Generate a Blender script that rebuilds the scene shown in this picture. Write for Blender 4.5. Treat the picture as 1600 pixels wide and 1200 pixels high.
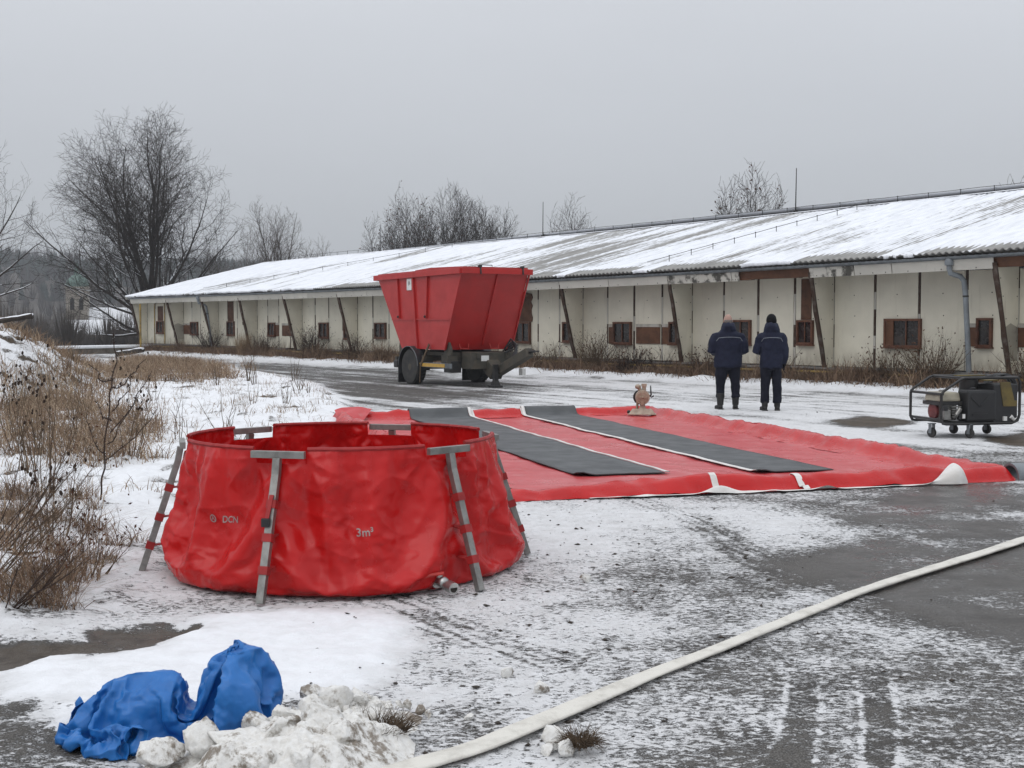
import bpy, bmesh, math, random
import numpy as np
from mathutils import Vector, Matrix

for o in list(bpy.data.objects):
    bpy.data.objects.remove(o)
SC = bpy.context.scene
COL = SC.collection
R = math.radians

# ------------------------------------------------------------------ camera, world, sun, exposure
cam = bpy.data.cameras.new('camera')
cam.sensor_width = 36.0
cam.lens = 45.0
cam.clip_start = 0.1
cam.clip_end = 9000.0
cam_ob = bpy.data.objects.new('camera', cam)
COL.objects.link(cam_ob)
cam_ob.location = (0, 0, 1.6)
cam_ob.rotation_euler = (R(90 - 2.72), 0, 0)
SC.camera = cam_ob

SUN_EL, SUN_AZ = 52.0, 215.0          # degrees above the horizon, clockwise from +Y
world = bpy.data.worlds.new('World')
SC.world = world
world.use_nodes = True
wn, wl = world.node_tree.nodes, world.node_tree.links
wn.clear()
w_out = wn.new('ShaderNodeOutputWorld')
sky = wn.new('ShaderNodeTexSky')
sky.sky_type = 'NISHITA'
sky.sun_disc = False
sky.sun_elevation = R(SUN_EL)
sky.sun_rotation = R(SUN_AZ)
bg_sky = wn.new('ShaderNodeBackground')
bg_sky.inputs['Strength'].default_value = 0.05
wl.new(sky.outputs[0], bg_sky.inputs['Color'])
# the cloud deck: CIE overcast brightness, (1 + 2 sin(elevation)) / 3, faintly mottled
geo = wn.new('ShaderNodeTexCoord')
sep = wn.new('ShaderNodeSeparateXYZ')
wl.new(geo.outputs['Generated'], sep.inputs[0])
mx = wn.new('ShaderNodeMath'); mx.operation = 'MAXIMUM'; mx.inputs[1].default_value = 0.0
wl.new(sep.outputs['Z'], mx.inputs[0])
ma = wn.new('ShaderNodeMath'); ma.operation = 'MULTIPLY_ADD'
ma.inputs[1].default_value = 0.98; ma.inputs[2].default_value = 0.455
wl.new(mx.outputs[0], ma.inputs[0])
cn = wn.new('ShaderNodeTexNoise'); cn.inputs['Scale'].default_value = 3.0; cn.inputs['Detail'].default_value = 4.0
cmap = wn.new('ShaderNodeMapping'); cmap.inputs['Scale'].default_value = (1, 1, 3.5)
wl.new(geo.outputs['Generated'], cmap.inputs[0]); wl.new(cmap.outputs[0], cn.inputs['Vector'])
cr = wn.new('ShaderNodeMapRange'); cr.inputs[3].default_value = 0.95; cr.inputs[4].default_value = 1.05
wl.new(cn.outputs[0], cr.inputs[0])
mm = wn.new('ShaderNodeMath'); mm.operation = 'MULTIPLY'
wl.new(ma.outputs[0], mm.inputs[0]); wl.new(cr.outputs[0], mm.inputs[1])
bg_cloud = wn.new('ShaderNodeBackground')
bg_cloud.inputs['Color'].default_value = (0.92, 0.948, 1.0, 1)
wl.new(mm.outputs[0], bg_cloud.inputs['Strength'])
wmix = wn.new('ShaderNodeMixShader'); wmix.inputs[0].default_value = 0.88
wl.new(bg_sky.outputs[0], wmix.inputs[1]); wl.new(bg_cloud.outputs[0], wmix.inputs[2])
wl.new(wmix.outputs[0], w_out.inputs['Surface'])

sun = bpy.data.lights.new('sun', 'SUN')
sun.energy = 0.55
sun.angle = R(50)
sun.color = (1.0, 0.97, 0.93)
sun_ob = bpy.data.objects.new('sun', sun)
COL.objects.link(sun_ob)
az, el = R(SUN_AZ), R(SUN_EL)
sun_ob.rotation_euler = Vector((math.sin(az) * math.cos(el), math.cos(az) * math.cos(el), math.sin(el))).to_track_quat('Z', 'Y').to_euler()

SC.view_settings.view_transform = 'Standard'
SC.view_settings.look = 'None'
SC.view_settings.exposure = 0.22
SC.view_settings.gamma = 1.0
SC.view_settings.use_curve_mapping = False
SC.cycles.max_bounces = 6
SC.cycles.use_denoising = True

# ------------------------------------------------------------------ small helpers
def unit(v):
    v = np.asarray(v, float); return v / (np.linalg.norm(v) + 1e-12)

def hash2(ix, iy, seed):
    h = (ix.astype(np.int64) * 374761393 + iy.astype(np.int64) * 668265263 + seed * 1274126177) & 0xFFFFFFFF
    h = ((h ^ (h >> 13)) * 1274126177) & 0xFFFFFFFF
    return (h ^ (h >> 16)) & 0xFFFFFFFF

def perlin(x, y, seed=0):
    x = np.asarray(x, float); y = np.asarray(y, float)
    ix, iy = np.floor(x), np.floor(y)
    fx, fy = x - ix, y - iy
    u = fx * fx * fx * (fx * (fx * 6 - 15) + 10); v = fy * fy * fy * (fy * (fy * 6 - 15) + 10)
    def g(dx, dy):
        a = hash2(ix + dx, iy + dy, seed) * (2 * np.pi / 4294967296.0)
        return np.cos(a) * (fx - dx) + np.sin(a) * (fy - dy)
    n0 = g(0, 0) * (1 - u) + g(1, 0) * u
    n1 = g(0, 1) * (1 - u) + g(1, 1) * u
    return (n0 * (1 - v) + n1 * v) * 1.5          # about -1 .. 1

def fbm(x, y, octaves=4, seed=0, gain=0.5):
    t = 0; a = 1.0; s = 0
    for k in range(octaves):
        t = t + a * perlin(x * 2 ** k + 17.3 * k, y * 2 ** k - 9.1 * k, seed + k); s += a; a *= gain
    return t / s

def ridged(x, y, octaves=3, seed=0):
    t = 0; a = 1.0; s = 0
    for k in range(octaves):
        t = t + a * (1 - np.abs(perlin(x * 2 ** k + 5.7 * k, y * 2 ** k + 3.3 * k, seed + k))); s += a; a *= 0.5
    return t / s

def facet(x, y, seed=0, ang=0.5):
    """Crumpled sheet: flat triangles between random heights, sharp creases, about -1 .. 1."""
    x = np.asarray(x, float); y = np.asarray(y, float); c, s = math.cos(ang), math.sin(ang)
    x, y = x * c - y * s + 0.22 * perlin(x * 0.9, y * 0.9, seed + 50), x * s + y * c + 0.22 * perlin(x * 0.9 + 7, y * 0.9, seed + 51)
    k = (x + y) * 0.36602540378; u = x + k; v = y + k
    iu, iv = np.floor(u), np.floor(v); fu, fv = u - iu, v - iv
    def hv(a, b): return hash2(a, b, seed + 77) * (2.0 / 4294967296.0) - 1
    h00, h11 = hv(iu, iv), hv(iu + 1, iv + 1); up = fu >= fv
    hm = np.where(up, hv(iu + 1, iv), hv(iu, iv + 1)); a = np.maximum(fu, fv); b = np.minimum(fu, fv)
    return h00 * (1 - a) + hm * (a - b) + h11 * b

def sstep(a, b, x):
    t = np.clip((x - a) / (b - a), 0, 1); return t * t * (3 - 2 * t)

def sdpoly(X, Y, poly):
    """Signed distance to a polygon, positive inside."""
    P = np.asarray(poly, float); d = np.full(X.shape, 1e9); ins = np.zeros(X.shape, bool)
    for i in range(len(P)):
        ax, ay = P[i]; bx, by = P[(i + 1) % len(P)]
        ex, ey = bx - ax, by - ay
        t = np.clip(((X - ax) * ex + (Y - ay) * ey) / (ex * ex + ey * ey + 1e-12), 0, 1)
        d = np.minimum(d, np.hypot(X - ax - t * ex, Y - ay - t * ey))
        c = ((ay > Y) != (by > Y)) & (X < (bx - ax) * (Y - ay) / ((by - ay) if by != ay else 1e-9) + ax)
        ins ^= c
    return np.where(ins, d, -d)

def sdline(X, Y, pts):
    P = np.asarray(pts, float); d = np.full(X.shape, 1e9)
    for i in range(len(P) - 1):
        ax, ay = P[i]; bx, by = P[i + 1]
        ex, ey = bx - ax, by - ay
        t = np.clip(((X - ax) * ex + (Y - ay) * ey) / (ex * ex + ey * ey + 1e-12), 0, 1)
        d = np.minimum(d, np.hypot(X - ax - t * ex, Y - ay - t * ey))
    return d

def set_props(o, label=None, cat=None, group=None, kind=None):
    if label: o['label'] = label
    if cat: o['category'] = cat
    if group: o['group'] = group
    if kind: o['kind'] = kind
    return o

def link(name, me, parent=None, loc=None, rot=None):
    o = bpy.data.objects.new(name, me); COL.objects.link(o)
    if parent is not None: o.parent = parent
    if loc is not None: o.location = loc
    if rot is not None: o.rotation_euler = rot
    return o

def thing(name, label, cat, loc=(0, 0, 0), rz=0.0, group=None):
    o = link(name, None, None, loc, (0, 0, rz))
    o.empty_display_size = 0.2
    return set_props(o, label, cat, group)

def np_mesh(name, V, F, mats, smooth=False, attrs=None, tri=None, colors=None, fmat=None):
    """Mesh from numpy arrays: F (n,4) quads and/or tri (m,3)."""
    me = bpy.data.meshes.new(name)
    V = np.asarray(V, np.float32)
    loops = []; starts = []; totals = []; c = 0
    if F is not None and len(F):
        F = np.asarray(F, np.int32); loops.append(F.ravel()); starts.append(np.arange(len(F)) * 4); totals.append(np.full(len(F), 4)); c = len(F) * 4
    if tri is not None and len(tri):
        tri = np.asarray(tri, np.int32); loops.append(tri.ravel()); starts.append(c + np.arange(len(tri)) * 3); totals.append(np.full(len(tri), 3))
    loops = np.concatenate(loops); starts = np.concatenate(starts); totals = np.concatenate(totals)
    me.vertices.add(len(V)); me.vertices.foreach_set('co', V.ravel())
    me.loops.add(len(loops)); me.loops.foreach_set('vertex_index', loops.astype(np.int32))
    me.polygons.add(len(starts)); me.polygons.foreach_set('loop_start', starts.astype(np.int32)); me.polygons.foreach_set('loop_total', totals.astype(np.int32))
    if smooth: me.polygons.foreach_set('use_smooth', np.ones(len(starts), bool))
    for m in (mats if isinstance(mats, (list, tuple)) else [mats]): me.materials.append(m)
    if fmat is not None: me.polygons.foreach_set('material_index', np.asarray(fmat, np.int32))
    me.update(calc_edges=True)
    for k, v in (attrs or {}).items():
        a = me.attributes.new(k, 'FLOAT', 'POINT'); a.data.foreach_set('value', np.asarray(v, np.float32).ravel())
    for k, v in (colors or {}).items():
        a = me.attributes.new(k, 'FLOAT_COLOR', 'POINT'); a.data.foreach_set('color', np.asarray(v, np.float32).ravel())
    me.validate()
    return me

def grid_quads(nr, nc, wrap=False):
    r = np.arange(nr - 1)[:, None]; c = np.arange(nc if wrap else nc - 1)[None, :]
    a = r * nc + c; b = r * nc + (c + 1) % nc
    return np.stack([a, b, b + nc, a + nc], -1).reshape(-1, 4)

class MB:
    """Collects simple shapes into one mesh object."""
    def __init__(s): s.v = []; s.f = []; s.m = []; s.M = np.eye(4); s.mi = 0
    def _add(s, pts, faces):
        n = len(s.v); pts = np.asarray(pts, float)
        pts = pts @ s.M[:3, :3].T + s.M[:3, 3]
        s.v.extend(map(tuple, pts)); s.f.extend([tuple(i + n for i in f) for f in faces]); s.m.extend([s.mi] * len(faces)); return s
    def box(s, c, size, rot=None, taper=(1, 1)):
        x, y, z = [k / 2 for k in size]; tx, ty = taper
        p = np.array([(-x, -y, -z), (x, -y, -z), (x, y, -z), (-x, y, -z), (-x * tx, -y * ty, z), (x * tx, -y * ty, z), (x * tx, y * ty, z), (-x * tx, y * ty, z)])
        if rot is not None: p = p @ np.array(rot.to_matrix() if hasattr(rot, 'to_matrix') else rot).T
        return s._add(p + np.array(c), [(0, 3, 2, 1), (4, 5, 6, 7), (0, 1, 5, 4), (1, 2, 6, 5), (2, 3, 7, 6), (3, 0, 4, 7)])
    def prism(s, poly, z0, z1, axis='z'):
        """Extrude a 2D polygon along an axis."""
        n = len(poly)
        def pt(a, b, h): return {'z': (a, b, h), 'y': (a, h, b), 'x': (h, a, b)}[axis]
        p = [pt(a, b, z0) for a, b in poly] + [pt(a, b, z1) for a, b in poly]
        f = [tuple(range(n))[::-1], tuple(range(n, 2 * n))] + [(i, (i + 1) % n, n + (i + 1) % n, n + i) for i in range(n)]
        return s._add(p, f)
    def tube(s, pts, r, n=8, cap=True, flat=1.0, up=None):
        P = [np.array(p, float) for p in pts]; rr = r if hasattr(r, '__len__') else [r] * len(P)
        V = []; prev = None
        for i, p in enumerate(P):
            t = unit((P[min(i + 1, len(P) - 1)] - P[max(i - 1, 0)]))
            ref = np.array(up if up is not None else ((0, 0, 1) if abs(t[2]) < 0.9 else (1, 0, 0)), float)
            if prev is not None and up is None: ref = prev
            a = unit(np.cross(t, ref)); b = np.cross(a, t); prev = b
            for k in range(n):
                q = 2 * math.pi * k / n
                V.append(p + rr[i] * (math.cos(q) * a + flat * math.sin(q) * b))
        F = [(i * n + k, i * n + (k + 1) % n, (i + 1) * n + (k + 1) % n, (i + 1) * n + k) for i in range(len(P) - 1) for k in range(n)]
        if cap: F += [tuple(range(n))[::-1], tuple(range((len(P) - 1) * n, len(P) * n))]
        return s._add(V, F)
    def lathe(s, prof, n=20, c=(0, 0, 0), axis='z'):
        V = []
        for (r, h) in prof:
            for k in range(n):
                q = 2 * math.pi * k / n; a, b = r * math.cos(q), r * math.sin(q)
                V.append({'z': (a, b, h), 'y': (a, h, b), 'x': (h, a, b)}[axis])
        V = np.array(V) + np.array(c); m = len(prof)
        F = [(i * n + k, i * n + (k + 1) % n, (i + 1) * n + (k + 1) % n, (i + 1) * n + k) for i in range(m - 1) for k in range(n)]
        F += [tuple(range(n))[::-1], tuple(range((m - 1) * n, m * n))]
        return s._add(V, F)
    def ball(s, c, r, n=10, m=7):
        r = r if hasattr(r, '__len__') else (r, r, r); V = []
        for i in range(m + 1):
            a = math.pi * i / m
            for k in range(n):
                q = 2 * math.pi * k / n
                V.append((c[0] + r[0] * math.sin(a) * math.cos(q), c[1] + r[1] * math.sin(a) * math.sin(q), c[2] + r[2] * math.cos(a)))
        return s._add(V, [(i * n + k, (i + 1) * n + k, (i + 1) * n + (k + 1) % n, i * n + (k + 1) % n) for i in range(m) for k in range(n)])
    def mesh(s, name, mats, smooth=False, bevel=0.0):
        me = bpy.data.meshes.new(name); me.from_pydata(s.v, [], s.f)
        for m in (mats if isinstance(mats, (list, tuple)) else [mats]): me.materials.append(m)
        me.polygons.foreach_set('material_index', np.array(s.m, np.int32))
        bm = bmesh.new(); bm.from_mesh(me)
        bmesh.ops.recalc_face_normals(bm, faces=bm.faces)
        if bevel > 0:
            ed = [e for e in bm.edges if len(e.link_faces) == 2 and e.calc_face_angle(0) > 0.6]
            bmesh.ops.bevel(bm, geom=ed, offset=bevel, segments=2, profile=0.6, affect='EDGES', clamp_overlap=True)
        bm.to_mesh(me); bm.free()
        if smooth:
            me.polygons.foreach_set('use_smooth', np.ones(len(me.polygons), bool))
            try: me.set_sharp_from_angle(angle=R(40))
            except Exception: pass
        me.update(); return me
    def obj(s, name, mats, parent=None, smooth=False, bevel=0.0, loc=None, rot=None):
        return link(name, s.mesh(name, mats, smooth, bevel), parent, loc, rot)

def segs_mesh(name, P0, P1, r0, r1, mats, k=4, colors=None):
    """Every (P0,P1) pair as a small tapered prism; vectorised, for twigs and stems."""
    P0, P1 = np.asarray(P0, float), np.asarray(P1, float); r0 = np.asarray(r0)[:, None, None]; r1 = np.asarray(r1)[:, None, None]
    t = P1 - P0; t /= (np.linalg.norm(t, axis=1, keepdims=True) + 1e-9)
    ref = np.where(np.abs(t[:, 2:3]) < 0.9, np.array([[0, 0, 1.0]]), np.array([[1.0, 0, 0]]))
    a = np.cross(t, ref); a /= (np.linalg.norm(a, axis=1, keepdims=True) + 1e-9); b = np.cross(t, a)
    q = 2 * np.pi * np.arange(k) / k
    ring = a[:, None, :] * np.cos(q)[None, :, None] + b[:, None, :] * np.sin(q)[None, :, None]
    V = np.concatenate([P0[:, None, :] + r0 * ring, P1[:, None, :] + r1 * ring], 1).reshape(-1, 3)
    base = (np.arange(len(P0)) * 2 * k)[:, None, None]
    i = np.arange(k); F = np.stack([i, (i + 1) % k, k + (i + 1) % k, k + i], -1)[None]
    return np_mesh(name, V, (base + F).reshape(-1, 4), mats, smooth=True)

# ------------------------------------------------------------------ materials
def nmat(name):
    m = bpy.data.materials.new(name); m.use_nodes = True
    nt = m.node_tree; return m, nt.nodes, nt.links, nt.nodes['Principled BSDF']

def noise(N, L, vec, scale, detail=4, rough=0.55, stretch=None, dist=0.0):
    n = N.new('ShaderNodeTexNoise'); n.inputs['Scale'].default_value = scale; n.inputs['Detail'].default_value = detail
    n.inputs['Roughness'].default_value = rough; n.inputs['Distortion'].default_value = dist
    if stretch is not None:
        mp = N.new('ShaderNodeMapping'); mp.inputs['Scale'].default_value = stretch
        L.new(vec, mp.inputs[0]); vec = mp.outputs[0]
    L.new(vec, n.inputs['Vector']); return n.outputs[0]

def maprange(N, L, v, a, b, c=0.0, d=1.0, smooth=True):
    r = N.new('ShaderNodeMapRange'); r.interpolation_type = 'SMOOTHSTEP' if smooth else 'LINEAR'
    r.inputs[1].default_value = a; r.inputs[2].default_value = b; r.inputs[3].default_value = c; r.inputs[4].default_value = d
    L.new(v, r.inputs[0]); return r.outputs[0]

def mixc(N, L, f, a, b, mode='MIX'):
    m = N.new('ShaderNodeMix'); m.data_type = 'RGBA'; m.blend_type = mode
    for sock, val in ((m.inputs[0], f), (m.inputs[6], a), (m.inputs[7], b)):
        if hasattr(val, 'is_output'): L.new(val, sock)
        elif isinstance(val, (tuple, list)): sock.default_value = (*val, 1) if len(val) == 3 else val
        else: sock.default_value = val
    return m.outputs[2]

def math_(N, L, op, a, b=None, c=None):
    m = N.new('ShaderNodeMath'); m.operation = op
    for i, v in enumerate((a, b, c)):
        if v is None: continue
        if hasattr(v, 'is_output'): L.new(v, m.inputs[i])
        else: m.inputs[i].default_value = v
    return m.outputs[0]

def bump(N, L, bs, h, strength=0.3, dist=0.02, chain=None):
    b = N.new('ShaderNodeBump'); b.inputs['Strength'].default_value = strength; b.inputs['Distance'].default_value = dist
    L.new(h, b.inputs['Height'])
    if chain is not None: L.new(chain, b.inputs['Normal'])
    L.new(b.outputs[0], bs.inputs['Normal']); return b.outputs[0]

def objvec(N): return N.new('ShaderNodeTexCoord').outputs['Object']

def pm(name, c1, c2=None, scale=6.0, rough=0.6, metal=0.0, bmp=0.15, bscale=None, lo=0.35, hi=0.7, spec=0.5, rvar=0.1, bdist=0.01, vary=0.0):
    """General weathered surface: two tones broken up by noise, uneven gloss, fine relief."""
    m, N, L, B = nmat(name); v = objvec(N)
    c2 = c2 or tuple(k * 0.7 for k in c1)
    n1 = noise(N, L, v, scale, 5, 0.6)
    f = maprange(N, L, n1, lo, hi)
    col = mixc(N, L, f, c1, c2)
    if vary > 0:
        oi = N.new('ShaderNodeObjectInfo')
        hs = N.new('ShaderNodeHueSaturation'); L.new(col, hs.inputs['Color'])
        L.new(maprange(N, L, oi.outputs['Random'], 0, 1, 1 - vary, 1 + vary, False), hs.inputs['Value']); col = hs.outputs[0]
    L.new(col, B.inputs['Base Color'])
    L.new(maprange(N, L, n1, 0.2, 0.8, max(rough - rvar, 0.02), min(rough + rvar, 1)), B.inputs['Roughness'])
    B.inputs['Metallic'].default_value = metal; B.inputs['Specular IOR Level'].default_value = spec
    if bmp > 0: bump(N, L, B, noise(N, L, v, bscale or scale * 6, 4, 0.6), bmp, bdist)
    return m

M = {}
M['snow'] = pm('fresh_snow', (0.80, 0.815, 0.84), (0.72, 0.735, 0.765), 9, 0.65, bmp=0.5, bscale=45, spec=0.25)
M['dirty_snow'] = None
M['bark'] = pm('bark', (0.055, 0.045, 0.038), (0.03, 0.026, 0.024), 5, 0.9, bmp=0.5, bscale=18, spec=0.2)
M['bark_pale'] = pm('pale_bark', (0.12, 0.10, 0.085), (0.07, 0.058, 0.05), 5, 0.9, bmp=0.3, spec=0.2)
M['stem_dark'] = pm('dark_stem', (0.035, 0.024, 0.021), (0.06, 0.042, 0.034), 14, 0.85, bmp=0.2, spec=0.2)
M['stem_brown'] = pm('brown_stem', (0.12, 0.085, 0.055), (0.07, 0.05, 0.035), 14, 0.85, bmp=0.2, spec=0.2)
M['dead_leaf'] = pm('dead_leaf', (0.09, 0.04, 0.022), (0.05, 0.03, 0.02), 8, 0.9, bmp=0, spec=0.15)
M['seed_head'] = pm('seed_head', (0.045, 0.03, 0.022), (0.025, 0.018, 0.014), 30, 0.9, bmp=0.5, spec=0.1)
M['timber'] = pm('weathered_timber', (0.055, 0.032, 0.022), (0.12, 0.10, 0.085), 7, 0.85, bmp=0.5, bscale=40, lo=0.45, hi=0.75, spec=0.25, vary=0.15)
M['brown_board'] = pm('brown_hardboard', (0.13, 0.055, 0.026), (0.075, 0.034, 0.018), 3.5, 0.7, bmp=0.2, spec=0.35, vary=0.18)
M['window_wood'] = pm('stained_window_wood', (0.125, 0.045, 0.02), (0.06, 0.024, 0.013), 6, 0.6, bmp=0.3, spec=0.4, vary=0.15)
M['concrete'] = pm('old_concrete', (0.16, 0.145, 0.125), (0.08, 0.065, 0.05), 2.5, 0.9, bmp=0.5, bscale=25, spec=0.3)
M['plinth_brown'] = pm('stained_plinth', (0.05, 0.036, 0.026), (0.09, 0.075, 0.06), 3, 0.9, bmp=0.5, bscale=20, spec=0.2)
M['slate'] = pm('grey_slab', (0.17, 0.17, 0.165), (0.09, 0.085, 0.08), 4, 0.8, bmp=0.4, spec=0.35, vary=0.2)
M['slate_pale'] = pm('frosted_ridge', (0.55, 0.56, 0.575), (0.33, 0.33, 0.33), 2.5, 0.8, bmp=0.2)
M['zinc'] = pm('dull_zinc', (0.20, 0.22, 0.235), (0.13, 0.14, 0.15), 5, 0.5, metal=0.45, bmp=0.1)
M['pipe_grey'] = pm('grey_painted_pipe', (0.21, 0.235, 0.255), (0.15, 0.165, 0.18), 3, 0.5, bmp=0.1)
M['yellow'] = pm('chipped_yellow_paint', (0.40, 0.27, 0.06), (0.10, 0.075, 0.04), 2.2, 0.6, bmp=0.2)
M['dark_gap'] = pm('dark_gap', (0.022, 0.02, 0.018), (0.035, 0.03, 0.026), 5, 0.9, bmp=0, spec=0.2)
M['steel'] = pm('dull_galvanised_steel', (0.30, 0.295, 0.28), (0.20, 0.195, 0.185), 14, 0.42, metal=0.75, bmp=0.12, bscale=70)
M['black_metal'] = pm('black_painted_metal', (0.011, 0.011, 0.012), (0.024, 0.022, 0.02), 9, 0.45, bmp=0.15)
M['black_plastic'] = pm('black_plastic', (0.014, 0.0145, 0.016), (0.022, 0.022, 0.023), 5, 0.5, bmp=0.1)
M['olive'] = pm('dirty_olive_chassis', (0.04, 0.038, 0.03), (0.075, 0.062, 0.045), 5, 0.7, bmp=0.3, bscale=25)
M['rubber'] = pm('tyre_rubber', (0.02, 0.02, 0.02), (0.05, 0.047, 0.043), 6, 0.8, bmp=0.3)
M['chrome'] = pm('bright_metal', (0.5, 0.5, 0.48), (0.3, 0.3, 0.3), 10, 0.3, metal=0.9, bmp=0.05)
M['beige'] = pm('beige_painted_pump', (0.40, 0.33, 0.25), (0.27, 0.21, 0.16), 14, 0.55, bmp=0.2)
M['beige_brown'] = pm('rusty_pump_cover', (0.27, 0.19, 0.13), (0.34, 0.27, 0.20), 20, 0.65, bmp=0.3)
M['cream_plastic'] = pm('cream_fuel_tank', (0.36, 0.33, 0.25), (0.25, 0.23, 0.18), 6, 0.4, bmp=0.05)
M['white'] = pm('white_cloth', (0.70, 0.69, 0.67), (0.58, 0.56, 0.53), 6, 0.75, bmp=0.2, bscale=60)
M['white_paint'] = pm('white_plate', (0.72, 0.72, 0.70), (0.6, 0.6, 0.58), 6, 0.5, bmp=0.02)
M['red_paint'] = pm('red_skip_paint', (0.42, 0.014, 0.012), (0.36, 0.014, 0.012), 2.5, 0.40, bmp=0.08, bscale=6, bdist=0.02)
M['red_plastic'] = pm('red_handle', (0.45, 0.03, 0.02), (0.36, 0.02, 0.015), 8, 0.4, bmp=0.05)
M['red_strap'] = pm('red_webbing', (0.33, 0.012, 0.012), (0.25, 0.01, 0.01), 14, 0.6, bmp=0.2, bscale=120)
M['dark_red'] = pm('faded_red_cover', (0.13, 0.016, 0.016), (0.07, 0.012, 0.012), 8, 0.5, bmp=0.05)
M['dull_yellow'] = pm('grimy_yellow_sheet', (0.15, 0.11, 0.025), (0.085, 0.065, 0.025), 5, 0.6, bmp=0.1)
M['reflex'] = pm('yellow_reflector', (0.55, 0.33, 0.05), (0.45, 0.26, 0.04), 9, 0.4, bmp=0)
M['glass'] = pm('dusty_dark_pane', (0.016, 0.014, 0.013), (0.045, 0.036, 0.03), 3, 0.25, bmp=0.05, lo=0.4, hi=0.75)
M['skin'] = pm('skin', (0.37, 0.235, 0.185), (0.31, 0.19, 0.15), 12, 0.55, bmp=0.05)
M['hair'] = pm('grey_hair', (0.17, 0.145, 0.13), (0.11, 0.095, 0.088), 40, 0.8, bmp=0.4)
M['navy'] = pm('navy_work_cloth', (0.0105, 0.0140, 0.034), (0.0075, 0.0095, 0.023), 7, 0.8, bmp=0.35, bscale=26, spec=0.25, bdist=0.02)
M['navy_trouser'] = pm('dark_navy_trousers', (0.0085, 0.0095, 0.018), (0.006, 0.007, 0.013), 7, 0.85, bmp=0.35, bscale=22, spec=0.2, bdist=0.02)
M['black_cloth'] = pm('black_knit', (0.008, 0.008, 0.010), (0.005, 0.005, 0.006), 30, 0.9, bmp=0.4, spec=0.2)
M['boot'] = pm('black_boot_leather', (0.006, 0.0058, 0.0056), (0.011, 0.010, 0.0095), 8, 0.65, bmp=0.2)
M['stripe'] = pm('grey_reflective_piping', (0.22, 0.24, 0.27), (0.17, 0.185, 0.21), 20, 0.4, bmp=0)
M['print_grey'] = pm('grey_print', (0.34, 0.29, 0.28), (0.25, 0.19, 0.19), 30, 0.6, bmp=0)
M['print_black'] = pm('black_print', (0.02, 0.02, 0.022), (0.03, 0.03, 0.03), 20, 0.6, bmp=0)
M['church_wall'] = pm('church_plaster', (0.36, 0.33, 0.28), (0.27, 0.24, 0.2), 0.4, 0.9, bmp=0.1)
M['church_ochre'] = pm('ochre_plaster', (0.33, 0.23, 0.15), (0.27, 0.19, 0.13), 0.4, 0.9, bmp=0.1)
M['copper'] = pm('green_copper', (0.09, 0.15, 0.125), (0.12, 0.17, 0.15), 0.6, 0.7, bmp=0.1)

def tarp_mat(name, c1, c2, rough, scale, dusty=0.07):
    """Coated tarpaulin: even colour, dusty scuffs, small soft creases."""
    m, N, L, B = nmat(name); v = objvec(N)
    n1 = noise(N, L, v, scale, 5, 0.6)
    dust = maprange(N, L, noise(N, L, v, scale * 3.1, 6, 0.65, None, 0.6), 0.52, 0.78)
    col = mixc(N, L, maprange(N, L, n1, 0.35, 0.7), c1, c2)
    col = mixc(N, L, math_(N, L, 'MULTIPLY', dust, dusty), col, (0.42, 0.27, 0.25))
    L.new(col, B.inputs['Base Color']); B.inputs['Specular IOR Level'].default_value = 0.32
    L.new(maprange(N, L, n1, 0.25, 0.75, rough - 0.07, rough + 0.12), B.inputs['Roughness'])
    b1 = bump(N, L, B, noise(N, L, v, scale * 4, 3, 0.5, None, 1.2), 0.16, 0.015)
    bump(N, L, B, noise(N, L, v, 260, 2, 0.5), 0.06, 0.003, b1)
    return m
M['red_tarp'] = tarp_mat('red_coated_tarpaulin', (0.475, 0.0075, 0.0075), (0.41, 0.006, 0.0065), 0.23, 3.0, 0.03)
M['red_floor'] = tarp_mat('worn_red_floor_sheet', (0.52, 0.060, 0.066), (0.45, 0.040, 0.045), 0.30, 1.6, 0.40)
M['blue_tarp'] = tarp_mat('blue_coated_tarpaulin', (0.020, 0.145, 0.43), (0.016, 0.12, 0.37), 0.33, 5.0, 0.03)
M['grey_mat'] = pm('grey_rubber_matting', (0.060, 0.065, 0.068), (0.045, 0.049, 0.052), 3, 0.55, bmp=0.15, bscale=90)

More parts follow.
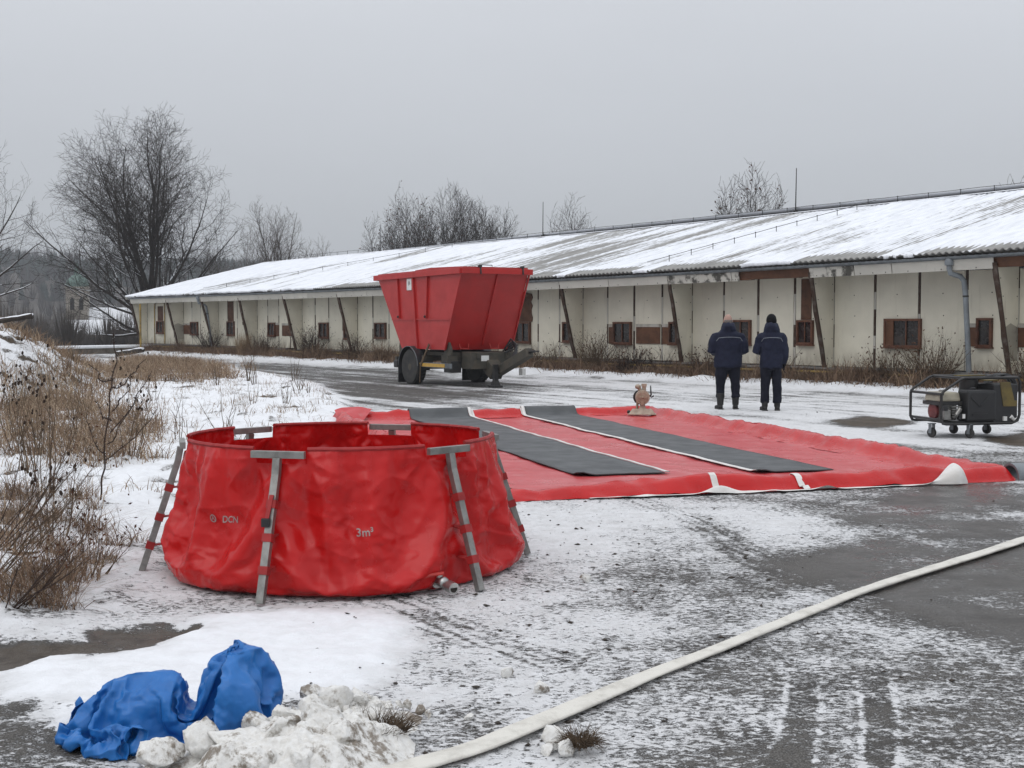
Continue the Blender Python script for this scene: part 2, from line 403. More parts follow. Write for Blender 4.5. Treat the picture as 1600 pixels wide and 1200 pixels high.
# cream wall panels with rain streaks, rust runs and grubby feet
def panel_mat(name, base, dark, rust):
    m, N, L, B = nmat(name); v = objvec(N)
    oi = N.new('ShaderNodeObjectInfo')
    cb = N.new('ShaderNodeCombineXYZ'); L.new(math_(N, L, 'MULTIPLY', oi.outputs['Random'], 37.0), cb.inputs[0]); L.new(math_(N, L, 'MULTIPLY', oi.outputs['Random'], 11.0), cb.inputs[2])
    ad = N.new('ShaderNodeVectorMath'); ad.operation = 'ADD'; L.new(v, ad.inputs[0]); L.new(cb.outputs[0], ad.inputs[1]); v2 = ad.outputs[0]
    soft = maprange(N, L, noise(N, L, v2, 1.3, 4, 0.55), 0.3, 0.75)
    streak = maprange(N, L, noise(N, L, v2, 5.0, 5, 0.7, (2.2, 2.2, 0.16)), 0.55, 0.80)
    blot = maprange(N, L, noise(N, L, v2, 4.5, 6, 0.7), 0.66, 0.80)
    c = mixc(N, L, soft, base, tuple(k * 0.87 for k in base))
    c = mixc(N, L, math_(N, L, 'MULTIPLY', streak, 0.34), c, dark)
    c = mixc(N, L, math_(N, L, 'MULTIPLY', blot, 0.35), c, rust)
    sx = N.new('ShaderNodeSeparateXYZ'); L.new(v, sx.inputs[0])
    foot = math_(N, L, 'MULTIPLY', maprange(N, L, sx.outputs['Z'], 0.55, 1.05, 1, 0), maprange(N, L, noise(N, L, v2, 3, 5, 0.6, (1, 1, 0.4)), 0.35, 0.7))
    c = mixc(N, L, math_(N, L, 'MULTIPLY', foot, 0.55), c, (0.16, 0.12, 0.075))
    hs = N.new('ShaderNodeHueSaturation'); L.new(c, hs.inputs['Color']); L.new(maprange(N, L, oi.outputs['Random'], 0, 1, 0.9, 1.06, False), hs.inputs['Value'])
    L.new(hs.outputs[0], B.inputs['Base Color']); B.inputs['Roughness'].default_value = 0.75; B.inputs['Specular IOR Level'].default_value = 0.3
    bump(N, L, B, noise(N, L, v2, 18, 4, 0.6), 0.12, 0.01)
    return m
M['panel'] = panel_mat('cream_wall_panel', (0.69, 0.655, 0.545), (0.32, 0.28, 0.21), (0.20, 0.13, 0.07))
M['fascia'] = panel_mat('pale_fascia_board', (0.52, 0.50, 0.45), (0.20, 0.18, 0.15), (0.12, 0.10, 0.08))
M['fascia_stained'] = pm('mould_stained_fascia', (0.50, 0.48, 0.43), (0.07, 0.065, 0.055), 3.2, 0.8, bmp=0.2, lo=0.46, hi=0.6)
M['fin_stained'] = pm('stained_fin_panel', (0.33, 0.31, 0.255), (0.13, 0.12, 0.10), 1.4, 0.8, bmp=0.2, lo=0.42, hi=0.62)

# roof sheets: vertex attribute 'cover' says where snow lies; melted streaks run down the corrugations
def roof_mat():
    m, N, L, B = nmat('snowy_fibre_cement_roof'); v = objvec(N)
    at = N.new('ShaderNodeAttribute'); at.attribute_name = 'cover'
    fine = noise(N, L, v, 14, 4, 0.6, (1.0, 0.12, 1))
    f = maprange(N, L, math_(N, L, 'ADD', at.outputs['Fac'], math_(N, L, 'MULTIPLY', math_(N, L, 'SUBTRACT', fine, 0.5), 0.5)), 0.40, 0.58)
    bare = mixc(N, L, maprange(N, L, noise(N, L, v, 3, 5, 0.6, (1, 0.3, 1)), 0.3, 0.7), (0.31, 0.305, 0.29), (0.22, 0.215, 0.205))
    snow = mixc(N, L, maprange(N, L, noise(N, L, v, 5, 4, 0.6, (1, 0.2, 1)), 0.35, 0.7), (0.80, 0.82, 0.86), (0.68, 0.70, 0.735))
    L.new(mixc(N, L, f, bare, snow), B.inputs['Base Color']); B.inputs['Roughness'].default_value = 0.75; B.inputs['Specular IOR Level'].default_value = 0.25
    bump(N, L, B, noise(N, L, v, 30, 4, 0.6), 0.25, 0.02)
    return m
M['roof'] = roof_mat()

# ground: attribute 'mask' = (snow amount, dead-plant soil, wetness, thickness)
def ground_mat():
    m, N, L, B = nmat('snowy_yard'); v = objvec(N)
    at = N.new('ShaderNodeAttribute'); at.attribute_name = 'mask'
    sp = N.new('ShaderNodeSeparateColor'); L.new(at.outputs['Color'], sp.inputs[0])
    amt, veg, wet, thick = sp.outputs[0], sp.outputs[1], sp.outputs[2], at.outputs['Alpha']
    n1 = noise(N, L, v, 1.7, 4, 0.6)
    n2 = noise(N, L, v, 8.0, 6, 0.72, None, 0.4)
    n3 = noise(N, L, v, 34.0, 5, 0.68, (0.75, 1.15, 1), 0.5)
    n4 = noise(N, L, v, 140.0, 2, 0.6)
    s = math_(N, L, 'MULTIPLY_ADD', math_(N, L, 'SUBTRACT', n1, 0.5), 0.75, amt)
    s = math_(N, L, 'MULTIPLY_ADD', math_(N, L, 'SUBTRACT', n2, 0.5), 0.80, s)
    s = math_(N, L, 'MULTIPLY_ADD', math_(N, L, 'SUBTRACT', n3, 0.5), 1.55, s)
    s = math_(N, L, 'MULTIPLY_ADD', math_(N, L, 'SUBTRACT', n4, 0.5), 0.55, s)
    s = math_(N, L, 'MULTIPLY_ADD', thick, 0.55, s)
    f = maprange(N, L, s, 0.40, 0.66)
    asp = mixc(N, L, maprange(N, L, n1, 0.3, 0.7), (0.074, 0.068, 0.061), (0.050, 0.047, 0.043))
    asp = mixc(N, L, maprange(N, L, n3, 0.38, 0.68), asp, (0.040, 0.037, 0.034))
    asp = mixc(N, L, maprange(N, L, n4, 0.42, 0.68), asp, (0.165, 0.158, 0.148))
    asp = mixc(N, L, maprange(N, L, n2, 0.50, 0.72, 0, .55), asp, (0.100, 0.092, 0.083))
    asp = mixc(N, L, maprange(N, L, noise(N, L, v, 2.3, 6, 0.72, None, 0.5), 0.44, 0.62, 0, .75), asp, (0.046, 0.043, 0.040))
    asp = mixc(N, L, math_(N, L, 'MULTIPLY', wet, 0.30), asp, (0.052, 0.047, 0.042))
    soil = mixc(N, L, maprange(N, L, n2, 0.35, 0.65), (0.085, 0.062, 0.04), (0.035, 0.027, 0.02))
    base = mixc(N, L, maprange(N, L, math_(N, L, 'ADD', veg, math_(N, L, 'MULTIPLY', math_(N, L, 'SUBTRACT', n2, 0.5), 0.6)), 0.35, 0.65), asp, soil)
    sn = mixc(N, L, maprange(N, L, n2, 0.35, 0.7), (0.68, 0.685, 0.695), (0.54, 0.54, 0.54))
    sn = mixc(N, L, thick, sn, mixc(N, L, maprange(N, L, n2, .35, .7), (0.80, 0.815, 0.84), (0.72, 0.73, 0.745)))
    grime = math_(N, L, 'MULTIPLY', maprange(N, L, noise(N, L, v, 3.1, 6, 0.7), 0.5, 0.75), 0.35)
    sn = mixc(N, L, math_(N, L, 'MULTIPLY', grime, math_(N, L, 'SUBTRACT', 1.0, thick)), sn, (0.40, 0.39, 0.37))
    L.new(mixc(N, L, f, base, sn), B.inputs['Base Color'])
    rg = math_(N, L, 'SUBTRACT', 0.80, math_(N, L, 'MULTIPLY', wet, maprange(N, L, n1, 0.35, 0.65, 0.30, 0.62)))
    mr = N.new('ShaderNodeMix'); L.new(f, mr.inputs[0]); L.new(rg, mr.inputs[2]); mr.inputs[3].default_value = 0.68
    L.new(mr.outputs[0], B.inputs['Roughness']); B.inputs['Specular IOR Level'].default_value = 0.24
    h = math_(N, L, 'MULTIPLY_ADD', f, 0.55, math_(N, L, 'MULTIPLY', math_(N, L, 'ADD', n3, n4), 0.28))
    bump(N, L, B, h, 0.8, 0.022)
    return m
M['ground'] = ground_mat()

def grass_mat():
    m, N, L, B = nmat('dead_grass'); at = N.new('ShaderNodeAttribute'); at.attribute_name = 'tint'
    r = N.new('ShaderNodeValToRGB'); e = r.color_ramp.elements
    e[0].position = 0; e[0].color = (0.07, 0.045, 0.03, 1); e[1].position = 1; e[1].color = (0.42, 0.335, 0.235, 1)
    for p, c in ((0.35, (0.155, 0.098, 0.065, 1)), (0.7, (0.29, 0.205, 0.135, 1))):
        k = e.new(p); k.color = c
    L.new(at.outputs['Fac'], r.inputs[0]); L.new(r.outputs[0], B.inputs['Base Color'])
    B.inputs['Roughness'].default_value = 0.8; B.inputs['Specular IOR Level'].default_value = 0.2
    return m
M['grass'] = grass_mat()

def slush_mat():
    m, N, L, B = nmat('dirty_shovelled_snow'); v = N.new('ShaderNodeNewGeometry').outputs['Position']
    n1 = noise(N, L, v, 6, 6, 0.65); n2 = noise(N, L, v, 40, 5, 0.7)
    c = mixc(N, L, maprange(N, L, n2, 0.3, 0.7), (0.76, 0.755, 0.735), (0.64, 0.62, 0.58))
    dirt = maprange(N, L, math_(N, L, 'ADD', n1, math_(N, L, 'MULTIPLY', n2, 0.45)), 0.735, 0.88)
    c = mixc(N, L, math_(N, L, 'MULTIPLY', dirt, 0.85), c, (0.15, 0.115, 0.08))
    L.new(c, B.inputs['Base Color']); B.inputs['Roughness'].default_value = 0.6; B.inputs['Specular IOR Level'].default_value = 0.3
    bump(N, L, B, n2, 0.5, 0.02)
    return m
M['dirty_snow'] = slush_mat()

def hose_mat():
    m, N, L, B = nmat('woven_white_hose'); v = objvec(N)
    c = mixc(N, L, maprange(N, L, noise(N, L, v, 7, 6, 0.7), 0.42, 0.75), (0.64, 0.62, 0.565), (0.46, 0.44, 0.395))
    L.new(c, B.inputs['Base Color']); B.inputs['Roughness'].default_value = 0.8
    b1 = bump(N, L, B, noise(N, L, v, 9, 5, 0.65), 0.35, 0.012); bump(N, L, B, noise(N, L, v, 160, 2, 0.5), 0.3, 0.004, b1)
    return m
M['hose'] = hose_mat()

# ------------------------------------------------------------------ the place: ground
U_T = np.array([-.598, .8015]); N_T = np.array([-.8015, -.598]); W0 = np.array([9.45, 31.5])   # shed wall: along, outward, origin
SHED_RZ = math.atan2(U_T[1], U_T[0])

GRASS_BAND = [(-13.49, 33.68), (-12.7, 36.79), (-16.6, 58.24), (-10.88, 47.79), (-7.84, 34.41), (-8.49, 32.0), (-9.91, 32.99), (-8.19, 23.68), (-7.9, 21.3), (-8.84, 22.04)]
GRASS_MID = [(-9.49, 23.68), (-8.07, 23.68), (-6.74, 22.04), (-4.6, 16.37), (-3.85, 13.57), (-4.29, 13.57), (-5.06, 14.18), (-5.07, 13.29), (-5.45, 13.57)]
GRASS_NEAR = [(-4.5, 11.18), (-4.02, 10.8), (-3.72, 10.8), (-3.06, 9.5), (-2.65, 8.96), (-2.4, 7.84), (-2.4, 7.55), (-2.48, 7.13), (-2.56, 6.68), (-2.82, 6.97)]
VERGE = [(-32.04, 58.24), (-10.56, 46.4), (-6.95, 38.56), (-4.95, 32.99), (-3.69, 27.81), (-2.99, 24.04), (-2.56, 20.62), (-3.1, 16.37), (-3.0, 12.5), (-2.5, 8.48), (-2.26, 7.47), (-2.35, 6.7), (-3.56, 6.4), (-6, 6.0), (-30, 6.0), (-60, 30)]
FRONT = [(-2.54, 6.28), (-2.08, 6.03), (-1.78, 6.28), (-1.66, 6.97), (-1.23, 7.1), (-0.84, 7.1), (-0.5, 6.75), (-0.57, 5.92), (-0.67, 5.5), (-1.02, 5.31), (-1.39, 4.97), (-1.84, 4.9), (-2.15, 5.31)]
WHITE_YARD = [(0.11, 11.18), (1.14, 11.38), (2.25, 11.18), (2.74, 10.27), (2.32, 9.22), (1.75, 8.48), (1.49, 9.22), (0.85, 8.48), (0.21, 8.48), (-0.1, 9.79)]
WET = [(2.98, 11.18), (4.15, 12.5), (6.5, 14.2), (9, 12), (6, 8.04), (3.27, 6.4), (2.54, 6.28), (2.26, 6.9), (2.06, 7.56), (1.86, 8.36), (2.49, 9.5)]
PUDDLE = [(-2.9, 6.34), (-2.38, 6.36), (-2.19, 6.40), (-2.07, 6.65), (-1.9, 6.74), (-1.62, 6.72), (-1.62, 6.56), (-1.78, 6.4), (-1.92, 6.17), (-2.09, 6.1), (-2.24, 5.98), (-2.35, 5.81), (-2.9, 5.8)]
GRIT = [(-2.9, 5.41), (-1.96, 5.31), (-1.72, 4.97), (-1.57, 4.4), (-2.6, 4.2)]
BROWN = [(6.7, 18.04), (7.86, 19.13), (8.6, 18.4), (7.79, 17.0), (6.81, 16.4), (6.41, 16.8)]
BROWN2 = [(5.2, 21.16), (6.08, 22.04), (6.6, 20.89), (5.9, 19.6), (5.17, 19.84)]
ROAD = [(-10.88, 47.79), (-9.66, 50.83), (-3.6, 42.01), (0.5, 33.0), (-0.2, 27.0), (-3.12, 26.0), (-4.35, 31.06), (-6.6, 37.66)]
FRONT_TRACKS = [[(1.264, 5.809), (1.152, 5.314), (1.031, 4.896), (0.85, 4.4)], [(1.411, 5.809), (1.255, 5.139), (1.05, 4.4)],
                [(1.559, 5.75), (1.427, 5.139), (1.22, 4.4)], [(1.734, 5.809), (1.568, 5.139), (1.35, 4.4)]]
ARCS = [[(0.9, 12.2), (1.236, 11.177), (1.471, 10.439), (1.625, 9.22), (1.75, 8.2), (2.0, 7.5), (2.5, 7.0), (3.4, 6.5)], [(-0.745, 7.383), (-0.493, 6.973), (-0.267, 6.606), (-0.064, 6.338), (0.2, 6.0)]]

def terrain(X, Y):
    """Ground height."""
    X = np.asarray(X, float); Y = np.asarray(Y, float)
    dx, dy = X - W0[0], Y - W0[1]
    t = dx * U_T[0] + dy * U_T[1]; off = dx * N_T[0] + dy * N_T[1]
    z = 0.015 * fbm(X * 0.35, Y * 0.35, 3, 11)
    ver = sstep(-0.35, 0.7, sdpoly(X + 0.25 * fbm(X * 0.9, Y * 0.9, 3, 5), Y + 0.25 * fbm(X * 0.9 + 9, Y * 0.9, 3, 6), VERGE))
    lump = fbm(X * 1.6, Y * 1.6, 4, 21)
    z = z + ver * (0.10 + 0.10 * lump + 0.055 * fbm(X * 5, Y * 5, 3, 22))
    r = np.hypot((X + 13.9) / 4.8, (Y - 28) / 7.0)
    z = z + 1.50 * sstep(1.15, 0.35, r) * (1 + 0.16 * fbm(X * 0.8, Y * 0.8, 3, 31)) + 0.10 * sstep(1.2, .9, r) * fbm(X * 3, Y * 3, 3, 32)
    bank = sstep(0.35, 0.9, off) * sstep(2.7, 1.3, off + 0.5 * fbm(t * 0.7, off * 0.3, 3, 8)) * sstep(-9, -6, t) * sstep(49, 46, t)
    z = z + bank * (0.15 + 0.13 * fbm(t * 0.9, off * 1.3, 4, 41))
    fr = sstep(-0.12, 0.22, sdpoly(X + 0.12 * fbm(X * 2.2, Y * 2.2, 3, 51), Y + 0.12 * fbm(X * 2.2 + 5, Y * 2.2, 3, 52), FRONT))
    z = z + fr * (0.028 + 0.02 * fbm(X * 3.1, Y * 3.1, 4, 53))
    pud = sstep(-0.05, 0.12, sdpoly(X + 0.1 * fbm(X * 3, Y * 3, 2, 54), Y, PUDDLE))
    z = z * (1 - pud) - 0.035 * pud
    z = z - 4.5 * sstep(78, 170, Y)
    return z

def ground_mask(X, Y):
    wx = X + 0.22 * fbm(X * 1.1, Y * 1.1, 3, 61) + 0.08 * fbm(X * 5, Y * 5, 2, 62)
    wy = Y + 0.22 * fbm(X * 1.1 + 31, Y * 1.1, 3, 63) + 0.08 * fbm(X * 5 + 7, Y * 5, 2, 64)
    dx, dy = X - W0[0], Y - W0[1]
    t = dx * U_T[0] + dy * U_T[1]; off = dx * N_T[0] + dy * N_T[1]
    amt = 0.56 + 0.20 * fbm(X * 0.42, Y * 0.42, 3, 65)
    # snow grows thinner to the right of the yard and in the lane
    amt = amt + 0.10 * sstep(1.0, -1.0, X - (Y - 5) * 0.12) * sstep(14, 10, Y)
    amt = amt + 0.20 * sstep(-0.5, 0.5, sdpoly(wx, wy, WHITE_YARD)) + 0.07 * sstep(.55, -.45, wx - (.30 + .17 * (Y - 5))) * sstep(15, 11, Y)
    wet = sstep(-0.45, 0.35, sdpoly(wx, wy, WET))
    amt = amt * (1 - wet) + wet * (0.30 + 0.80 * fbm(X * .9 + Y * .3, Y * .9 - X * .5, 4, 66))
    # lane past the skip: wheel streaks run along the shed
    lane = sstep(-1.0, 1.0, sdpoly(wx, wy, ROAD))
    far = sstep(14.5, 18, Y) * sstep(80, 60, Y)
    streak = fbm(t * 0.09 + 0.25 * fbm(t * 0.3, off * 0.3, 2, 70), off * 1.5 + 0.10 * t, 4, 67, 0.65)
    amt = amt + far * (0.12 + 0.62 * streak) - lane * 0.30
    amt = np.where(Y > 17, amt + 0.16 * sstep(0.5, 3.5, X) * sstep(30, 22, Y), amt)
    # tyre tracks
    for i in range(0, 4, 2):
        a, b = FRONT_TRACKS[i], FRONT_TRACKS[i + 1]
        band = sstep(-0.03, 0.03, sdpoly(X + .015 * perlin(X * 7, Y * 7, 5), Y, a + b[::-1])) * sstep(5.9, 5.2, Y + .5 * fbm(X * 3, Y * 3, 2, 58))
        amt = amt - 0.20 * band * (.75 + .5 * fbm(X * 4, Y * 4, 3, 59))
    for L_ in FRONT_TRACKS:
        amt = amt + 0.34 * sstep(0.019, 0.004, sdline(X + 0.008 * perlin(X * 9, Y * 9, 3), Y, L_)) * (0.35 + 0.65 * sstep(-.3, .4, fbm(X * 6, Y * 6, 3, 9))) * sstep(5.95, 5.5, Y)
    for L_ in ARCS:
        d = sdline(X + 0.03 * perlin(X * 3, Y * 3, 4), Y, L_)
        amt = amt - 0.24 * sstep(0.26, 0.08, d) * (0.55 + 0.45 * np.sin(d * 75 + 6 * perlin(X, Y, 2)))
    amt = amt - 0.05 * sstep(7.0, 6.0, Y) * sstep(0.2, 1.0, X)
    veg = np.zeros_like(X); thick = np.zeros_like(X)
    ver = sstep(-0.35, 0.55, sdpoly(wx, wy, VERGE))
    thick = np.maximum(thick, ver); amt = np.maximum(amt, ver * 0.62)
    fr = sstep(-0.10, 0.16, sdpoly(X + 0.12 * fbm(X * 2.2, Y * 2.2, 3, 51), Y + 0.12 * fbm(X * 2.2 + 5, Y * 2.2, 3, 52), FRONT))
    thick = np.maximum(thick, fr); amt = np.maximum(amt, fr * 0.66)
    bank = sstep(0.5, 0.9, off) * sstep(2.8, 1.7, off + 0.7 * fbm(t * 0.6, off * 0.4, 3, 8)) * sstep(-9, -6, t) * sstep(52, 47, t)
    thick = np.maximum(thick, bank); amt = np.maximum(amt, bank * 0.64)
    veg = np.maximum(veg, sstep(1.3, 0.9, off) * sstep(-3, 0, off)); thick = thick * (1 - sstep(1.05, 0.75, off) * sstep(-1, 0, off)); amt = amt - 0.5 * sstep(1.05, 0.75, off) * sstep(-1, 0, off)
    veg = np.maximum(veg, ver * 0.8)
    for P, w in ((GRASS_BAND, .75), (GRASS_MID, .45), (GRASS_NEAR, .35)):
        g = sstep(-0.6, 0.7, sdpoly(wx, wy, P)); amt = amt - g * w * (0.35 + 0.35 * fbm(X * 0.9, Y * 0.9, 3, 71)); thick = thick * (1 - 0.8 * g * w); veg = np.maximum(veg, g)
    mound = sstep(1.1, 0.6, np.hypot((X + 13.9) / 4.8, (Y - 28) / 7.0))
    amt = amt + mound * 0.12; veg = np.maximum(veg, mound * 0.8); thick = np.maximum(thick, mound * (0.62 + .5 * fbm(X * 1.2, Y * 1.2, 3, 73)))
    tus = fbm(X * 1.5, Y * 1.5, 4, 72, .6); thick = thick - 0.75 * ver * sstep(0.05, 0.40, tus); amt = amt - .30 * ver * sstep(.10, .42, tus)
    pud = sstep(-0.06, 0.05, sdpoly(X + 0.22 * fbm(X * 3, Y * 3, 3, 54), Y + 0.12 * fbm(X * 5, Y * 5, 3, 55), PUDDLE))
    amt = amt * (1 - pud) + pud * (0.10 + 0.40 * fbm(X * 4, Y * 4, 3, 56)); thick = thick * (1 - pud); wet = np.maximum(wet, pud); veg = np.maximum(veg * (1 - pud), pud * 0.55)
    gr = sstep(-0.2, 0.15, sdpoly(wx, wy, GRIT)); amt = amt * (1 - gr) + gr * (0.40 + 0.25 * fbm(X * 4, Y * 4, 3, 57)); thick = thick * (1 - gr)
    for P in (BROWN, BROWN2):
        b = sstep(-0.25, 0.25, sdpoly(wx, wy, P)); amt = amt * (1 - b) + 0.08 * b; veg = np.maximum(veg, 0.75 * b); wet = np.maximum(wet, 0.4 * b)
    dist = sstep(70, 120, Y); amt = amt * (1 - dist) + 0.30 * dist; veg = np.maximum(veg, dist * 0.9); thick = thick * (1 - dist)
    return np.stack([np.clip(amt, -0.3, 1), np.clip(veg, 0, 1), np.clip(wet, 0, 1), np.clip(thick, 0, 1)], -1)

rows = np.concatenate([[-60, -30, -15, -8, -3, 0, 1.5, 2.6, 3.2], np.geomspace(3.7, 46, 620), np.geomspace(47, 110, 60), np.geomspace(118, 1500, 26)])
NC = 640
s_ = np.linspace(-1, 1, NC)
s_ = np.sign(s_) * np.abs(s_) ** 1.15
Xg = s_[None, :] * (np.abs(rows)[:, None] * 0.58 + 2.6); Yg = np.repeat(rows[:, None], NC, 1)
gz = terrain(Xg, Yg); gm = ground_mask(Xg, Yg)
snowy = np.clip(gm[..., 0], 0, 1)
gz = gz + 0.010 * snowy * fbm(Xg * 7, Yg * 7, 3, 80) * (np.abs(Yg) < 46) + 0.008 * fbm(Xg * 15, Yg * 15, 2, 81) * (np.abs(Yg) < 20) * (0.3 + snowy)
ground = link('ground', np_mesh('ground', np.stack([Xg, Yg, gz], -1).reshape(-1, 3), grid_quads(len(rows), NC), M['ground'], smooth=True, colors={'mask': gm.reshape(-1, 4)}))
set_props(ground, 'snow-dusted asphalt yard with wet patches and tyre tracks', kind='structure')

def gz_at(x, y): return float(terrain(np.array([x]), np.array([y]))[0])

# ------------------------------------------------------------------ far hill, forest, village
def hill_z(X, Y):
    return -6 + 36 * sstep(240, 640, Y + 25 * fbm(X * 0.008, Y * 0.008, 3, 90)) * (0.86 + 0.22 * fbm(X * 0.006, Y * 0.004, 3, 91) + 0.16 * sstep(-120, -260, X))
hx = np.linspace(-900, 900, 150); hy = np.concatenate([np.linspace(225, 760, 60), np.linspace(790, 1450, 6)])
HX, HY = np.meshgrid(hx, hy)
m_hill = pm('wooded_hillside', (0.065, 0.055, 0.045), (0.11, 0.10, 0.09), 0.03, 0.9, bmp=0, spec=0.1)
hill = link('hill', np_mesh('hill', np.stack([HX, HY, hill_z(HX, HY)], -1).reshape(-1, 3), grid_quads(len(hy), len(hx)), m_hill, smooth=True))
set_props(hill, 'low wooded hill beyond the village', kind='structure')

rng = np.random.default_rng(7)
def cones(n, xr, yr, hr, zf, keep):
    V = []; T = []; base = 0; out = 0
    while out < n:
        x = rng.uniform(*xr); y = rng.uniform(*yr)
        if not keep(x, y): out += 0.3; continue
        out += 1
        h = rng.uniform(*hr); w = h * rng.uniform(0.17, 0.26); z0 = zf(x, y) - 0.5
        for j, (a, b, ww) in enumerate(((0.08, 0.55, 1.0), (0.32, 0.8, 0.72), (0.58, 1.0, 0.44))):
            k = 6; q = rng.uniform(0, 6.28)
            V.append((x, y, z0 + h * b))
            for i in range(k):
                rr = w * ww * rng.uniform(0.6, 1.2); V.append((x + rr * math.cos(q + i * 6.283 / k), y + rr * math.sin(q + i * 6.283 / k), z0 + h * a + rng.uniform(-.04, .04) * h))
            T += [(base, base + 1 + i, base + 1 + (i + 1) % k) for i in range(k)]; base += k + 1
    return np.array(V), np.array(T)
def hz(x, y): return float(hill_z(np.array([x]), np.array([y]))[0])
m_conifer = pm('dark_conifers', (0.022, 0.030, 0.024), (0.034, 0.042, 0.033), 0.08, 0.9, bmp=0, spec=0.1)
V, T = cones(6500, (-420, 320), (430, 720), (4, 8), hz, lambda x, y: perlin(np.array([x * .012]), np.array([y * .012]), 5)[0] > -0.25)
fo = link('conifer_forest', np_mesh('conifer_forest', V, None, m_conifer, tri=T)); set_props(fo, 'dark conifer forest along the far ridge', kind='stuff')

def brooms(n, xr, yr, hr, zf, blades, wscale):
    """Distant leafless trees: sprays of thin upward slivers."""
    x = rng.uniform(*xr, n); y = rng.uniform(*yr, n); h = rng.uniform(*hr, n); z = np.array([zf(a, b) for a, b in zip(x, y)]) - 0.4
    X = np.repeat(x, blades); Y = np.repeat(y, blades); Hh = np.repeat(h, blades); Z = np.repeat(z, blades); K = n * blades
    a = rng.uniform(0, 6.283, K); s0 = rng.uniform(0.05, 0.6, K); sp = rng.uniform(0.02, 0.34, K) * Hh; top = rng.uniform(0.55, 1.0, K)
    bx = X + np.cos(a) * sp * 0.35; by = Y + np.sin(a) * sp * 0.35; tx = X + np.cos(a) * sp; ty = Y + np.sin(a) * sp
    w = wscale * Hh * rng.uniform(0.5, 1.3, K); ca = rng.uniform(0, 6.283, K)
    p0 = np.stack([bx - w * np.cos(ca), by - w * np.sin(ca), Z + s0 * 0.5 * Hh], -1); p1 = np.stack([bx + w * np.cos(ca), by + w * np.sin(ca), Z + s0 * 0.5 * Hh], -1)
    p2 = np.stack([tx, ty, Z + top * Hh * (1 - 0.35 * (sp / Hh) ** 2 * 8)], -1)
    V = np.stack([p0, p1, p2], 1).reshape(-1, 3); return V, np.arange(K * 3).reshape(-1, 3)
m_broom = pm('leafless_wood', (0.085, 0.07, 0.06), (0.055, 0.048, 0.042), 0.1, 0.9, bmp=0, spec=0.1)
V, T = brooms(3600, (-420, 300), (235, 690), (6, 11), hz, 34, 0.020)
wo = link('leafless_wood', np_mesh('leafless_wood', V, None, m_broom, tri=T)); set_props(wo, 'grey-brown leafless wood on the hillside', kind='stuff')
V, T = brooms(330, (-115, -26), (112, 232), (5, 9), lambda x, y: gz_at(x, y), 130, 0.011)
wo = link('undergrowth_thicket', np_mesh('undergrowth_thicket', V, None, m_broom, tri=T)); set_props(wo, 'bare thicket filling the hollow before the church', kind='stuff')

# church with a green-capped tower and a snowy nave, far left
ch = thing('church', 'pale village church with green-capped tower seen through branches', 'church', (-76.5, 226, -5.5), R(12))
b = MB(); b.box((0, 0, 6.6), (3.6, 3.6, 13.2)); b.box((0, 0, 13.35), (4.0, 4.0, 0.3)); b.box((0, 0, 8.2), (3.75, 3.75, 0.25)); b.obj('tower', M['church_wall'], ch)
b = MB(); b.lathe([(2.0, 13.5), (2.05, 14.0), (1.7, 14.8), (0.9, 15.5), (0.55, 15.7), (0.6, 16.2), (0.35, 16.7), (0.05, 17.6)], 12); b.obj('dome', M['copper'], ch, smooth=True)
b = MB()
for sx in (-0.75, 0.75): b.prism([(sx - .35, 9.4), (sx + .35, 9.4), (sx + .35, 11.2), (sx, 11.7), (sx - .35, 11.2)], -1.86, -1.7, 'y')
b.obj('belfry_opening', M['dark_gap'], ch)
b = MB(); b.box((6.2, 1.5, 3.2), (8.6, 6.4, 6.4)); b.obj('nave', M['church_ochre'], ch)
b = MB(); b.prism([(-2.1, 6.3), (1.5, 9.9), (5.1, 6.3)], 1.7, 10.9, 'x'); b.obj('roof', M['snow'], ch)
for i in range(3):
    b = MB(); b.prism([(-.5, 2.2), (.5, 2.2), (.5, 4.4), (0, 5.0), (-.5, 4.4)], -1.78, -1.6, 'y'); b.obj('window', M['dark_gap'], ch, loc=(3.8 + 2.6 * i, 0, 0))
hs = thing('village_house', 'small house with snowy roof and dark doorway below the church tower', 'house', (-64.5, 196, -4.5), R(20))
b = MB(); b.box((0, 0, 2.2), (6.5, 5, 4.4)); b.obj('wall', M['church_ochre'], hs)
b = MB(); b.prism([(-2.9, 4.35), (0, 6.6), (2.9, 4.35)], -3.6, 3.6, 'x'); b.obj('roof', M['snow'], hs)
b = MB(); b.box((-1.4, -2.53, 1.3), (1.5, 0.08, 2.6)); b.obj('door', M['dark_gap'], hs)
b = MB(); b.box((1.2, -2.53, 2.0), (0.9, 0.08, 1.2)); b.obj('window', M['dark_gap'], hs)

# damp winter air: one even box of thin haze round everything
HAZE = 0.00055
hm = bpy.data.materials.new('haze'); hm.use_nodes = True; hn, hl = hm.node_tree.nodes, hm.node_tree.links; hn.clear()
ho = hn.new('ShaderNodeOutputMaterial'); hv_ = hn.new('ShaderNodeVolumePrincipled'); hv_.inputs['Color'].default_value = (.86, .90, .96, 1); hv_.inputs['Density'].default_value = HAZE; hv_.inputs['Anisotropy'].default_value = 0.0
hl.new(hv_.outputs[0], ho.inputs['Volume'])
q = MB(); q.box((0, 715, 29), (1840, 1600, 76)); hz_o = q.obj('haze', hm); set_props(hz_o, 'thin grey winter haze filling the air', kind='stuff')

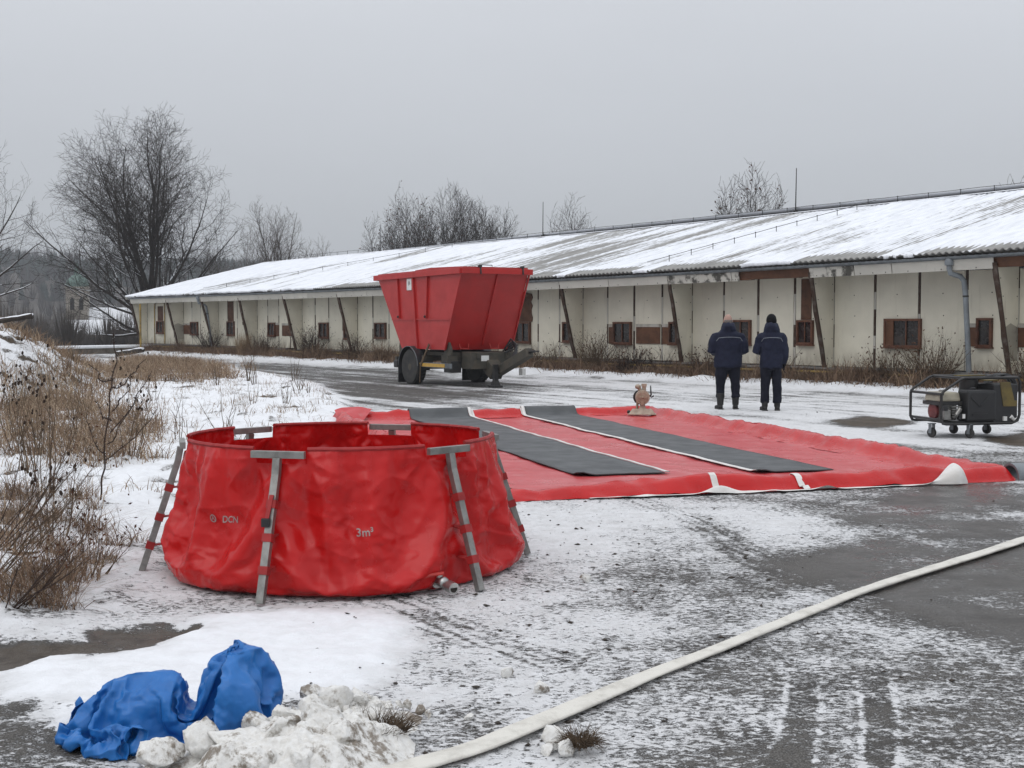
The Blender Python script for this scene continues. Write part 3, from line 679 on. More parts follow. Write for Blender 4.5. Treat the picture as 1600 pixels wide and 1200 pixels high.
# ------------------------------------------------------------------ the long shed
shed = thing('long_shed', 'long low cream shed with snow-streaked roof and leaning brown posts', 'shed', (W0[0], W0[1], 0), SHED_RZ)
T0, T1 = -14.0, 49.85
JOINTS = [-13.65, -8.45, -3.25, 1.95, 7.1, 12.03, 16.65, 21.45, 26.45, 31.3, 35.85, 40.2, 44.65, 49.8]
def ez(t): return 2.90 + (0.13 * max((25 - t) / 25, 0) ** 2 if t < 25 else 0.03 * ((t - 25) / 25) ** 2)     # top of fascia: the old eave sags in the middle
def rz_(t): return 5.24 + (0.19 * ((25 - t) / 25) ** 2 if t < 25 else -0.07 * ((t - 25) / 25) ** 2)
rs = random.Random(4)

b = MB(); b.box(((T0 + T1) / 2, -0.36, 1.62), (T1 - T0 - 0.1, 0.5, 2.3)); b.box(((T0 + T1) / 2, -14.0, 1.5), (T1 - T0 - 0.1, 0.2, 2.9))
b.box((T1 - 0.16, -7.2, 1.5), (0.2, 13.4, 2.9)); b.box((T0 + .1, -7.2, 1.5), (0.2, 13.4, 2.9)); b.obj('wall_core', M['dark_gap'], shed)
b = MB(); b.prism([(-.05, 2.7), (-7.2, 4.95), (-14.0, 2.7)], T1 - 0.3, T1 - 0.02, 'x'); b.obj('gable', M['fascia'], shed)
b = MB(); b.box(((T0 + T1) / 2, -0.02, 0.19), (T1 - T0, 0.94, 0.46)); b.obj('plinth', M['plinth_brown'], shed)
# loose grey slabs lying on the plinth ledge, one by one
slab_me = []
for k in range(4):
    q = MB(); w = 1.0 + 0.12 * k
    q.box((0, 0, 0), (w, 0.40, 0.035), taper=(0.97, 0.94)); slab_me.append(q.mesh('ledge_slab', M['slate'], bevel=0.006))
t = T0 + 0.6
while t < 49:
    k = rs.randrange(4)
    if not any(abs(t - j) < 0.35 for j in JOINTS):
        link('ledge_slab', slab_me[k], shed, (t, 0.24 + rs.uniform(-.02, .05), 0.445 + rs.uniform(0, .015)), (rs.uniform(-.05, .02), rs.uniform(-.02, .02), rs.uniform(-.03, .03)))
    t += 1.0 + 0.12 * k + 0.12

# wall panels: four to each bay, a dark batten in each joint
panel_cache = {}
def panel_mesh(w):
    k = round(w, 2)
    if k not in panel_cache:
        q = MB(); q.box((0, 0.0, 1.66), (w - 0.085, 0.05, 2.34)); q.mi = 1
        for zz in (0.75, 1.25, 1.75, 2.3):
            q.ball((rs.uniform(-.06, .06), 0.026, zz + rs.uniform(-.04, .04)), (0.016, 0.008, 0.016), 6, 4)
        panel_cache[k] = q.mesh('wall_panel', [M['panel'], M['dark_gap']])
    return panel_cache[k]
batten = []
for k in range(3):
    q = MB(); z = 0.5
    while z < 2.8:
        h = rs.uniform(0.25, 0.6); q.mi = 0 if rs.random() < 0.75 else 1
        q.box((rs.uniform(-.006, .006), 0.0, z + h / 2), (rs.uniform(0.035, 0.06), 0.045, h)); z += h
    batten.append(q.mesh('seam_batten', [M['timber'], M['fascia']]))
for a, c in zip(JOINTS[:-1], JOINTS[1:]):
    w = (c - a) / 4
    for i in range(4):
        tc = a + w * (i + .5)
        link('wall_panel', panel_mesh(w), shed, (tc, -0.03 + rs.uniform(-.008, .008), 0))
        link('seam_batten', batten[rs.randrange(3)], shed, (a + w * i, -0.022, rs.uniform(-.02, .0)))
# bay dividers: trapezoid fin panels with a leaning post along the free edge
for i, tj in enumerate(JOINTS):
    zt = ez(tj) - 0.02; bo = (0.28, 0.34, 0.25)[i % 3]
    q = MB(); q.prism([(0.0, 0.46), (bo - 0.03, 0.46), (0.86, zt - 0.06), (0.0, zt - 0.02)], -0.02, 0.02, 'x'); q.mi = 1
    for zz in (0.7, 1.2, 1.7, 2.2, 2.6):
        for yy in (0.06, bo + (0.86 - bo) * (zz - .46) / 2.3 - 0.10): q.ball((-0.021, yy, zz), (0.007, 0.015, 0.015), 6, 4)
    if tj == 44.65 or tj == -3.25:
        q.mi = 2; q.prism([(0.012, 0.75), (bo + 0.02, 0.75), (bo + 0.24, 1.52), (0.3, 1.6), (0.012, 1.5)], -0.024, -0.021, 'x')
    link('fin_panel', q.mesh('fin_panel', [M['panel'], M['dark_gap'], M['fin_stained']]), shed, (tj, 0, 0))
    q = MB(); n = 9; pts = []
    for k in range(n):
        f = k / (n - 1); pts.append((rs.uniform(-.012, .012), bo + (0.92 - bo) * f + rs.uniform(-.01, .01), 0.28 + (zt - 0.10 - 0.28) * f))
    q.tube(pts, [0.062 + rs.uniform(-.008, .008) for _ in pts], 5, up=(1, 0, 0))
    if tj in (7.1, 31.3, 35.85): q.ball((-0.02, bo + .36, 1.62), (0.05, 0.06, 0.05), 6, 4); q.box((0.02, bo + .30, 1.55), (0.10, 0.13, 0.07))
    link('leaning_post', q.mesh('leaning_post', M['timber']), shed, (tj, 0, 0))

# fascia boards below the gutter, hung leaning inwards; a few are missing and show the brown beam
b = MB()
ts = np.linspace(T0, T1, 40)
for s0, s1 in zip(ts[:-1], ts[1:]): b.prism([(0.70, ez(s0) - 0.24), (0.86, ez(s0) - 0.24), (0.90, ez(s0) - 0.01), (0.70, ez(s0) - 0.01)], s0, s1, 'x')
b.obj('eave_beam', M['brown_board'], shed)
edges = sorted(JOINTS + [(a + c) / 2 + 0.1 for a, c in zip(JOINTS[:-1], JOINTS[1:])] + [0.55, 4.35, 49.85])
edges = [e for e in edges if T0 <= e <= T1]
for a, c in zip(edges[:-1], edges[1:]):
    if c - a < 0.2 or a < -3.3 or (1.9 < a < 2.0): continue
    if a > 5: za = 0.25
    else: za = 0.26
    z0, z1 = ez(a), ez(c); q = MB()
    P = []
    for (x, z) in ((a + 0.012, z0), (c - 0.012, z1)):
        P += [(x, 0.905, z - za), (x, 0.93, z - za), (x, 0.985, z), (x, 0.96, z)]
    q._add(P, [(0, 1, 2, 3), (4, 7, 6, 5), (0, 4, 5, 1), (1, 5, 6, 2), (2, 6, 7, 3), (3, 7, 4, 0)])
    q.mi = 1
    for k in range(3):
        f = (k + .5) / 3; q.ball((a + (c - a) * f, 0.942, z0 + (z1 - z0) * f - za + 0.04), 0.014, 6, 4)
    q.obj('fascia_board', [M['fascia_stained'] if (0.5 < a < 0.6 or 4.3 < a < 5 or 39 < a < 40) else M['fascia'], M['dark_gap']], shed)
q = MB()
for s0, s1 in zip(ts[:-1], ts[1:]):
    prof = [(1.00 + 0.075 * math.cos(k), 0.075 * math.sin(k)) for k in np.linspace(math.pi, 2 * math.pi, 7)]
    P = [(s, y, ez(s) + 0.055 + z) for s in (s0, s1) for y, z in prof] ; n = len(prof)
    q._add(P, [(i, i + 1, n + i + 1, n + i) for i in range(n - 1)])
q.obj('gutter', M['zinc'], shed, smooth=True)

# roof: corrugated sheets with snow lying in the valleys and in sliding sheets
def roof_cover(S, D):
    """Snow cover on the roof; S along the eave, D metres up from the eave."""
    c = 0.625 + 0.50 * fbm(S * 0.16 + D * 0.10, D * 0.10, 3, 101) + 0.50 * fbm(S * 1.1 + .10 * D, D * 0.12, 4, 102, 0.72)
    lip = perlin(S * 0.22, 0 * D, 103) + 0.35 * perlin(S * 0.9, 0 * D, 104)
    c = c + 0.25 * sstep(1.3, 0.4, D) * sstep(0.12, 0.32, lip) - 0.75 * sstep(0.75, 0.25, D) * sstep(0.20, 0.02, lip) * sstep(30, 22, S) - 0.03 * sstep(20, 5, S)
    c = c + 0.12 * sstep(15, 40, S)
    return c
S = np.arange(T0 - 0.15, T1 + 0.32, 0.0295); Dn = np.concatenate([[0.0, 0.05, 0.1, 0.2], np.linspace(0.35, 8.4, 58)])
SS, DD = np.meshgrid(S, Dn); ezv = np.array([ez(s) for s in S])[None]; rzv = np.array([rz_(s) for s in S])[None]
off = 1.10 - DD; run = DD / 8.4
zb = (ezv + 0.15) * (1 - run) + rzv * run
cor = 0.024 * np.cos(SS * 2 * np.pi / 0.177)
cov = roof_cover(SS, DD); dep = sstep(0.42, 0.95, cov) * (0.055 + 0.02 * fbm(SS * 0.8, DD * 0.6, 3, 105))
zz = zb + np.maximum(cor, -0.024 + dep * 1.3 + 0.006 * fbm(SS * 5, DD * 3, 2, 106))
edge = (DD < 0.12) & (dep > 0.02)
off = off + np.where(edge, 0.05 * fbm(SS * 1.7, SS * 0, 3, 107) + 0.02, 0)
cv = cov + np.where(cor < 0.0, 0.12, -0.05)
roof_v = np.stack([SS, off, zz], -1)
skirt = roof_v[:1].copy(); skirt[..., 2] -= np.where(edge[:1], 0.07, 0.018); skirt[..., 1] -= 0.012
under = roof_v[:1].copy(); under[..., 2] = zb[:1] - 0.05 + cor[:1]; under[..., 1] = 0.70
RV = np.concatenate([under, skirt, roof_v], 0); CV = np.concatenate([cv[:1] * 0 - 1, np.where(edge[:1], 1.0, -0.6), cv], 0)
link('roof', np_mesh('roof', RV.reshape(-1, 3), grid_quads(RV.shape[0], RV.shape[1])[:, ::-1], M['roof'], smooth=True, attrs={'cover': CV}), shed)
b = MB(); b._add([(T0, -7.3, rz_(T0)), (T1 + .3, -7.3, rz_(T1)), (T1 + .3, -15.2, 2.6), (T0, -15.2, 2.6)], [(0, 1, 2, 3)]); b.obj('rear_roof_slope', M['snow'], shed)
q = MB()
rt = np.linspace(T0, T1 + .3, 30)
for a, c in zip(rt[:-1], rt[1:]):
    P = [(x, -7.3 + dy, rz_(x) + dz) for x in (a, c) for dy, dz in ((0.15, 0.0), (0.05, 0.035), (-0.05, 0.035), (-0.15, 0.0))]
    q._add(P, [(0, 1, 5, 4), (1, 2, 6, 5), (2, 3, 7, 6)])
q.obj('ridge_cap', M['snow'], shed)
# verge board on the far gable edge
q = MB(); q.tube([(T1 + .28, 1.08, ez(T1) + .04), (T1 + .28, -7.3, rz_(T1) - .08)], 0.07, 4); q.obj('verge_board', M['fascia'], shed)

# lightning conductor: ridge wire on stand-offs, two down-leads, three rods
holder = MB(); holder.tube([(0, 0, -0.02), (0, 0, 0.17)], 0.011, 5); holder.box((0, 0, 0.17), (0.035, 0.02, 0.03)); holder_me = holder.mesh('wire_holder', M['black_metal'])
w = MB(); w.tube([(s, -7.3, rz_(s) + 0.20 + 0.006 * math.sin(3 * s)) for s in np.arange(T0, T1, 0.5)], 0.008, 4)
wire = w.obj('conductor_wire', M['black_metal'], shed)
for s in np.arange(T0 + .4, T1, 1.12): link('wire_holder', holder_me, wire, (s, -7.3, rz_(s) + 0.03))
for ta, tb in ((6.2, 8.3), (28.0, 40.5)):
    P = []
    for f in np.linspace(0, 1, 12):
        d = 8.35 - 7.9 * f; s = ta + (tb - ta) * f; P.append((s, 1.10 - d, (ez(s) + .15) * (1 - d / 8.4) + rz_(s) * d / 8.4 + 0.17))
    q = MB(); q.tube(P, 0.008, 4); lead = q.obj('conductor_wire', M['black_metal'], shed)
    for p in P[1:-1:1]: link('wire_holder', holder_me, lead, (p[0], p[1], p[2] - 0.16))
for s, h in ((23.4, 1.5), (9.55, 1.52), (36.8, 1.38)):
    q = MB(); q.tube([(s, -7.3, rz_(s)), (s - .02, -7.3, rz_(s) + h)], [0.022, 0.014], 6); q.box((s, -7.3, rz_(s) + .05), (.12, .10, .10)); q.obj('lightning_rod', M['black_metal'], shed)

# windows and boarded openings, set proud of the panels: (t0, t1, z0, z1)
def window(t0, t1, z0, z1, split=1, shutter=0.0):
    d = 0.09; f = 0.055; q = MB(); w = t1 - t0; h = z1 - z0
    q.box((w / 2, d / 2, h - f / 2), (w, d, f)); q.box((w / 2, d / 2, f / 2), (w, d, f))
    q.box((f / 2, d / 2, h / 2), (f, d - .004, h - 2 * f)); q.box((w - f / 2, d / 2, h / 2), (f, d - .004, h - 2 * f))
    for k in range(split): q.box((f + (w - shutter - 2 * f) * (k + 1) / (split + 1), d * .55, h / 2), (0.028, 0.03, h - 2 * f))
    fr = q.obj('window', M['window_wood'], shed, bevel=0.004, loc=(t0, 0.0, z0))
    q = MB(); q.box((w / 2, 0.02, h / 2), (w - 2 * f, 0.012, h - 2 * f)); q.obj('pane', M['glass'], fr)
    q = MB(); q.box((w / 2, d / 2 + .01, -0.018), (w + 0.04, d + 0.03, 0.03)); q.obj('sill', M['window_wood'], fr)
    if shutter: q = MB(); q.box((w - f - shutter / 2, 0.05, h / 2), (shutter, 0.03, h - 2 * f)); q.obj('shutter', M['brown_board'], fr)
for a in ((-0.74, 0.32, 1.01, 1.71, 1, .22), (-2.65, -2.25, 1.05, 1.72, 0, 0), (4.75, 5.51, 1.01, 1.69, 1, 0), (2.57, 3.11, 1.04, 1.68, 1, 0), (9.64, 10.47, .96, 1.64, 1, 0),
          (7.63, 7.98, .98, 1.64, 0, 0), (12.57, 12.97, .99, 1.64, 0, 0), (14.72, 15.55, .94, 1.64, 1, 0), (24.12, 24.97, 1.0, 1.62, 1, 0), (28.85, 29.65, .97, 1.63, 1, 0),
          (33.88, 34.6, 1.01, 1.63, 1, 0), (38.29, 39.11, 1.0, 1.69, 1, 0), (42.7, 43.61, 1.0, 1.67, 1, 0), (47.36, 48.28, 1.04, 1.72, 1, 0), (27.09, 27.47, .93, 1.68, 0, 0), (-5.4, -4.6, 1.03, 1.7, 1, 0)):
    window(*a)
def board(t0, t1, z0, z1, ragged=False, lintel=True):
    q = MB(); h = z1 - z0
    if ragged:
        P = [(t0, z0), (t1, z0), (t1, z1)] + [(t0 + rs.uniform(-.05, .07), z) for z in np.linspace(z1, z0, 9)[1:-1]] + []
        q.prism([(p[0] - t0, p[1] - z0) for p in P], 0.0, 0.022, 'y')
    else: q.box(((t1 - t0) / 2, 0.011, h / 2), (t1 - t0, 0.022, h))
    q.obj('brown_board', M['brown_board'], shed, loc=(t0, 0.0, z0))
    if lintel:
        q = MB(); q.box(((t1 - t0) / 2, 0.016, 0.05), (t1 - t0 + .01, 0.03, 0.09)); q.obj('lintel_strip', M['fascia'], shed, loc=(t0, 0, z1))
for a in ((-2.25, -1.95, 1.06, 1.5), (-3.62, -3.29, 1.06, 1.5), (10.48, 10.72, .96, 1.48), (8.4, 9.45, .98, 1.48), (7.99, 8.28, .98, 1.48), (33.55, 33.87, 1.01, 1.52), (32.2, 33.22, 1.02, 1.5), (43.62, 44.6, 1.03, 1.5)): board(*a)
board(2.66, 3.0, 1.69, 2.76, False, False); board(14.66, 15.46, 1.65, 2.72, True, False); board(38.42, 39.05, 1.70, 2.66, False, False); board(47.45, 48.2, 1.73, 2.52, False, False)
# yellow conduit frame by the far corner door
q = MB(); q.tube([(48.55, 0.06, .5), (48.55, 0.06, 2.66), (47.1, 0.06, 2.66), (47.1, 0.06, .5)], 0.03, 6); q.obj('yellow_pipe', M['yellow'], shed)
# yellow gas pipe along the plinth edge, in lengths
t = T0
while t < 49:
    l = rs.uniform(3, 6); q = MB(); q.tube([(t, 0.50, 0.355 + rs.uniform(-.01, .01)), (min(t + l, 49.5), 0.50, 0.355 + rs.uniform(-.01, .01))], 0.028, 7); q.obj('yellow_pipe', M['yellow'], shed); t += l + 0.06
# downpipes with swan necks
def downpipe(tt, zlow):
    q = MB(); g = ez(tt) + .01
    q.tube([(tt, 1.0, g + .02), (tt, 1.0, g - .22), (tt - .01, .97, g - .33), (tt - .12, .74, g - .40), (tt - .16, .66, g - .50), (tt - .17, .60, g - .85), (tt - .13, .36, zlow)], 0.062, 10)
    dp = q.obj('downpipe', M['pipe_grey'], shed, smooth=True)
    q = MB(); q.lathe([(0.10, 0.0), (0.105, 0.10), (0.06, 0.16)][::-1], 10, (tt, 1.0, g - .15)); q.obj('hopper', M['pipe_grey'], dp, smooth=True)
    q = MB(); q.lathe([(0.069, -.02), (0.069, .02)], 10, (tt - .17, .598, g - .85)); q.obj('pipe_clip', M['black_metal'], dp)
downpipe(-2.15, 0.46); downpipe(40.35, 0.46)

# low concrete ramp and its yellow post beyond the far corner
rp = thing('loading_ramp', 'low concrete ramp edge under snow beside the far shed corner', 'ramp', (-21.0, 68.8, 0), R(57))
q = MB(); q.box((0, 0, 0.05), (8.6, 1.6, 0.5)); q.obj('slab', M['concrete'], rp)
q = MB(); q.box((0, 0, 0.36), (8.7, 1.7, 0.13)); q.obj('snow_cover', M['snow'], rp, bevel=0.04)
yp = MB(); yp.tube([(0, 0, 0), (0, 0, 2.62)], 0.055, 8); yp.box((0, 0, .03), (.25, .25, .06))
set_props(yp.obj('yellow_post', M['yellow'], None, loc=(-19.72, 68.0, 0.0)), 'thin yellow steel post at the far shed corner', 'post')

# ------------------------------------------------------------------ more shape helpers
def bar(mb, p0, p1, w, h, side=(1, 0, 0)):
    """Rectangular bar from p0 to p1; w is measured along 'side', h across it."""
    p0, p1 = np.array(p0, float), np.array(p1, float); t = unit(p1 - p0)
    a = np.array(side, float); a = unit(a - t * a.dot(t)); c = np.cross(t, a)
    V = [p + sa * a * w / 2 + sc * c * h / 2 for p in (p0, p1) for sa, sc in ((-1, -1), (1, -1), (1, 1), (-1, 1))]
    mb._add(V, [(0, 3, 2, 1), (4, 5, 6, 7), (0, 1, 5, 4), (1, 2, 6, 5), (2, 3, 7, 6), (3, 0, 4, 7)]); return mb

def loft(mb, rings, n=20, power=2.0):
    """Stacked (super)ellipses: rings of (z, rx, ry, cx, cy)."""
    V = []
    for z, rx, ry, cx, cy in rings:
        for k in range(n):
            q = 2 * math.pi * k / n; c, s = math.cos(q), math.sin(q)
            V.append((cx + rx * math.copysign(abs(c) ** (2 / power), c), cy + ry * math.copysign(abs(s) ** (2 / power), s), z))
    m = len(rings)
    F = [(i * n + k, i * n + (k + 1) % n, (i + 1) * n + (k + 1) % n, (i + 1) * n + k) for i in range(m - 1) for k in range(n)]
    F += [tuple(range(n))[::-1], tuple(range((m - 1) * n, m * n))]
    mb._add(V, F); return mb

def remeshed(name, mb, voxel, smooth, mat, fn=None):
    """Fuse overlapping shapes into one continuous skin."""
    o = link('temporary', mb.mesh(name, mat))
    r = o.modifiers.new('r', 'REMESH'); r.mode = 'VOXEL'; r.voxel_size = voxel; r.use_smooth_shade = True
    if smooth: s = o.modifiers.new('s', 'SMOOTH'); s.iterations = smooth; s.factor = 0.5
    dg = bpy.context.evaluated_depsgraph_get(); me = bpy.data.meshes.new_from_object(o.evaluated_get(dg))
    bpy.data.objects.remove(o); me.name = name
    if fn is not None:
        co = np.empty(len(me.vertices) * 3, np.float32); me.vertices.foreach_get('co', co); co = co.reshape(-1, 3)
        no = np.empty(len(me.vertices) * 3, np.float32); me.vertices.foreach_get('normal', no); no = no.reshape(-1, 3)
        me.vertices.foreach_set('co', fn(co, no).astype(np.float32).ravel())
    me.materials.clear(); me.materials.append(mat)
    me.polygons.foreach_set('use_smooth', np.ones(len(me.polygons), bool)); me.update(); return me

def text_points(body, size, subdiv=1):
    cu = bpy.data.curves.new('lettering', 'FONT'); cu.body = body; cu.size = size; cu.align_x = 'CENTER'; cu.resolution_u = 3; cu.offset = size * 0.012
    o = link('temporary', cu); dg = bpy.context.evaluated_depsgraph_get()
    me = bpy.data.meshes.new_from_object(o.evaluated_get(dg)); bpy.data.objects.remove(o)
    bm = bmesh.new(); bm.from_mesh(me); bmesh.ops.triangulate(bm, faces=bm.faces)
    for _ in range(subdiv): bmesh.ops.subdivide_edges(bm, edges=[e for e in bm.edges if e.calc_length() > size * 0.12], cuts=1)
    bmesh.ops.triangulate(bm, faces=bm.faces)
    V = np.array([v.co[:] for v in bm.verts]); F = np.array([[v.index for v in f.verts] for f in bm.faces]); bm.free(); bpy.data.meshes.remove(me); return V, F

# ------------------------------------------------------------------ round red water tank with six tee legs
TC = np.array([-1.13, 8.45]); TZ = gz_at(-1.13, 8.0)
tank = thing('water_tank', 'round open-topped red tarpaulin water tank on grey tee legs', 'water tank', (TC[0], TC[1], 0.0))
LEG_A = [R(a) for a in (-103.5, -43.0, 15.5, 76.5, 136.5, -164.5)]
PZ = [0.0, 0.02, 0.07, 0.16, 0.28, 0.42, 0.56, 0.70, 0.80, 0.86]; PR = [1.05, 1.10, 1.14, 1.16, 1.155, 1.12, 1.07, 1.025, 1.0, 0.995]
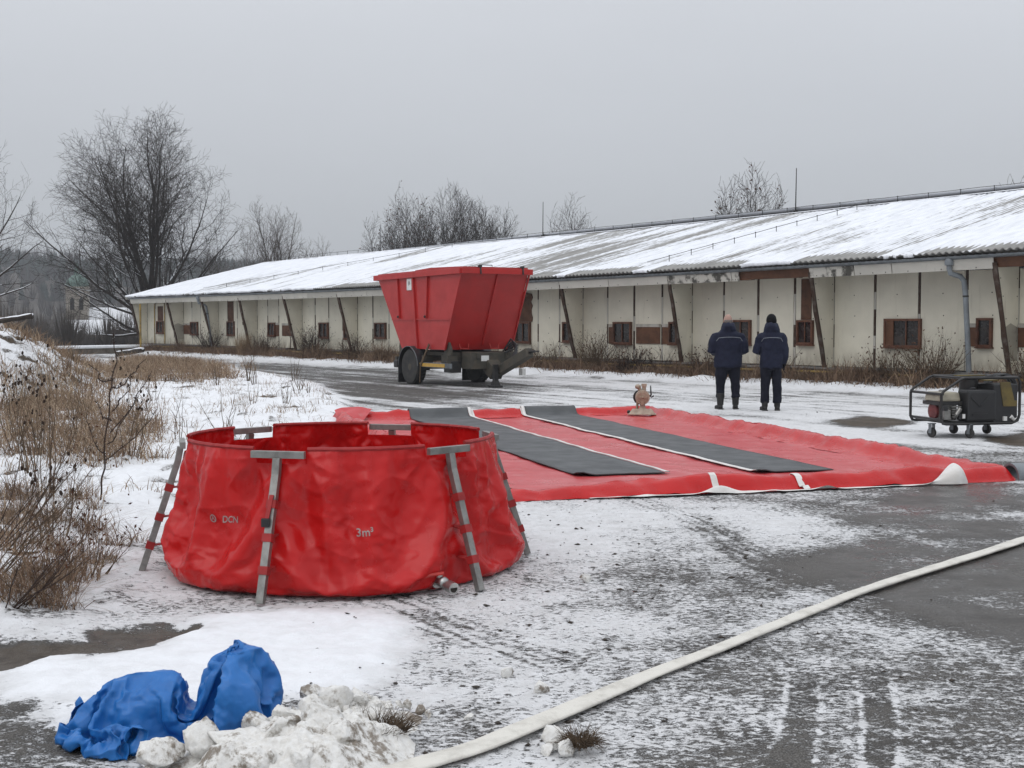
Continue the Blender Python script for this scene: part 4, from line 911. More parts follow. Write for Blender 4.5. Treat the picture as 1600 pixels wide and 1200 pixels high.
# how the slack cloth settled between its legs: outward and vertical shift on a (height, angle) grid, in 2 mm steps, each number the change along a row
SETTLE = np.cumsum(np.array([0,0,0,0,0,0,0,0,0,0,0,0,0,0,0,0,0,0,0,0,0,0,0,0,0,0,0,0,0,0,0,0,0,0,0,0,0,0,0,0,0,0,0,0,0,0,0,0,0,0,0,0,0,0,0,0,0,0,0,0,0,0,0,0,0,0,0,0,0,0,0,0,0,0,0,0,0,0,0,0,0,0,0,0,0,0,0,0,0,0,0,0,0,0,0,0,0,0,0,0,0,0,0,0,0,0,0,0,0,0,0,0,0,0,0,0,0,0,0,0,0,0,0,0,0,0,0,0,0,0,0,0,0,0,0,0,0,0,0,0,0,0,0,0,0,0,0,0,0,0,0,0,0,0,0,0,0,0,0,0,0,0,0,0,0,0,0,0,0,0,0,0,0,0,0,0,5,0,0,-1,-1,1,0,1,-3,2,-2,2,1,-2,2,-1,-1,2,0,1,0,-1,0,-1,1,-1,-2,1,1,0,-2,1,-3,4,0,-2,2,-1,0,1,-4,3,0,1,-2,2,1,-1,-1,0,1,1,-1,1,0,2,-1,1,-1,0,0,-2,1,-1,0,-1,0,-1,2,0,-1,1,1,-2,1,0,0,-1,0,1,0,0,1,1,1,-1,1,-1,-1,0,0,-2,-1,1,1,-3,3,-1,1,-1,1,0,0,1,-1,0,0,-1,0,0,1,-1,1,1,0,0,0,1,1,-1,1,-2,1,-1,0,0,-1,-3,3,-1,-1,2,-1,1,-1,2,-1,1,0,0,1,0,-1,1,-2,1,0,-1,-1,-3,-2,5,-2,2,0,-1,2,1,-1,-3,2,0,1,0,0,1,0,-1,2,0,0,0,-1,0,0,0,11,0,0,-2,-2,1,-1,2,-2,3,-2,-1,2,-4,4,0,1,1,1,1,0,-1,0,-2,0,-1,-1,0,1,0,-1,0,-3,3,1,-2,2,-2,-7,8,-3,4,0,1,-2,3,0,-4,0,2,2,-1,0,1,1,2,0,
1,-1,-1,0,-3,-7,1,1,-2,1,-8,4,3,-1,7,1,-1,0,0,-1,-2,2,1,-1,3,1,2,1,-1,1,-1,-5,-1,0,-5,-6,6,2,-2,3,0,3,0,1,-2,2,0,0,-2,1,-3,1,2,1,-1,2,0,1,-1,1,-2,3,-1,1,-1,0,-2,1,-1,0,-5,3,0,0,1,0,-1,-5,7,0,1,1,-3,4,-1,0,1,-2,-1,0,-1,-1,-3,-3,2,2,-1,-1,0,2,-1,4,-3,2,1,1,0,0,0,1,0,1,1,0,-1,-1,1,-3,3,13,4,-2,0,-1,-4,-11,8,6,-2,-6,6,-3,-3,9,2,2,-2,2,1,0,0,-2,-1,-1,-5,3,-2,1,1,1,0,-3,3,0,-5,0,-3,-7,11,1,4,1,0,-1,2,-1,-4,1,2,2,-3,1,3,1,2,1,-2,0,1,-1,-5,-13,-5,0,4,1,-6,-4,9,7,5,2,0,-1,-1,-2,-3,2,-4,8,2,2,2,-1,4,-2,-2,-4,-7,-10,4,-7,6,0,0,-3,3,1,11,-2,2,1,-1,0,-1,1,-3,4,1,2,-1,2,0,1,-1,0,-5,2,5,0,-2,-11,4,1,0,-6,4,3,-1,1,0,0,-2,-5,7,4,-1,-1,-3,5,2,0,0,0,-2,-2,-1,-2,-1,-4,-12,7,1,-8,3,-1,3,9,2,3,2,-3,4,-2,0,0,1,2,1,0,1,-2,0,-2,1,14,4,2,-1,0,-5,-12,0,9,0,-6,1,-1,4,9,2,2,-3,3,0,1,-1,-1,-2,-5,-6,7,-3,3,1,3,-1,-2,-2,1,-8,3,-10,4,7,4,1,3,2,-2,-7,-3,7,4,0,1,-3,2,3,1,1,1,0,-4,1,0,-5,-10,-12,-4,7,1,-7,0,12,7,3,1,0,-4,
-3,-2,0,1,-5,9,4,6,3,1,1,-1,-4,-4,-7,-13,-6,0,1,7,-3,3,-5,12,8,2,-1,-1,-1,-3,-2,7,1,2,0,2,1,-6,-6,2,3,5,0,-4,5,2,-2,-9,-8,3,3,-4,4,1,6,1,0,-1,-1,-4,6,3,0,0,-8,3,4,-2,2,2,0,-1,-4,-4,-2,-5,-11,0,2,0,-8,2,11,6,2,4,6,1,2,-3,-1,2,-2,0,-1,-1,2,4,0,-2,-10,0,7,6,5,2,-3,-10,-6,6,2,-7,-2,1,12,7,1,-2,2,-1,3,2,-1,-3,-3,-4,-8,8,0,3,1,2,-6,-4,5,1,-8,0,-10,4,6,4,5,2,-2,-10,-4,-1,6,10,2,2,0,2,1,3,1,2,0,-2,-5,1,-5,-7,-12,-10,5,0,-4,3,14,5,1,-1,-6,-10,-2,-2,1,1,1,12,8,6,5,3,-1,-1,-4,-4,-7,-10,-15,-6,3,10,0,0,1,12,6,1,-1,-4,-5,-5,-1,10,6,-2,-4,2,5,-4,-8,-5,4,7,7,4,-2,4,-1,-9,-10,-2,6,-2,2,3,9,1,1,0,-1,-3,5,1,0,-2,-7,0,-4,-4,2,5,6,1,-2,-5,-6,-12,-4,-9,6,4,-5,4,9,1,4,11,4,5,-1,-5,2,-4,-4,-5,-3,-1,6,5,3,-2,-8,-1,-6,6,12,6,1,-7,-9,5,-2,-10,-1,9,13,3,1,0,-1,-3,-2,6,2,-2,-3,-4,-9,8,2,3,0,2,-10,1,-2,3,-3,-3,-7,4,2,9,3,-1,-8,-13,-4,2,9,12,1,0,8,1,3,0,-3,2,2,5,-5,-1,-5,-5,-11,-14,3,2,-5,8,9,4,1,-6,-9,-11,-4,-1,0,1,
8,10,10,6,12,3,0,-2,-2,-5,-6,-9,-14,-12,-2,8,6,-1,6,11,3,0,-6,-6,-7,-5,3,9,8,-1,-6,2,8,-4,-9,-8,2,6,8,11,2,1,0,-2,-10,-8,7,-5,2,11,6,2,1,-1,-1,1,0,1,1,-3,-9,-3,-9,-5,0,7,9,6,0,-4,-10,-13,-8,-7,5,6,-2,8,1,-2,15,6,6,5,1,-5,-8,-5,-7,-4,-2,1,4,6,6,4,-7,-2,-10,0,12,12,1,-3,-4,1,-7,-3,0,13,8,2,-3,-5,-3,-4,2,7,5,0,-3,-3,-11,1,1,5,5,3,-6,-7,-3,2,5,-5,-5,1,6,7,0,-3,-12,-11,-3,5,11,11,-2,1,8,4,1,-4,-3,2,2,3,7,0,-6,-6,-14,-9,-2,-2,2,8,7,3,-3,-9,-11,-10,-2,-1,1,2,6,10,11,8,16,5,1,-1,-3,-5,-6,-7,-12,-14,-4,0,9,5,6,7,2,-4,-11,-6,-7,-1,5,6,9,1,-8,3,9,-2,-11,-8,-1,5,9,12,4,2,-1,5,-6,-12,5,-3,4,11,2,-2,-5,-3,0,0,1,1,5,4,-10,-8,-11,-5,0,4,10,10,3,-1,-9,-10,-14,-6,0,6,3,5,-2,9,11,5,9,3,-3,-10,-6,-9,-6,-4,0,2,5,3,8,6,-3,-7,-8,-3,8,12,10,-4,-2,1,-3,-6,6,13,2,-5,-5,-7,-1,-2,1,7,8,4,-3,-6,-10,-6,1,6,5,9,-1,-8,-9,-1,7,3,-6,1,6,-2,2,-7,-9,-11,-2,8,10,12,-4,0,9,7,-1,-6,-5,0,2,4,10,7,-7,-6,-10,-16,0,1,0,7,7,-1,-6,
-12,-11,-7,0,3,-1,1,7,8,10,14,15,7,-1,0,-1,-3,-6,-8,-8,-13,-9,-3,9,4,6,7,-2,-9,-9,-8,-2,0,5,6,11,-4,-7,4,12,-3,-12,-8,-2,4,8,13,3,5,-3,7,2,-11,2,-2,8,7,-4,-9,-6,-1,-1,0,1,3,8,8,-13,-11,-7,-9,1,3,8,10,11,-1,-4,-10,-13,-13,-2,3,9,-1,5,15,6,8,6,3,-8,-9,-10,-7,-8,-4,1,6,3,4,5,10,-4,-9,-9,-4,5,10,12,3,-11,1,3,-4,14,9,-6,-7,-6,-5,-3,-2,4,8,9,6,-5,-10,-7,-9,0,4,9,9,5,-5,-8,-9,6,6,0,3,-6,-1,3,-8,-11,-7,-2,10,12,7,-4,0,10,9,-2,-7,-6,-4,3,6,8,11,-3,-7,-8,-15,1,2,2,5,0,-5,-7,-12,-11,-5,4,3,-1,2,4,9,14,14,13,0,4,-2,-4,3,-3,-5,-9,-10,-13,-1,5,7,1,1,1,-11,-11,-6,-2,1,6,11,6,-8,-4,5,13,-4,-12,-8,-3,3,7,11,8,1,2,3,9,-2,-5,2,7,-2,-9,-10,-4,-3,0,1,2,10,5,9,-13,-9,-9,-11,-1,5,3,11,12,9,-4,-7,-14,-14,-6,-1,8,1,14,11,7,8,4,-5,-10,-8,-5,-6,-11,-3,2,5,3,4,9,11,-10,-6,-11,-8,0,10,13,9,-11,-3,2,8,12,4,-8,-6,-7,-5,-5,-3,5,8,10,7,-6,-12,-7,-8,-1,4,8,10,6,5,-8,-12,-3,8,4,-4,-4,5,-2,-12,-10,-5,2,10,14,2,-2,-1,9,11,
-2,-7,-8,-3,0,7,6,10,6,-8,-9,-11,-2,2,5,0,-4,-3,-8,-15,-8,-2,7,2,-1,1,6,11,17,15,2,-1,4,-1,-5,0,3,0,-10,-6,-13,3,-2,-2,3,4,-3,-12,-10,-5,-1,1,9,12,1,-8,-4,7,13,-4,-11,-10,-3,1,6,12,11,0,1,2,9,7,-3,3,-1,-9,-9,-5,-6,-4,0,1,9,11,5,6,-11,-13,-10,-8,-5,1,7,9,12,12,2,-8,-8,-15,-11,-3,7,9,12,9,7,6,2,-10,-12,-8,-6,0,-10,-5,4,6,3,8,10,8,-6,-4,-9,-10,-6,7,13,12,-6,-10,5,13,9,3,-5,-6,-7,-6,-10,-3,5,8,10,9,-6,-11,-10,-5,-3,1,9,9,9,6,-2,-11,-9,6,1,-6,2,7,-7,-10,-11,-1,2,14,11,2,-3,-4,9,14,-5,-8,-5,-6,-1,9,5,8,10,-3,-13,-12,-3,5,3,-5,-2,-2,-11,-13,-6,4,4,3,-1,-1,9,15,15,13,-6,-1,5,-4,-3,0,6,2,-4,-11,-8,0,-9,-4,10,5,-11,-9,-11,-1,-3,3,12,10,-3,-8,-4,7,16,-1,-11,-12,-5,-1,5,12,12,7,-3,4,1,12,3,-1,-7,-10,-8,-1,-6,-4,-3,7,12,9,2,6,-11,-12,-11,-8,-7,-1,4,9,13,10,11,-3,-11,-9,-15,-7,7,9,13,10,5,5,-1,-9,-16,-7,-6,-1,-5,-7,4,9,3,9,10,7,-3,-1,-9,-12,-9,5,9,16,-3,-9,6,16,6,-1,-2,-11,-5,-6,-10,-3,4,8,11,10,-6,
-13,-8,-7,-3,2,5,12,9,7,4,-8,-11,0,-3,0,1,6,-9,-14,-6,0,7,12,10,2,-7,1,7,13,-4,-8,-6,-7,-1,7,5,7,12,1,-7,-16,-6,1,3,-6,0,-1,-15,-9,-4,8,2,4,-2,-1,10,16,16,3,-5,-2,7,-4,-6,1,9,2,-4,-3,-12,0,-9,-5,11,-1,-9,-13,-7,-3,0,6,13,8,-8,-8,-1,7,15,4,-10,-13,-10,-2,5,12,12,9,1,2,0,7,8,-3,-10,-8,-6,-2,-2,-11,0,11,14,6,3,2,-11,-10,-12,-9,-6,0,0,6,13,12,12,-3,-4,-6,-13,-11,4,13,13,7,2,7,-4,-10,-17,-8,-5,-7,1,-1,1,9,5,11,8,7,-3,3,-9,-12,-11,-3,11,14,1,-3,7,11,7,0,-8,-10,-6,-5,-8,-3,2,10,10,11,-7,-13,-7,-6,-4,-2,7,9,10,10,6,-2,-11,-9,-2,2,1,4,-12,-14,-4,1,12,14,5,2,-8,-1,10,13,-4,-8,-7,-5,-4,3,6,7,11,9,-4,-13,-12,-5,5,-4,1,-9,-14,-8,0,11,2,3,-1,-1,13,15,15,2,-9,-3,4,-3,-3,0,8,2,-4,-3,-3,-3,-10,-4,9,-2,-12,-13,-5,-3,1,11,10,3,-7,-7,1,8,15,2,-9,-14,-9,-2,3,7,14,12,6,1,-1,0,9,-3,-11,-6,2,-2,-9,-7,0,15,10,7,2,-2,-6,-15,-11,-8,-7,0,-1,8,8,11,14,6,-11,-2,-8,-12,3,13,13,1,3,4,-2,-14,-14,-8,-5,-4,-4,1,3,10,6,12,
9,3,-2,2,-4,-12,-12,-7,8,12,8,-5,12,10,3,0,-10,-11,-3,-4,-7,-8,5,11,9,10,-6,-13,-7,-6,-3,-2,3,6,10,13,9,2,-6,-15,-3,0,4,-3,-13,-12,-1,4,14,11,5,-1,-8,0,12,11,-3,-7,-9,-6,-4,-1,6,8,11,10,2,-7,-15,-6,-3,-2,1,-13,-11,-8,6,7,7,1,0,-2,13,18,11,3,-9,-6,-2,3,-5,3,6,3,-6,-1,-2,-3,-7,-4,7,-8,-13,-9,-4,-3,5,13,9,-5,-5,-7,4,8,15,2,-12,-13,-8,-1,1,5,12,13,12,5,-7,-3,8,-3,-10,0,2,-9,-10,-6,7,12,14,5,1,-2,-6,-14,-13,-10,-6,-1,-2,7,8,11,14,11,-12,-5,0,-10,2,14,6,0,0,2,0,-15,-9,-6,-6,-7,-2,1,3,12,7,10,10,4,-3,4,-4,-9,-15,-8,2,12,10,0,11,7,2,3,-15,-9,0,-4,-9,-8,7,9,11,10,-7,-14,-7,-3,-5,-2,2,4,8,12,11,9,-5,-8,-11,0,2,-7,-14,-9,1,7,14,10,3,-1,-9,1,13,9,-2,-5,-10,-7,-4,-4,5,8,8,11,7,-3,-11,-13,-2,1,-7,-14,-9,-6,9,10,3,1,0,0,16,14,9,4,-10,-9,-5,7,-7,4,9,3,-10,-3,5,-7,-3,-2,2,-12,-10,-10,-3,1,8,14,3,-5,-8,-4,6,10,13,3,-11,-15,-9,-5,4,5,10,12,14,7,0,-8,2,-4,-3,5,-7,-11,-10,-1,8,11,15,3,4,-3,-7,-13,-16,-9,-5,
-1,-4,4,9,12,9,15,-1,-16,0,-3,3,10,2,0,0,3,-1,-14,-8,-1,-8,-8,-5,2,5,10,9,12,7,7,-5,4,-3,-6,-14,-15,1,9,14,5,6,5,4,1,-12,-11,1,-2,-10,-8,6,11,12,5,-3,-14,-5,-6,-5,1,-1,0,9,10,11,14,-1,-7,-10,2,-8,-9,-13,-4,0,10,13,7,6,-5,-10,4,14,7,-1,-5,-9,-9,-3,-4,2,6,8,10,10,0,-7,-10,-8,-3,-8,-15,-8,-2,13,9,3,2,-2,2,15,9,10,6,-10,-10,-5,4,-6,1,10,5,-5,-8,3,3,-8,0,-7,-12,-8,-6,-4,2,14,7,4,-6,-6,-5,6,15,8,1,-8,-15,-9,-5,1,7,6,13,11,15,2,-4,-6,0,0,-1,-13,-10,-7,2,8,11,14,5,1,-4,-5,-14,-14,-10,-6,-1,-2,-2,8,13,9,12,5,-5,-10,-7,8,2,6,2,-2,5,-3,-15,-5,2,-8,-10,-3,1,5,7,13,12,8,4,-6,-4,2,1,-15,-16,-3,9,12,5,10,0,11,-5,-12,-6,-1,-1,-12,-8,10,8,14,6,-4,-14,-8,-3,-5,1,-1,0,4,9,13,13,2,-1,-11,0,-12,-11,-11,-5,5,11,12,9,2,-6,-10,6,13,7,-1,-5,-9,-7,-7,-3,1,5,7,9,10,8,-10,-10,-4,-9,-10,-16,-5,2,13,10,2,-1,1,4,11,10,10,4,-6,-9,-11,2,-6,4,6,10,-4,-9,-2,5,-2,-5,-8,-7,-7,-9,-3,7,12,7,-2,-6,-6,-2,7,13,9,1,-7,-15,-9,-8,2,
5,6,11,12,13,10,-1,-4,3,-6,-11,-13,-8,-4,0,9,16,13,3,0,-2,-6,-13,-15,-10,-6,-3,1,-2,2,11,8,16,9,1,-10,-8,8,-1,0,0,5,5,-7,-16,-2,3,-8,-8,-6,-1,6,11,11,13,9,0,-6,-4,0,6,-14,-16,-8,5,10,11,5,6,9,-9,-8,-7,1,-1,-12,-6,7,10,13,11,-11,-9,-7,-3,-6,1,-3,-4,5,10,13,8,9,1,-8,-8,-13,-12,-6,-1,3,10,14,8,-1,-5,-11,8,13,5,2,-6,-9,-9,-5,-5,1,5,4,9,9,12,-8,-5,-14,-12,-8,-10,-6,6,13,10,0,-1,3,7,4,11,7,5,-3,-11,-10,-1,-6,4,7,10,-1,-11,-4,3,5,-7,-9,-3,-10,-11,0,13,7,7,-5,-7,-4,2,4,11,9,1,-6,-12,-13,-7,1,7,4,9,14,10,12,4,0,-5,-9,-12,-10,-8,-4,4,10,14,13,1,1,-3,-6,-9,-16,-12,-6,-1,0,0,0,3,13,15,10,7,-14,-5,8,-2,-5,1,9,4,-13,-12,0,1,-7,-8,-7,3,3,10,11,14,10,-4,-8,-7,2,7,-10,-16,-11,5,8,7,13,5,6,-10,-8,-4,2,-7,-11,-1,6,12,12,5,-3,-13,-3,-5,-6,0,-4,-3,3,9,11,12,8,1,-6,-8,-16,-5,-10,0,5,10,13,7,-2,-8,-8,6,13,10,0,-6,-9,-10,-6,-5,1,2,7,11,5,8,4,-11,-13,-14,-11,-9,-1,7,14,10,-1,2,5,4,4,3,10,6,-3,-11,-11,-6,-2,4,6,
10,3,-8,-9,-1,5,2,-9,-7,-13,-9,6,10,8,6,-5,-5,-8,2,4,14,7,3,-9,-11,-13,-7,0,7,4,6,13,15,10,5,-1,-5,-11,-11,-11,-6,-3,2,14,14,10,3,-2,-1,-5,-7,-17,-12,-7,-1,-1,2,-2,5,9,15,13,3,-7,-8,5,-4,-2,6,7,0,-15,-9,3,-2,-4,-9,-8,0,6,8,14,13,9,-7,-8,-9,4,7,-6,-18,-10,1,7,12,8,13,-2,-10,0,-8,-3,-7,-7,-2,7,13,12,4,-2,-11,-4,-8,-5,-1,-1,0,-2,4,12,12,8,5,-7,-13,-9,-3,-10,-3,7,13,11,3,0,-11,-5,4,13,11,0,-5,-9,-10,-8,-4,0,2,7,12,3,9,2,-9,-13,-16,-8,-9,0,9,14,9,-1,-1,6,9,-4,6,8,5,-2,-7,-14,-8,-1,4,5,11,5,-4,-10,-7,1,3,-1,-11,-13,-9,9,12,8,4,-4,-9,-4,-1,6,13,8,1,-7,-12,-13,-7,1,5,6,4,13,10,15,4,0,-4,-13,-9,-12,-5,-2,2,15,15,7,-1,2,-4,-3,-5,-15,-14,-8,1,0,0,0,4,7,11,15,4,-4,-13,5,-5,6,5,5,-5,-14,-7,5,-2,-4,-8,-8,-3,7,9,13,15,7,-9,-10,-6,0,6,-2,-15,-11,0,3,12,14,3,2,-1,-7,-10,-1,-8,-7,1,6,12,12,5,-1,-9,-6,-10,-4,2,-4,3,-8,5,8,10,13,5,-8,-13,-4,-2,-12,-3,9,11,11,6,-6,-7,-7,5,10,14,-1,-5,-9,-8,-10,-5,0,4,5,11,6,
4,6,-10,-14,-15,-6,-8,-1,9,16,4,-1,1,7,6,-2,4,11,4,-3,-7,-14,-6,-4,6,4,9,7,-2,-9,-10,2,5,-6,-11,-13,-4,10,12,7,2,-3,-8,-5,1,5,12,7,0,-5,-14,-11,-6,-2,8,5,2,13,14,9,3,2,-5,-13,-9,-11,-3,-2,4,15,14,5,3,-4,-2,-3,-2,-15,-14,-6,-2,2,0,-2,2,8,8,16,7,-5,-14,4,-4,7,8,1,-6,-14,-6,6,2,-6,-9,-8,-5,9,11,9,15,7,-6,-12,-6,-1,6,3,-18,-10,4,3,11,8,3,2,0,-8,-10,-2,-9,-3,5,3,11,12,5,1,-6,-10,-9,-5,3,-1,-1,-7,-1,8,9,11,10,-8,-10,0,-8,-10,-2,10,11,11,2,-4,-9,-6,6,9,11,1,-3,-9,-10,-10,-3,-2,2,6,13,7,4,3,-9,-14,-13,-8,-4,-2,11,14,5,-4,1,7,9,-6,5,10,5,-3,-8,-13,-8,-2,3,6,9,7,-1,-6,-11,0,4,-10,-11,-9,0,8,14,6,1,-2,-8,-6,0,6,13,5,-1,-4,-12,-14,-5,-2,8,5,3,10,17,6,0,3,-3,-14,-9,-6,-3,-2,3,15,12,3,4,-3,-1,-4,-1,-13,-14,-7,-1,3,-1,-2,2,5,10,15,5,-4,-13,0,0,9,7,-1,-9,-12,-4,7,3,-8,-8,-8,-4,8,8,11,15,8,-8,-12,-9,1,6,5,-14,-12,5,3,10,2,-1,11,-3,-8,-9,-3,-9,-2,8,3,7,14,6,2,-4,-12,-10,-5,4,0,-2,-8,-5,7,9,10,11,-5,-3,-3,
-12,-7,-2,10,11,10,2,-5,-9,-5,3,11,11,1,-5,-7,-11,-9,-2,-4,4,5,10,12,5,-3,-7,-12,-10,-12,-7,4,10,14,1,-3,2,7,10,-6,3,10,5,-3,-8,-12,-9,-1,4,3,9,8,2,-6,-11,0,-2,-9,-11,-6,1,10,13,5,3,-4,-9,-6,1,6,13,4,-2,-3,-13,-11,-4,-4,5,9,2,8,16,6,5,-4,-2,-14,-5,-5,-7,1,4,14,8,7,0,0,-5,-2,1,-11,-14,-8,1,2,0,-2,-2,7,11,13,7,-9,-7,-5,4,9,5,-3,-11,-11,-1,9,3,-9,-8,-7,-4,8,8,9,14,8,-7,-12,-9,0,5,8,-12,-13,6,5,3,2,1,11,-3,-9,-7,-6,-6,1,6,3,5,15,7,1,-1,-14,-11,-4,5,-1,0,-11,-4,3,7,13,9,-3,1,-5,-13,-3,-3,11,10,9,2,-6,-8,-6,3,10,11,0,-4,-5,-12,-8,-2,-5,2,6,9,12,3,-5,-4,-9,-9,-12,-6,5,9,14,2,-5,3,6,10,-7,3,9,4,-1,-10,-11,-9,1,4,0,6,11,-1,1,-9,-5,-1,-12,-11,-3,3,12,10,6,0,-2,-8,-8,3,4,14,1,1,-4,-11,-13,-1,-5,1,10,6,5,13,12,2,-5,-4,-12,-6,-1,-6,-2,8,10,4,9,1,-2,-4,0,1,-10,-13,-8,0,4,1,-5,-3,7,10,13,4,-4,-9,-3,7,4,4,-4,-11,-7,-2,10,3,-6,-9,-8,-5,8,8,8,14,7,-7,-11,-7,-3,4,10,-9,-13,3,8,1,0,4,11,-5,-9,-4,-9,-7,4,9,0,
4,14,6,3,0,-13,-11,-5,4,3,-4,-8,-6,1,7,15,2,-1,3,-2,-14,-1,-2,11,10,7,0,-5,-8,-7,5,9,10,-1,-4,-3,-11,-9,-1,-6,3,4,8,13,5,-9,-6,-5,-8,-11,-5,5,9,14,-1,-5,3,7,9,-7,4,7,6,-3,-8,-11,-10,2,6,-1,3,11,-1,0,-2,-9,-2,-13,-8,-2,3,12,10,5,1,-4,-7,-8,1,5,14,1,0,-2,-12,-11,-1,-4,-2,11,6,3,15,9,-2,-1,-4,-11,-6,2,-8,-1,9,6,4,10,3,-6,-3,0,0,-6,-13,-8,1,4,0,-4,-5,7,9,13,4,-2,-7,-4,3,2,6,-5,-10,-7,1,10,3,-6,-7,-10,-4,8,7,8,12,6,-5,-11,-5,-5,4,10,-5,-12,-3,9,2,3,1,11,-8,-4,-8,-9,-4,6,6,2,1,15,6,1,2,-12,-11,-5,5,2,-1,-10,-8,1,10,11,7,1,1,-8,-11,1,-3,11,10,6,0,-6,-9,-5,3,9,10,-2,-2,-3,-12,-9,1,-5,1,3,7,12,7,-7,-10,-4,-10,-3,-6,5,7,15,-2,-5,1,9,8,-8,2,9,5,-4,-3,-11,-12,3,6,-2,1,11,1,-2,-1,-7,-3,-15,-6,2,1,12,11,2,2,-4,-7,-8,1,6,12,2,-1,-2,-12,-10,1,-5,-4,10,9,1,13,8,-4,-1,-4,-4,-7,2,-8,0,11,-1,7,8,4,-7,-2,1,1,-7,-13,-6,2,4,0,-4,-7,6,8,12,2,-1,-1,-9,-2,7,5,-5,-11,-4,3,11,-2,-1,-8,-9,-5,9,6,7,11,6,-5,-9,-5,-5,4,
9,-2,-12,-1,5,8,-4,6,8,-10,-1,-8,-9,-4,7,5,2,1,13,7,0,3,-10,-12,-5,6,3,-3,-6,-11,-2,9,9,5,5,-1,-4,-7,-1,-2,10,10,5,0,-7,-8,-7,4,8,10,-3,-1,-2,-11,-9,0,-4,1,2,6,11,6,-3,-11,-8,-5,2,-9,7,4,14,-1,-7,2,7,9,-9,5,6,4,-6,-3,-6,-13,3,8,-4,0,9,0,-1,5,-8,-6,-14,-3,3,-1,13,10,2,0,-3,-7,-7,0,6,11,2,-1,-2,-11,-11,3,-2,-7,6,12,1,10,8,-4,-4,-1,0,-8,2,-6,1,7,-2,6,10,2,-7,-1,1,2,-6,-14,-6,3,4,2,-5,-9,8,5,12,2,-3,-5,-1,-6,10,1,-4,-10,-1,4,10,-3,-1,-6,-10,-3,7,7,5,10,6,-5,-7,-2,-8,3,9,2,-11,2,5,-2,0,7,5,-8,-1,-8,-8,-4,8,7,-1,-1,14,6,-1,4,-8,-12,-5,6,3,0,-8,-10,-3,9,2,4,8,-1,-2,-1,-3,-1,8,6,7,0,-7,-9,-5,4,7,9,-4,-2,1,-11,-9,2,-4,2,-1,6,9,5,-1,-6,-12,-1,1,-7,5,4,13,-1,-7,1,7,7,-8,4,6,3,-7,-1,-5,-13,4,8,-3,-3,8,0,-1,4,-4,-11,-4,-6,3,-1,13,9,1,-2,-2,-6,-7,1,5,10,0,0,-1,-9,-11,3,-1,-7,3,11,4,3,10,-2,-5,2,-2,-4,2,-9,5,0,-1,7,10,2,-7,-2,2,1,-5,-12,-6,4,3,3,-5,-9,6,5,11,-1,-5,-3,2,-5,7,3,-7,-6,0,5,9,-5,1,-6,-9,-1,
5,7,3,10,4,-4,-5,0,-10,2,9,0,-2,3,0,-4,3,6,0,-6,1,-6,-10,-2,7,7,-1,-3,14,4,0,4,-6,-11,-5,6,2,3,-8,-11,-4,9,-3,7,4,-2,2,4,-4,0,6,5,5,0,-5,-10,-3,4,5,9,-5,1,-2,-9,-7,-2,-1,2,-2,7,6,2,2,-7,-4,-5,1,-4,5,3,11,-1,-8,0,8,6,-8,3,7,1,-7,1,-4,-12,3,9,-3,-5,7,-1,0,2,-7,1,-6,-5,2,-1,12,7,1,-3,-2,-4,-7,0,5,10,-1,1,-1,-10,-9,2,2,-8,0,10,8,-2,9,1,-5,4,-4,0,-2,-7,6,-2,-2,7,11,0,-6,-3,2,2,-4,-12,-5,6,0,3,-3,-9,3,5,9,-1,-2,-6,2,2,-3,5,-7,1,-3,6,8,-6,2,-5,-9,1,3,7,2,10,3,-5,-2,2,-11,-1,9,3,0,0,0,1,1,0,-1,0,1,-8,-9,0,7,6,-1,-4,12,4,0,4,-5,-9,-5,4,3,3,-5,-10,-4,1,2,3,2,2,3,2,1,0,1,9,1,0,-4,-10,-2,4,3,9,-6,1,1,-8,-7,-1,-2,2,0,2,6,1,0,-2,-2,-2,-2,0,0,5,8,0,-9,1,6,5,-8,2,8,-1,-5,2,-3,-12,2,9,1,-7,3,2,-1,-2,-2,-2,-1,-2,-1,0,9,7,1,-4,-2,-2,-7,0,4,9,-2,2,0,-11,-7,2,4,-8,-3,8,8,1,2,1,1,0,-1,0,-2,-2,1,-6,1,11,7,0,-6,-2,1,1,-1,-12,-4,6,-1,4,-2,-8,-2,11,-1,-1,0,0,-2,0,0,-1,0,-1,-1,8,5,-6,3,-5,-8,2,2,7,1,9,2,-5,-2,4,
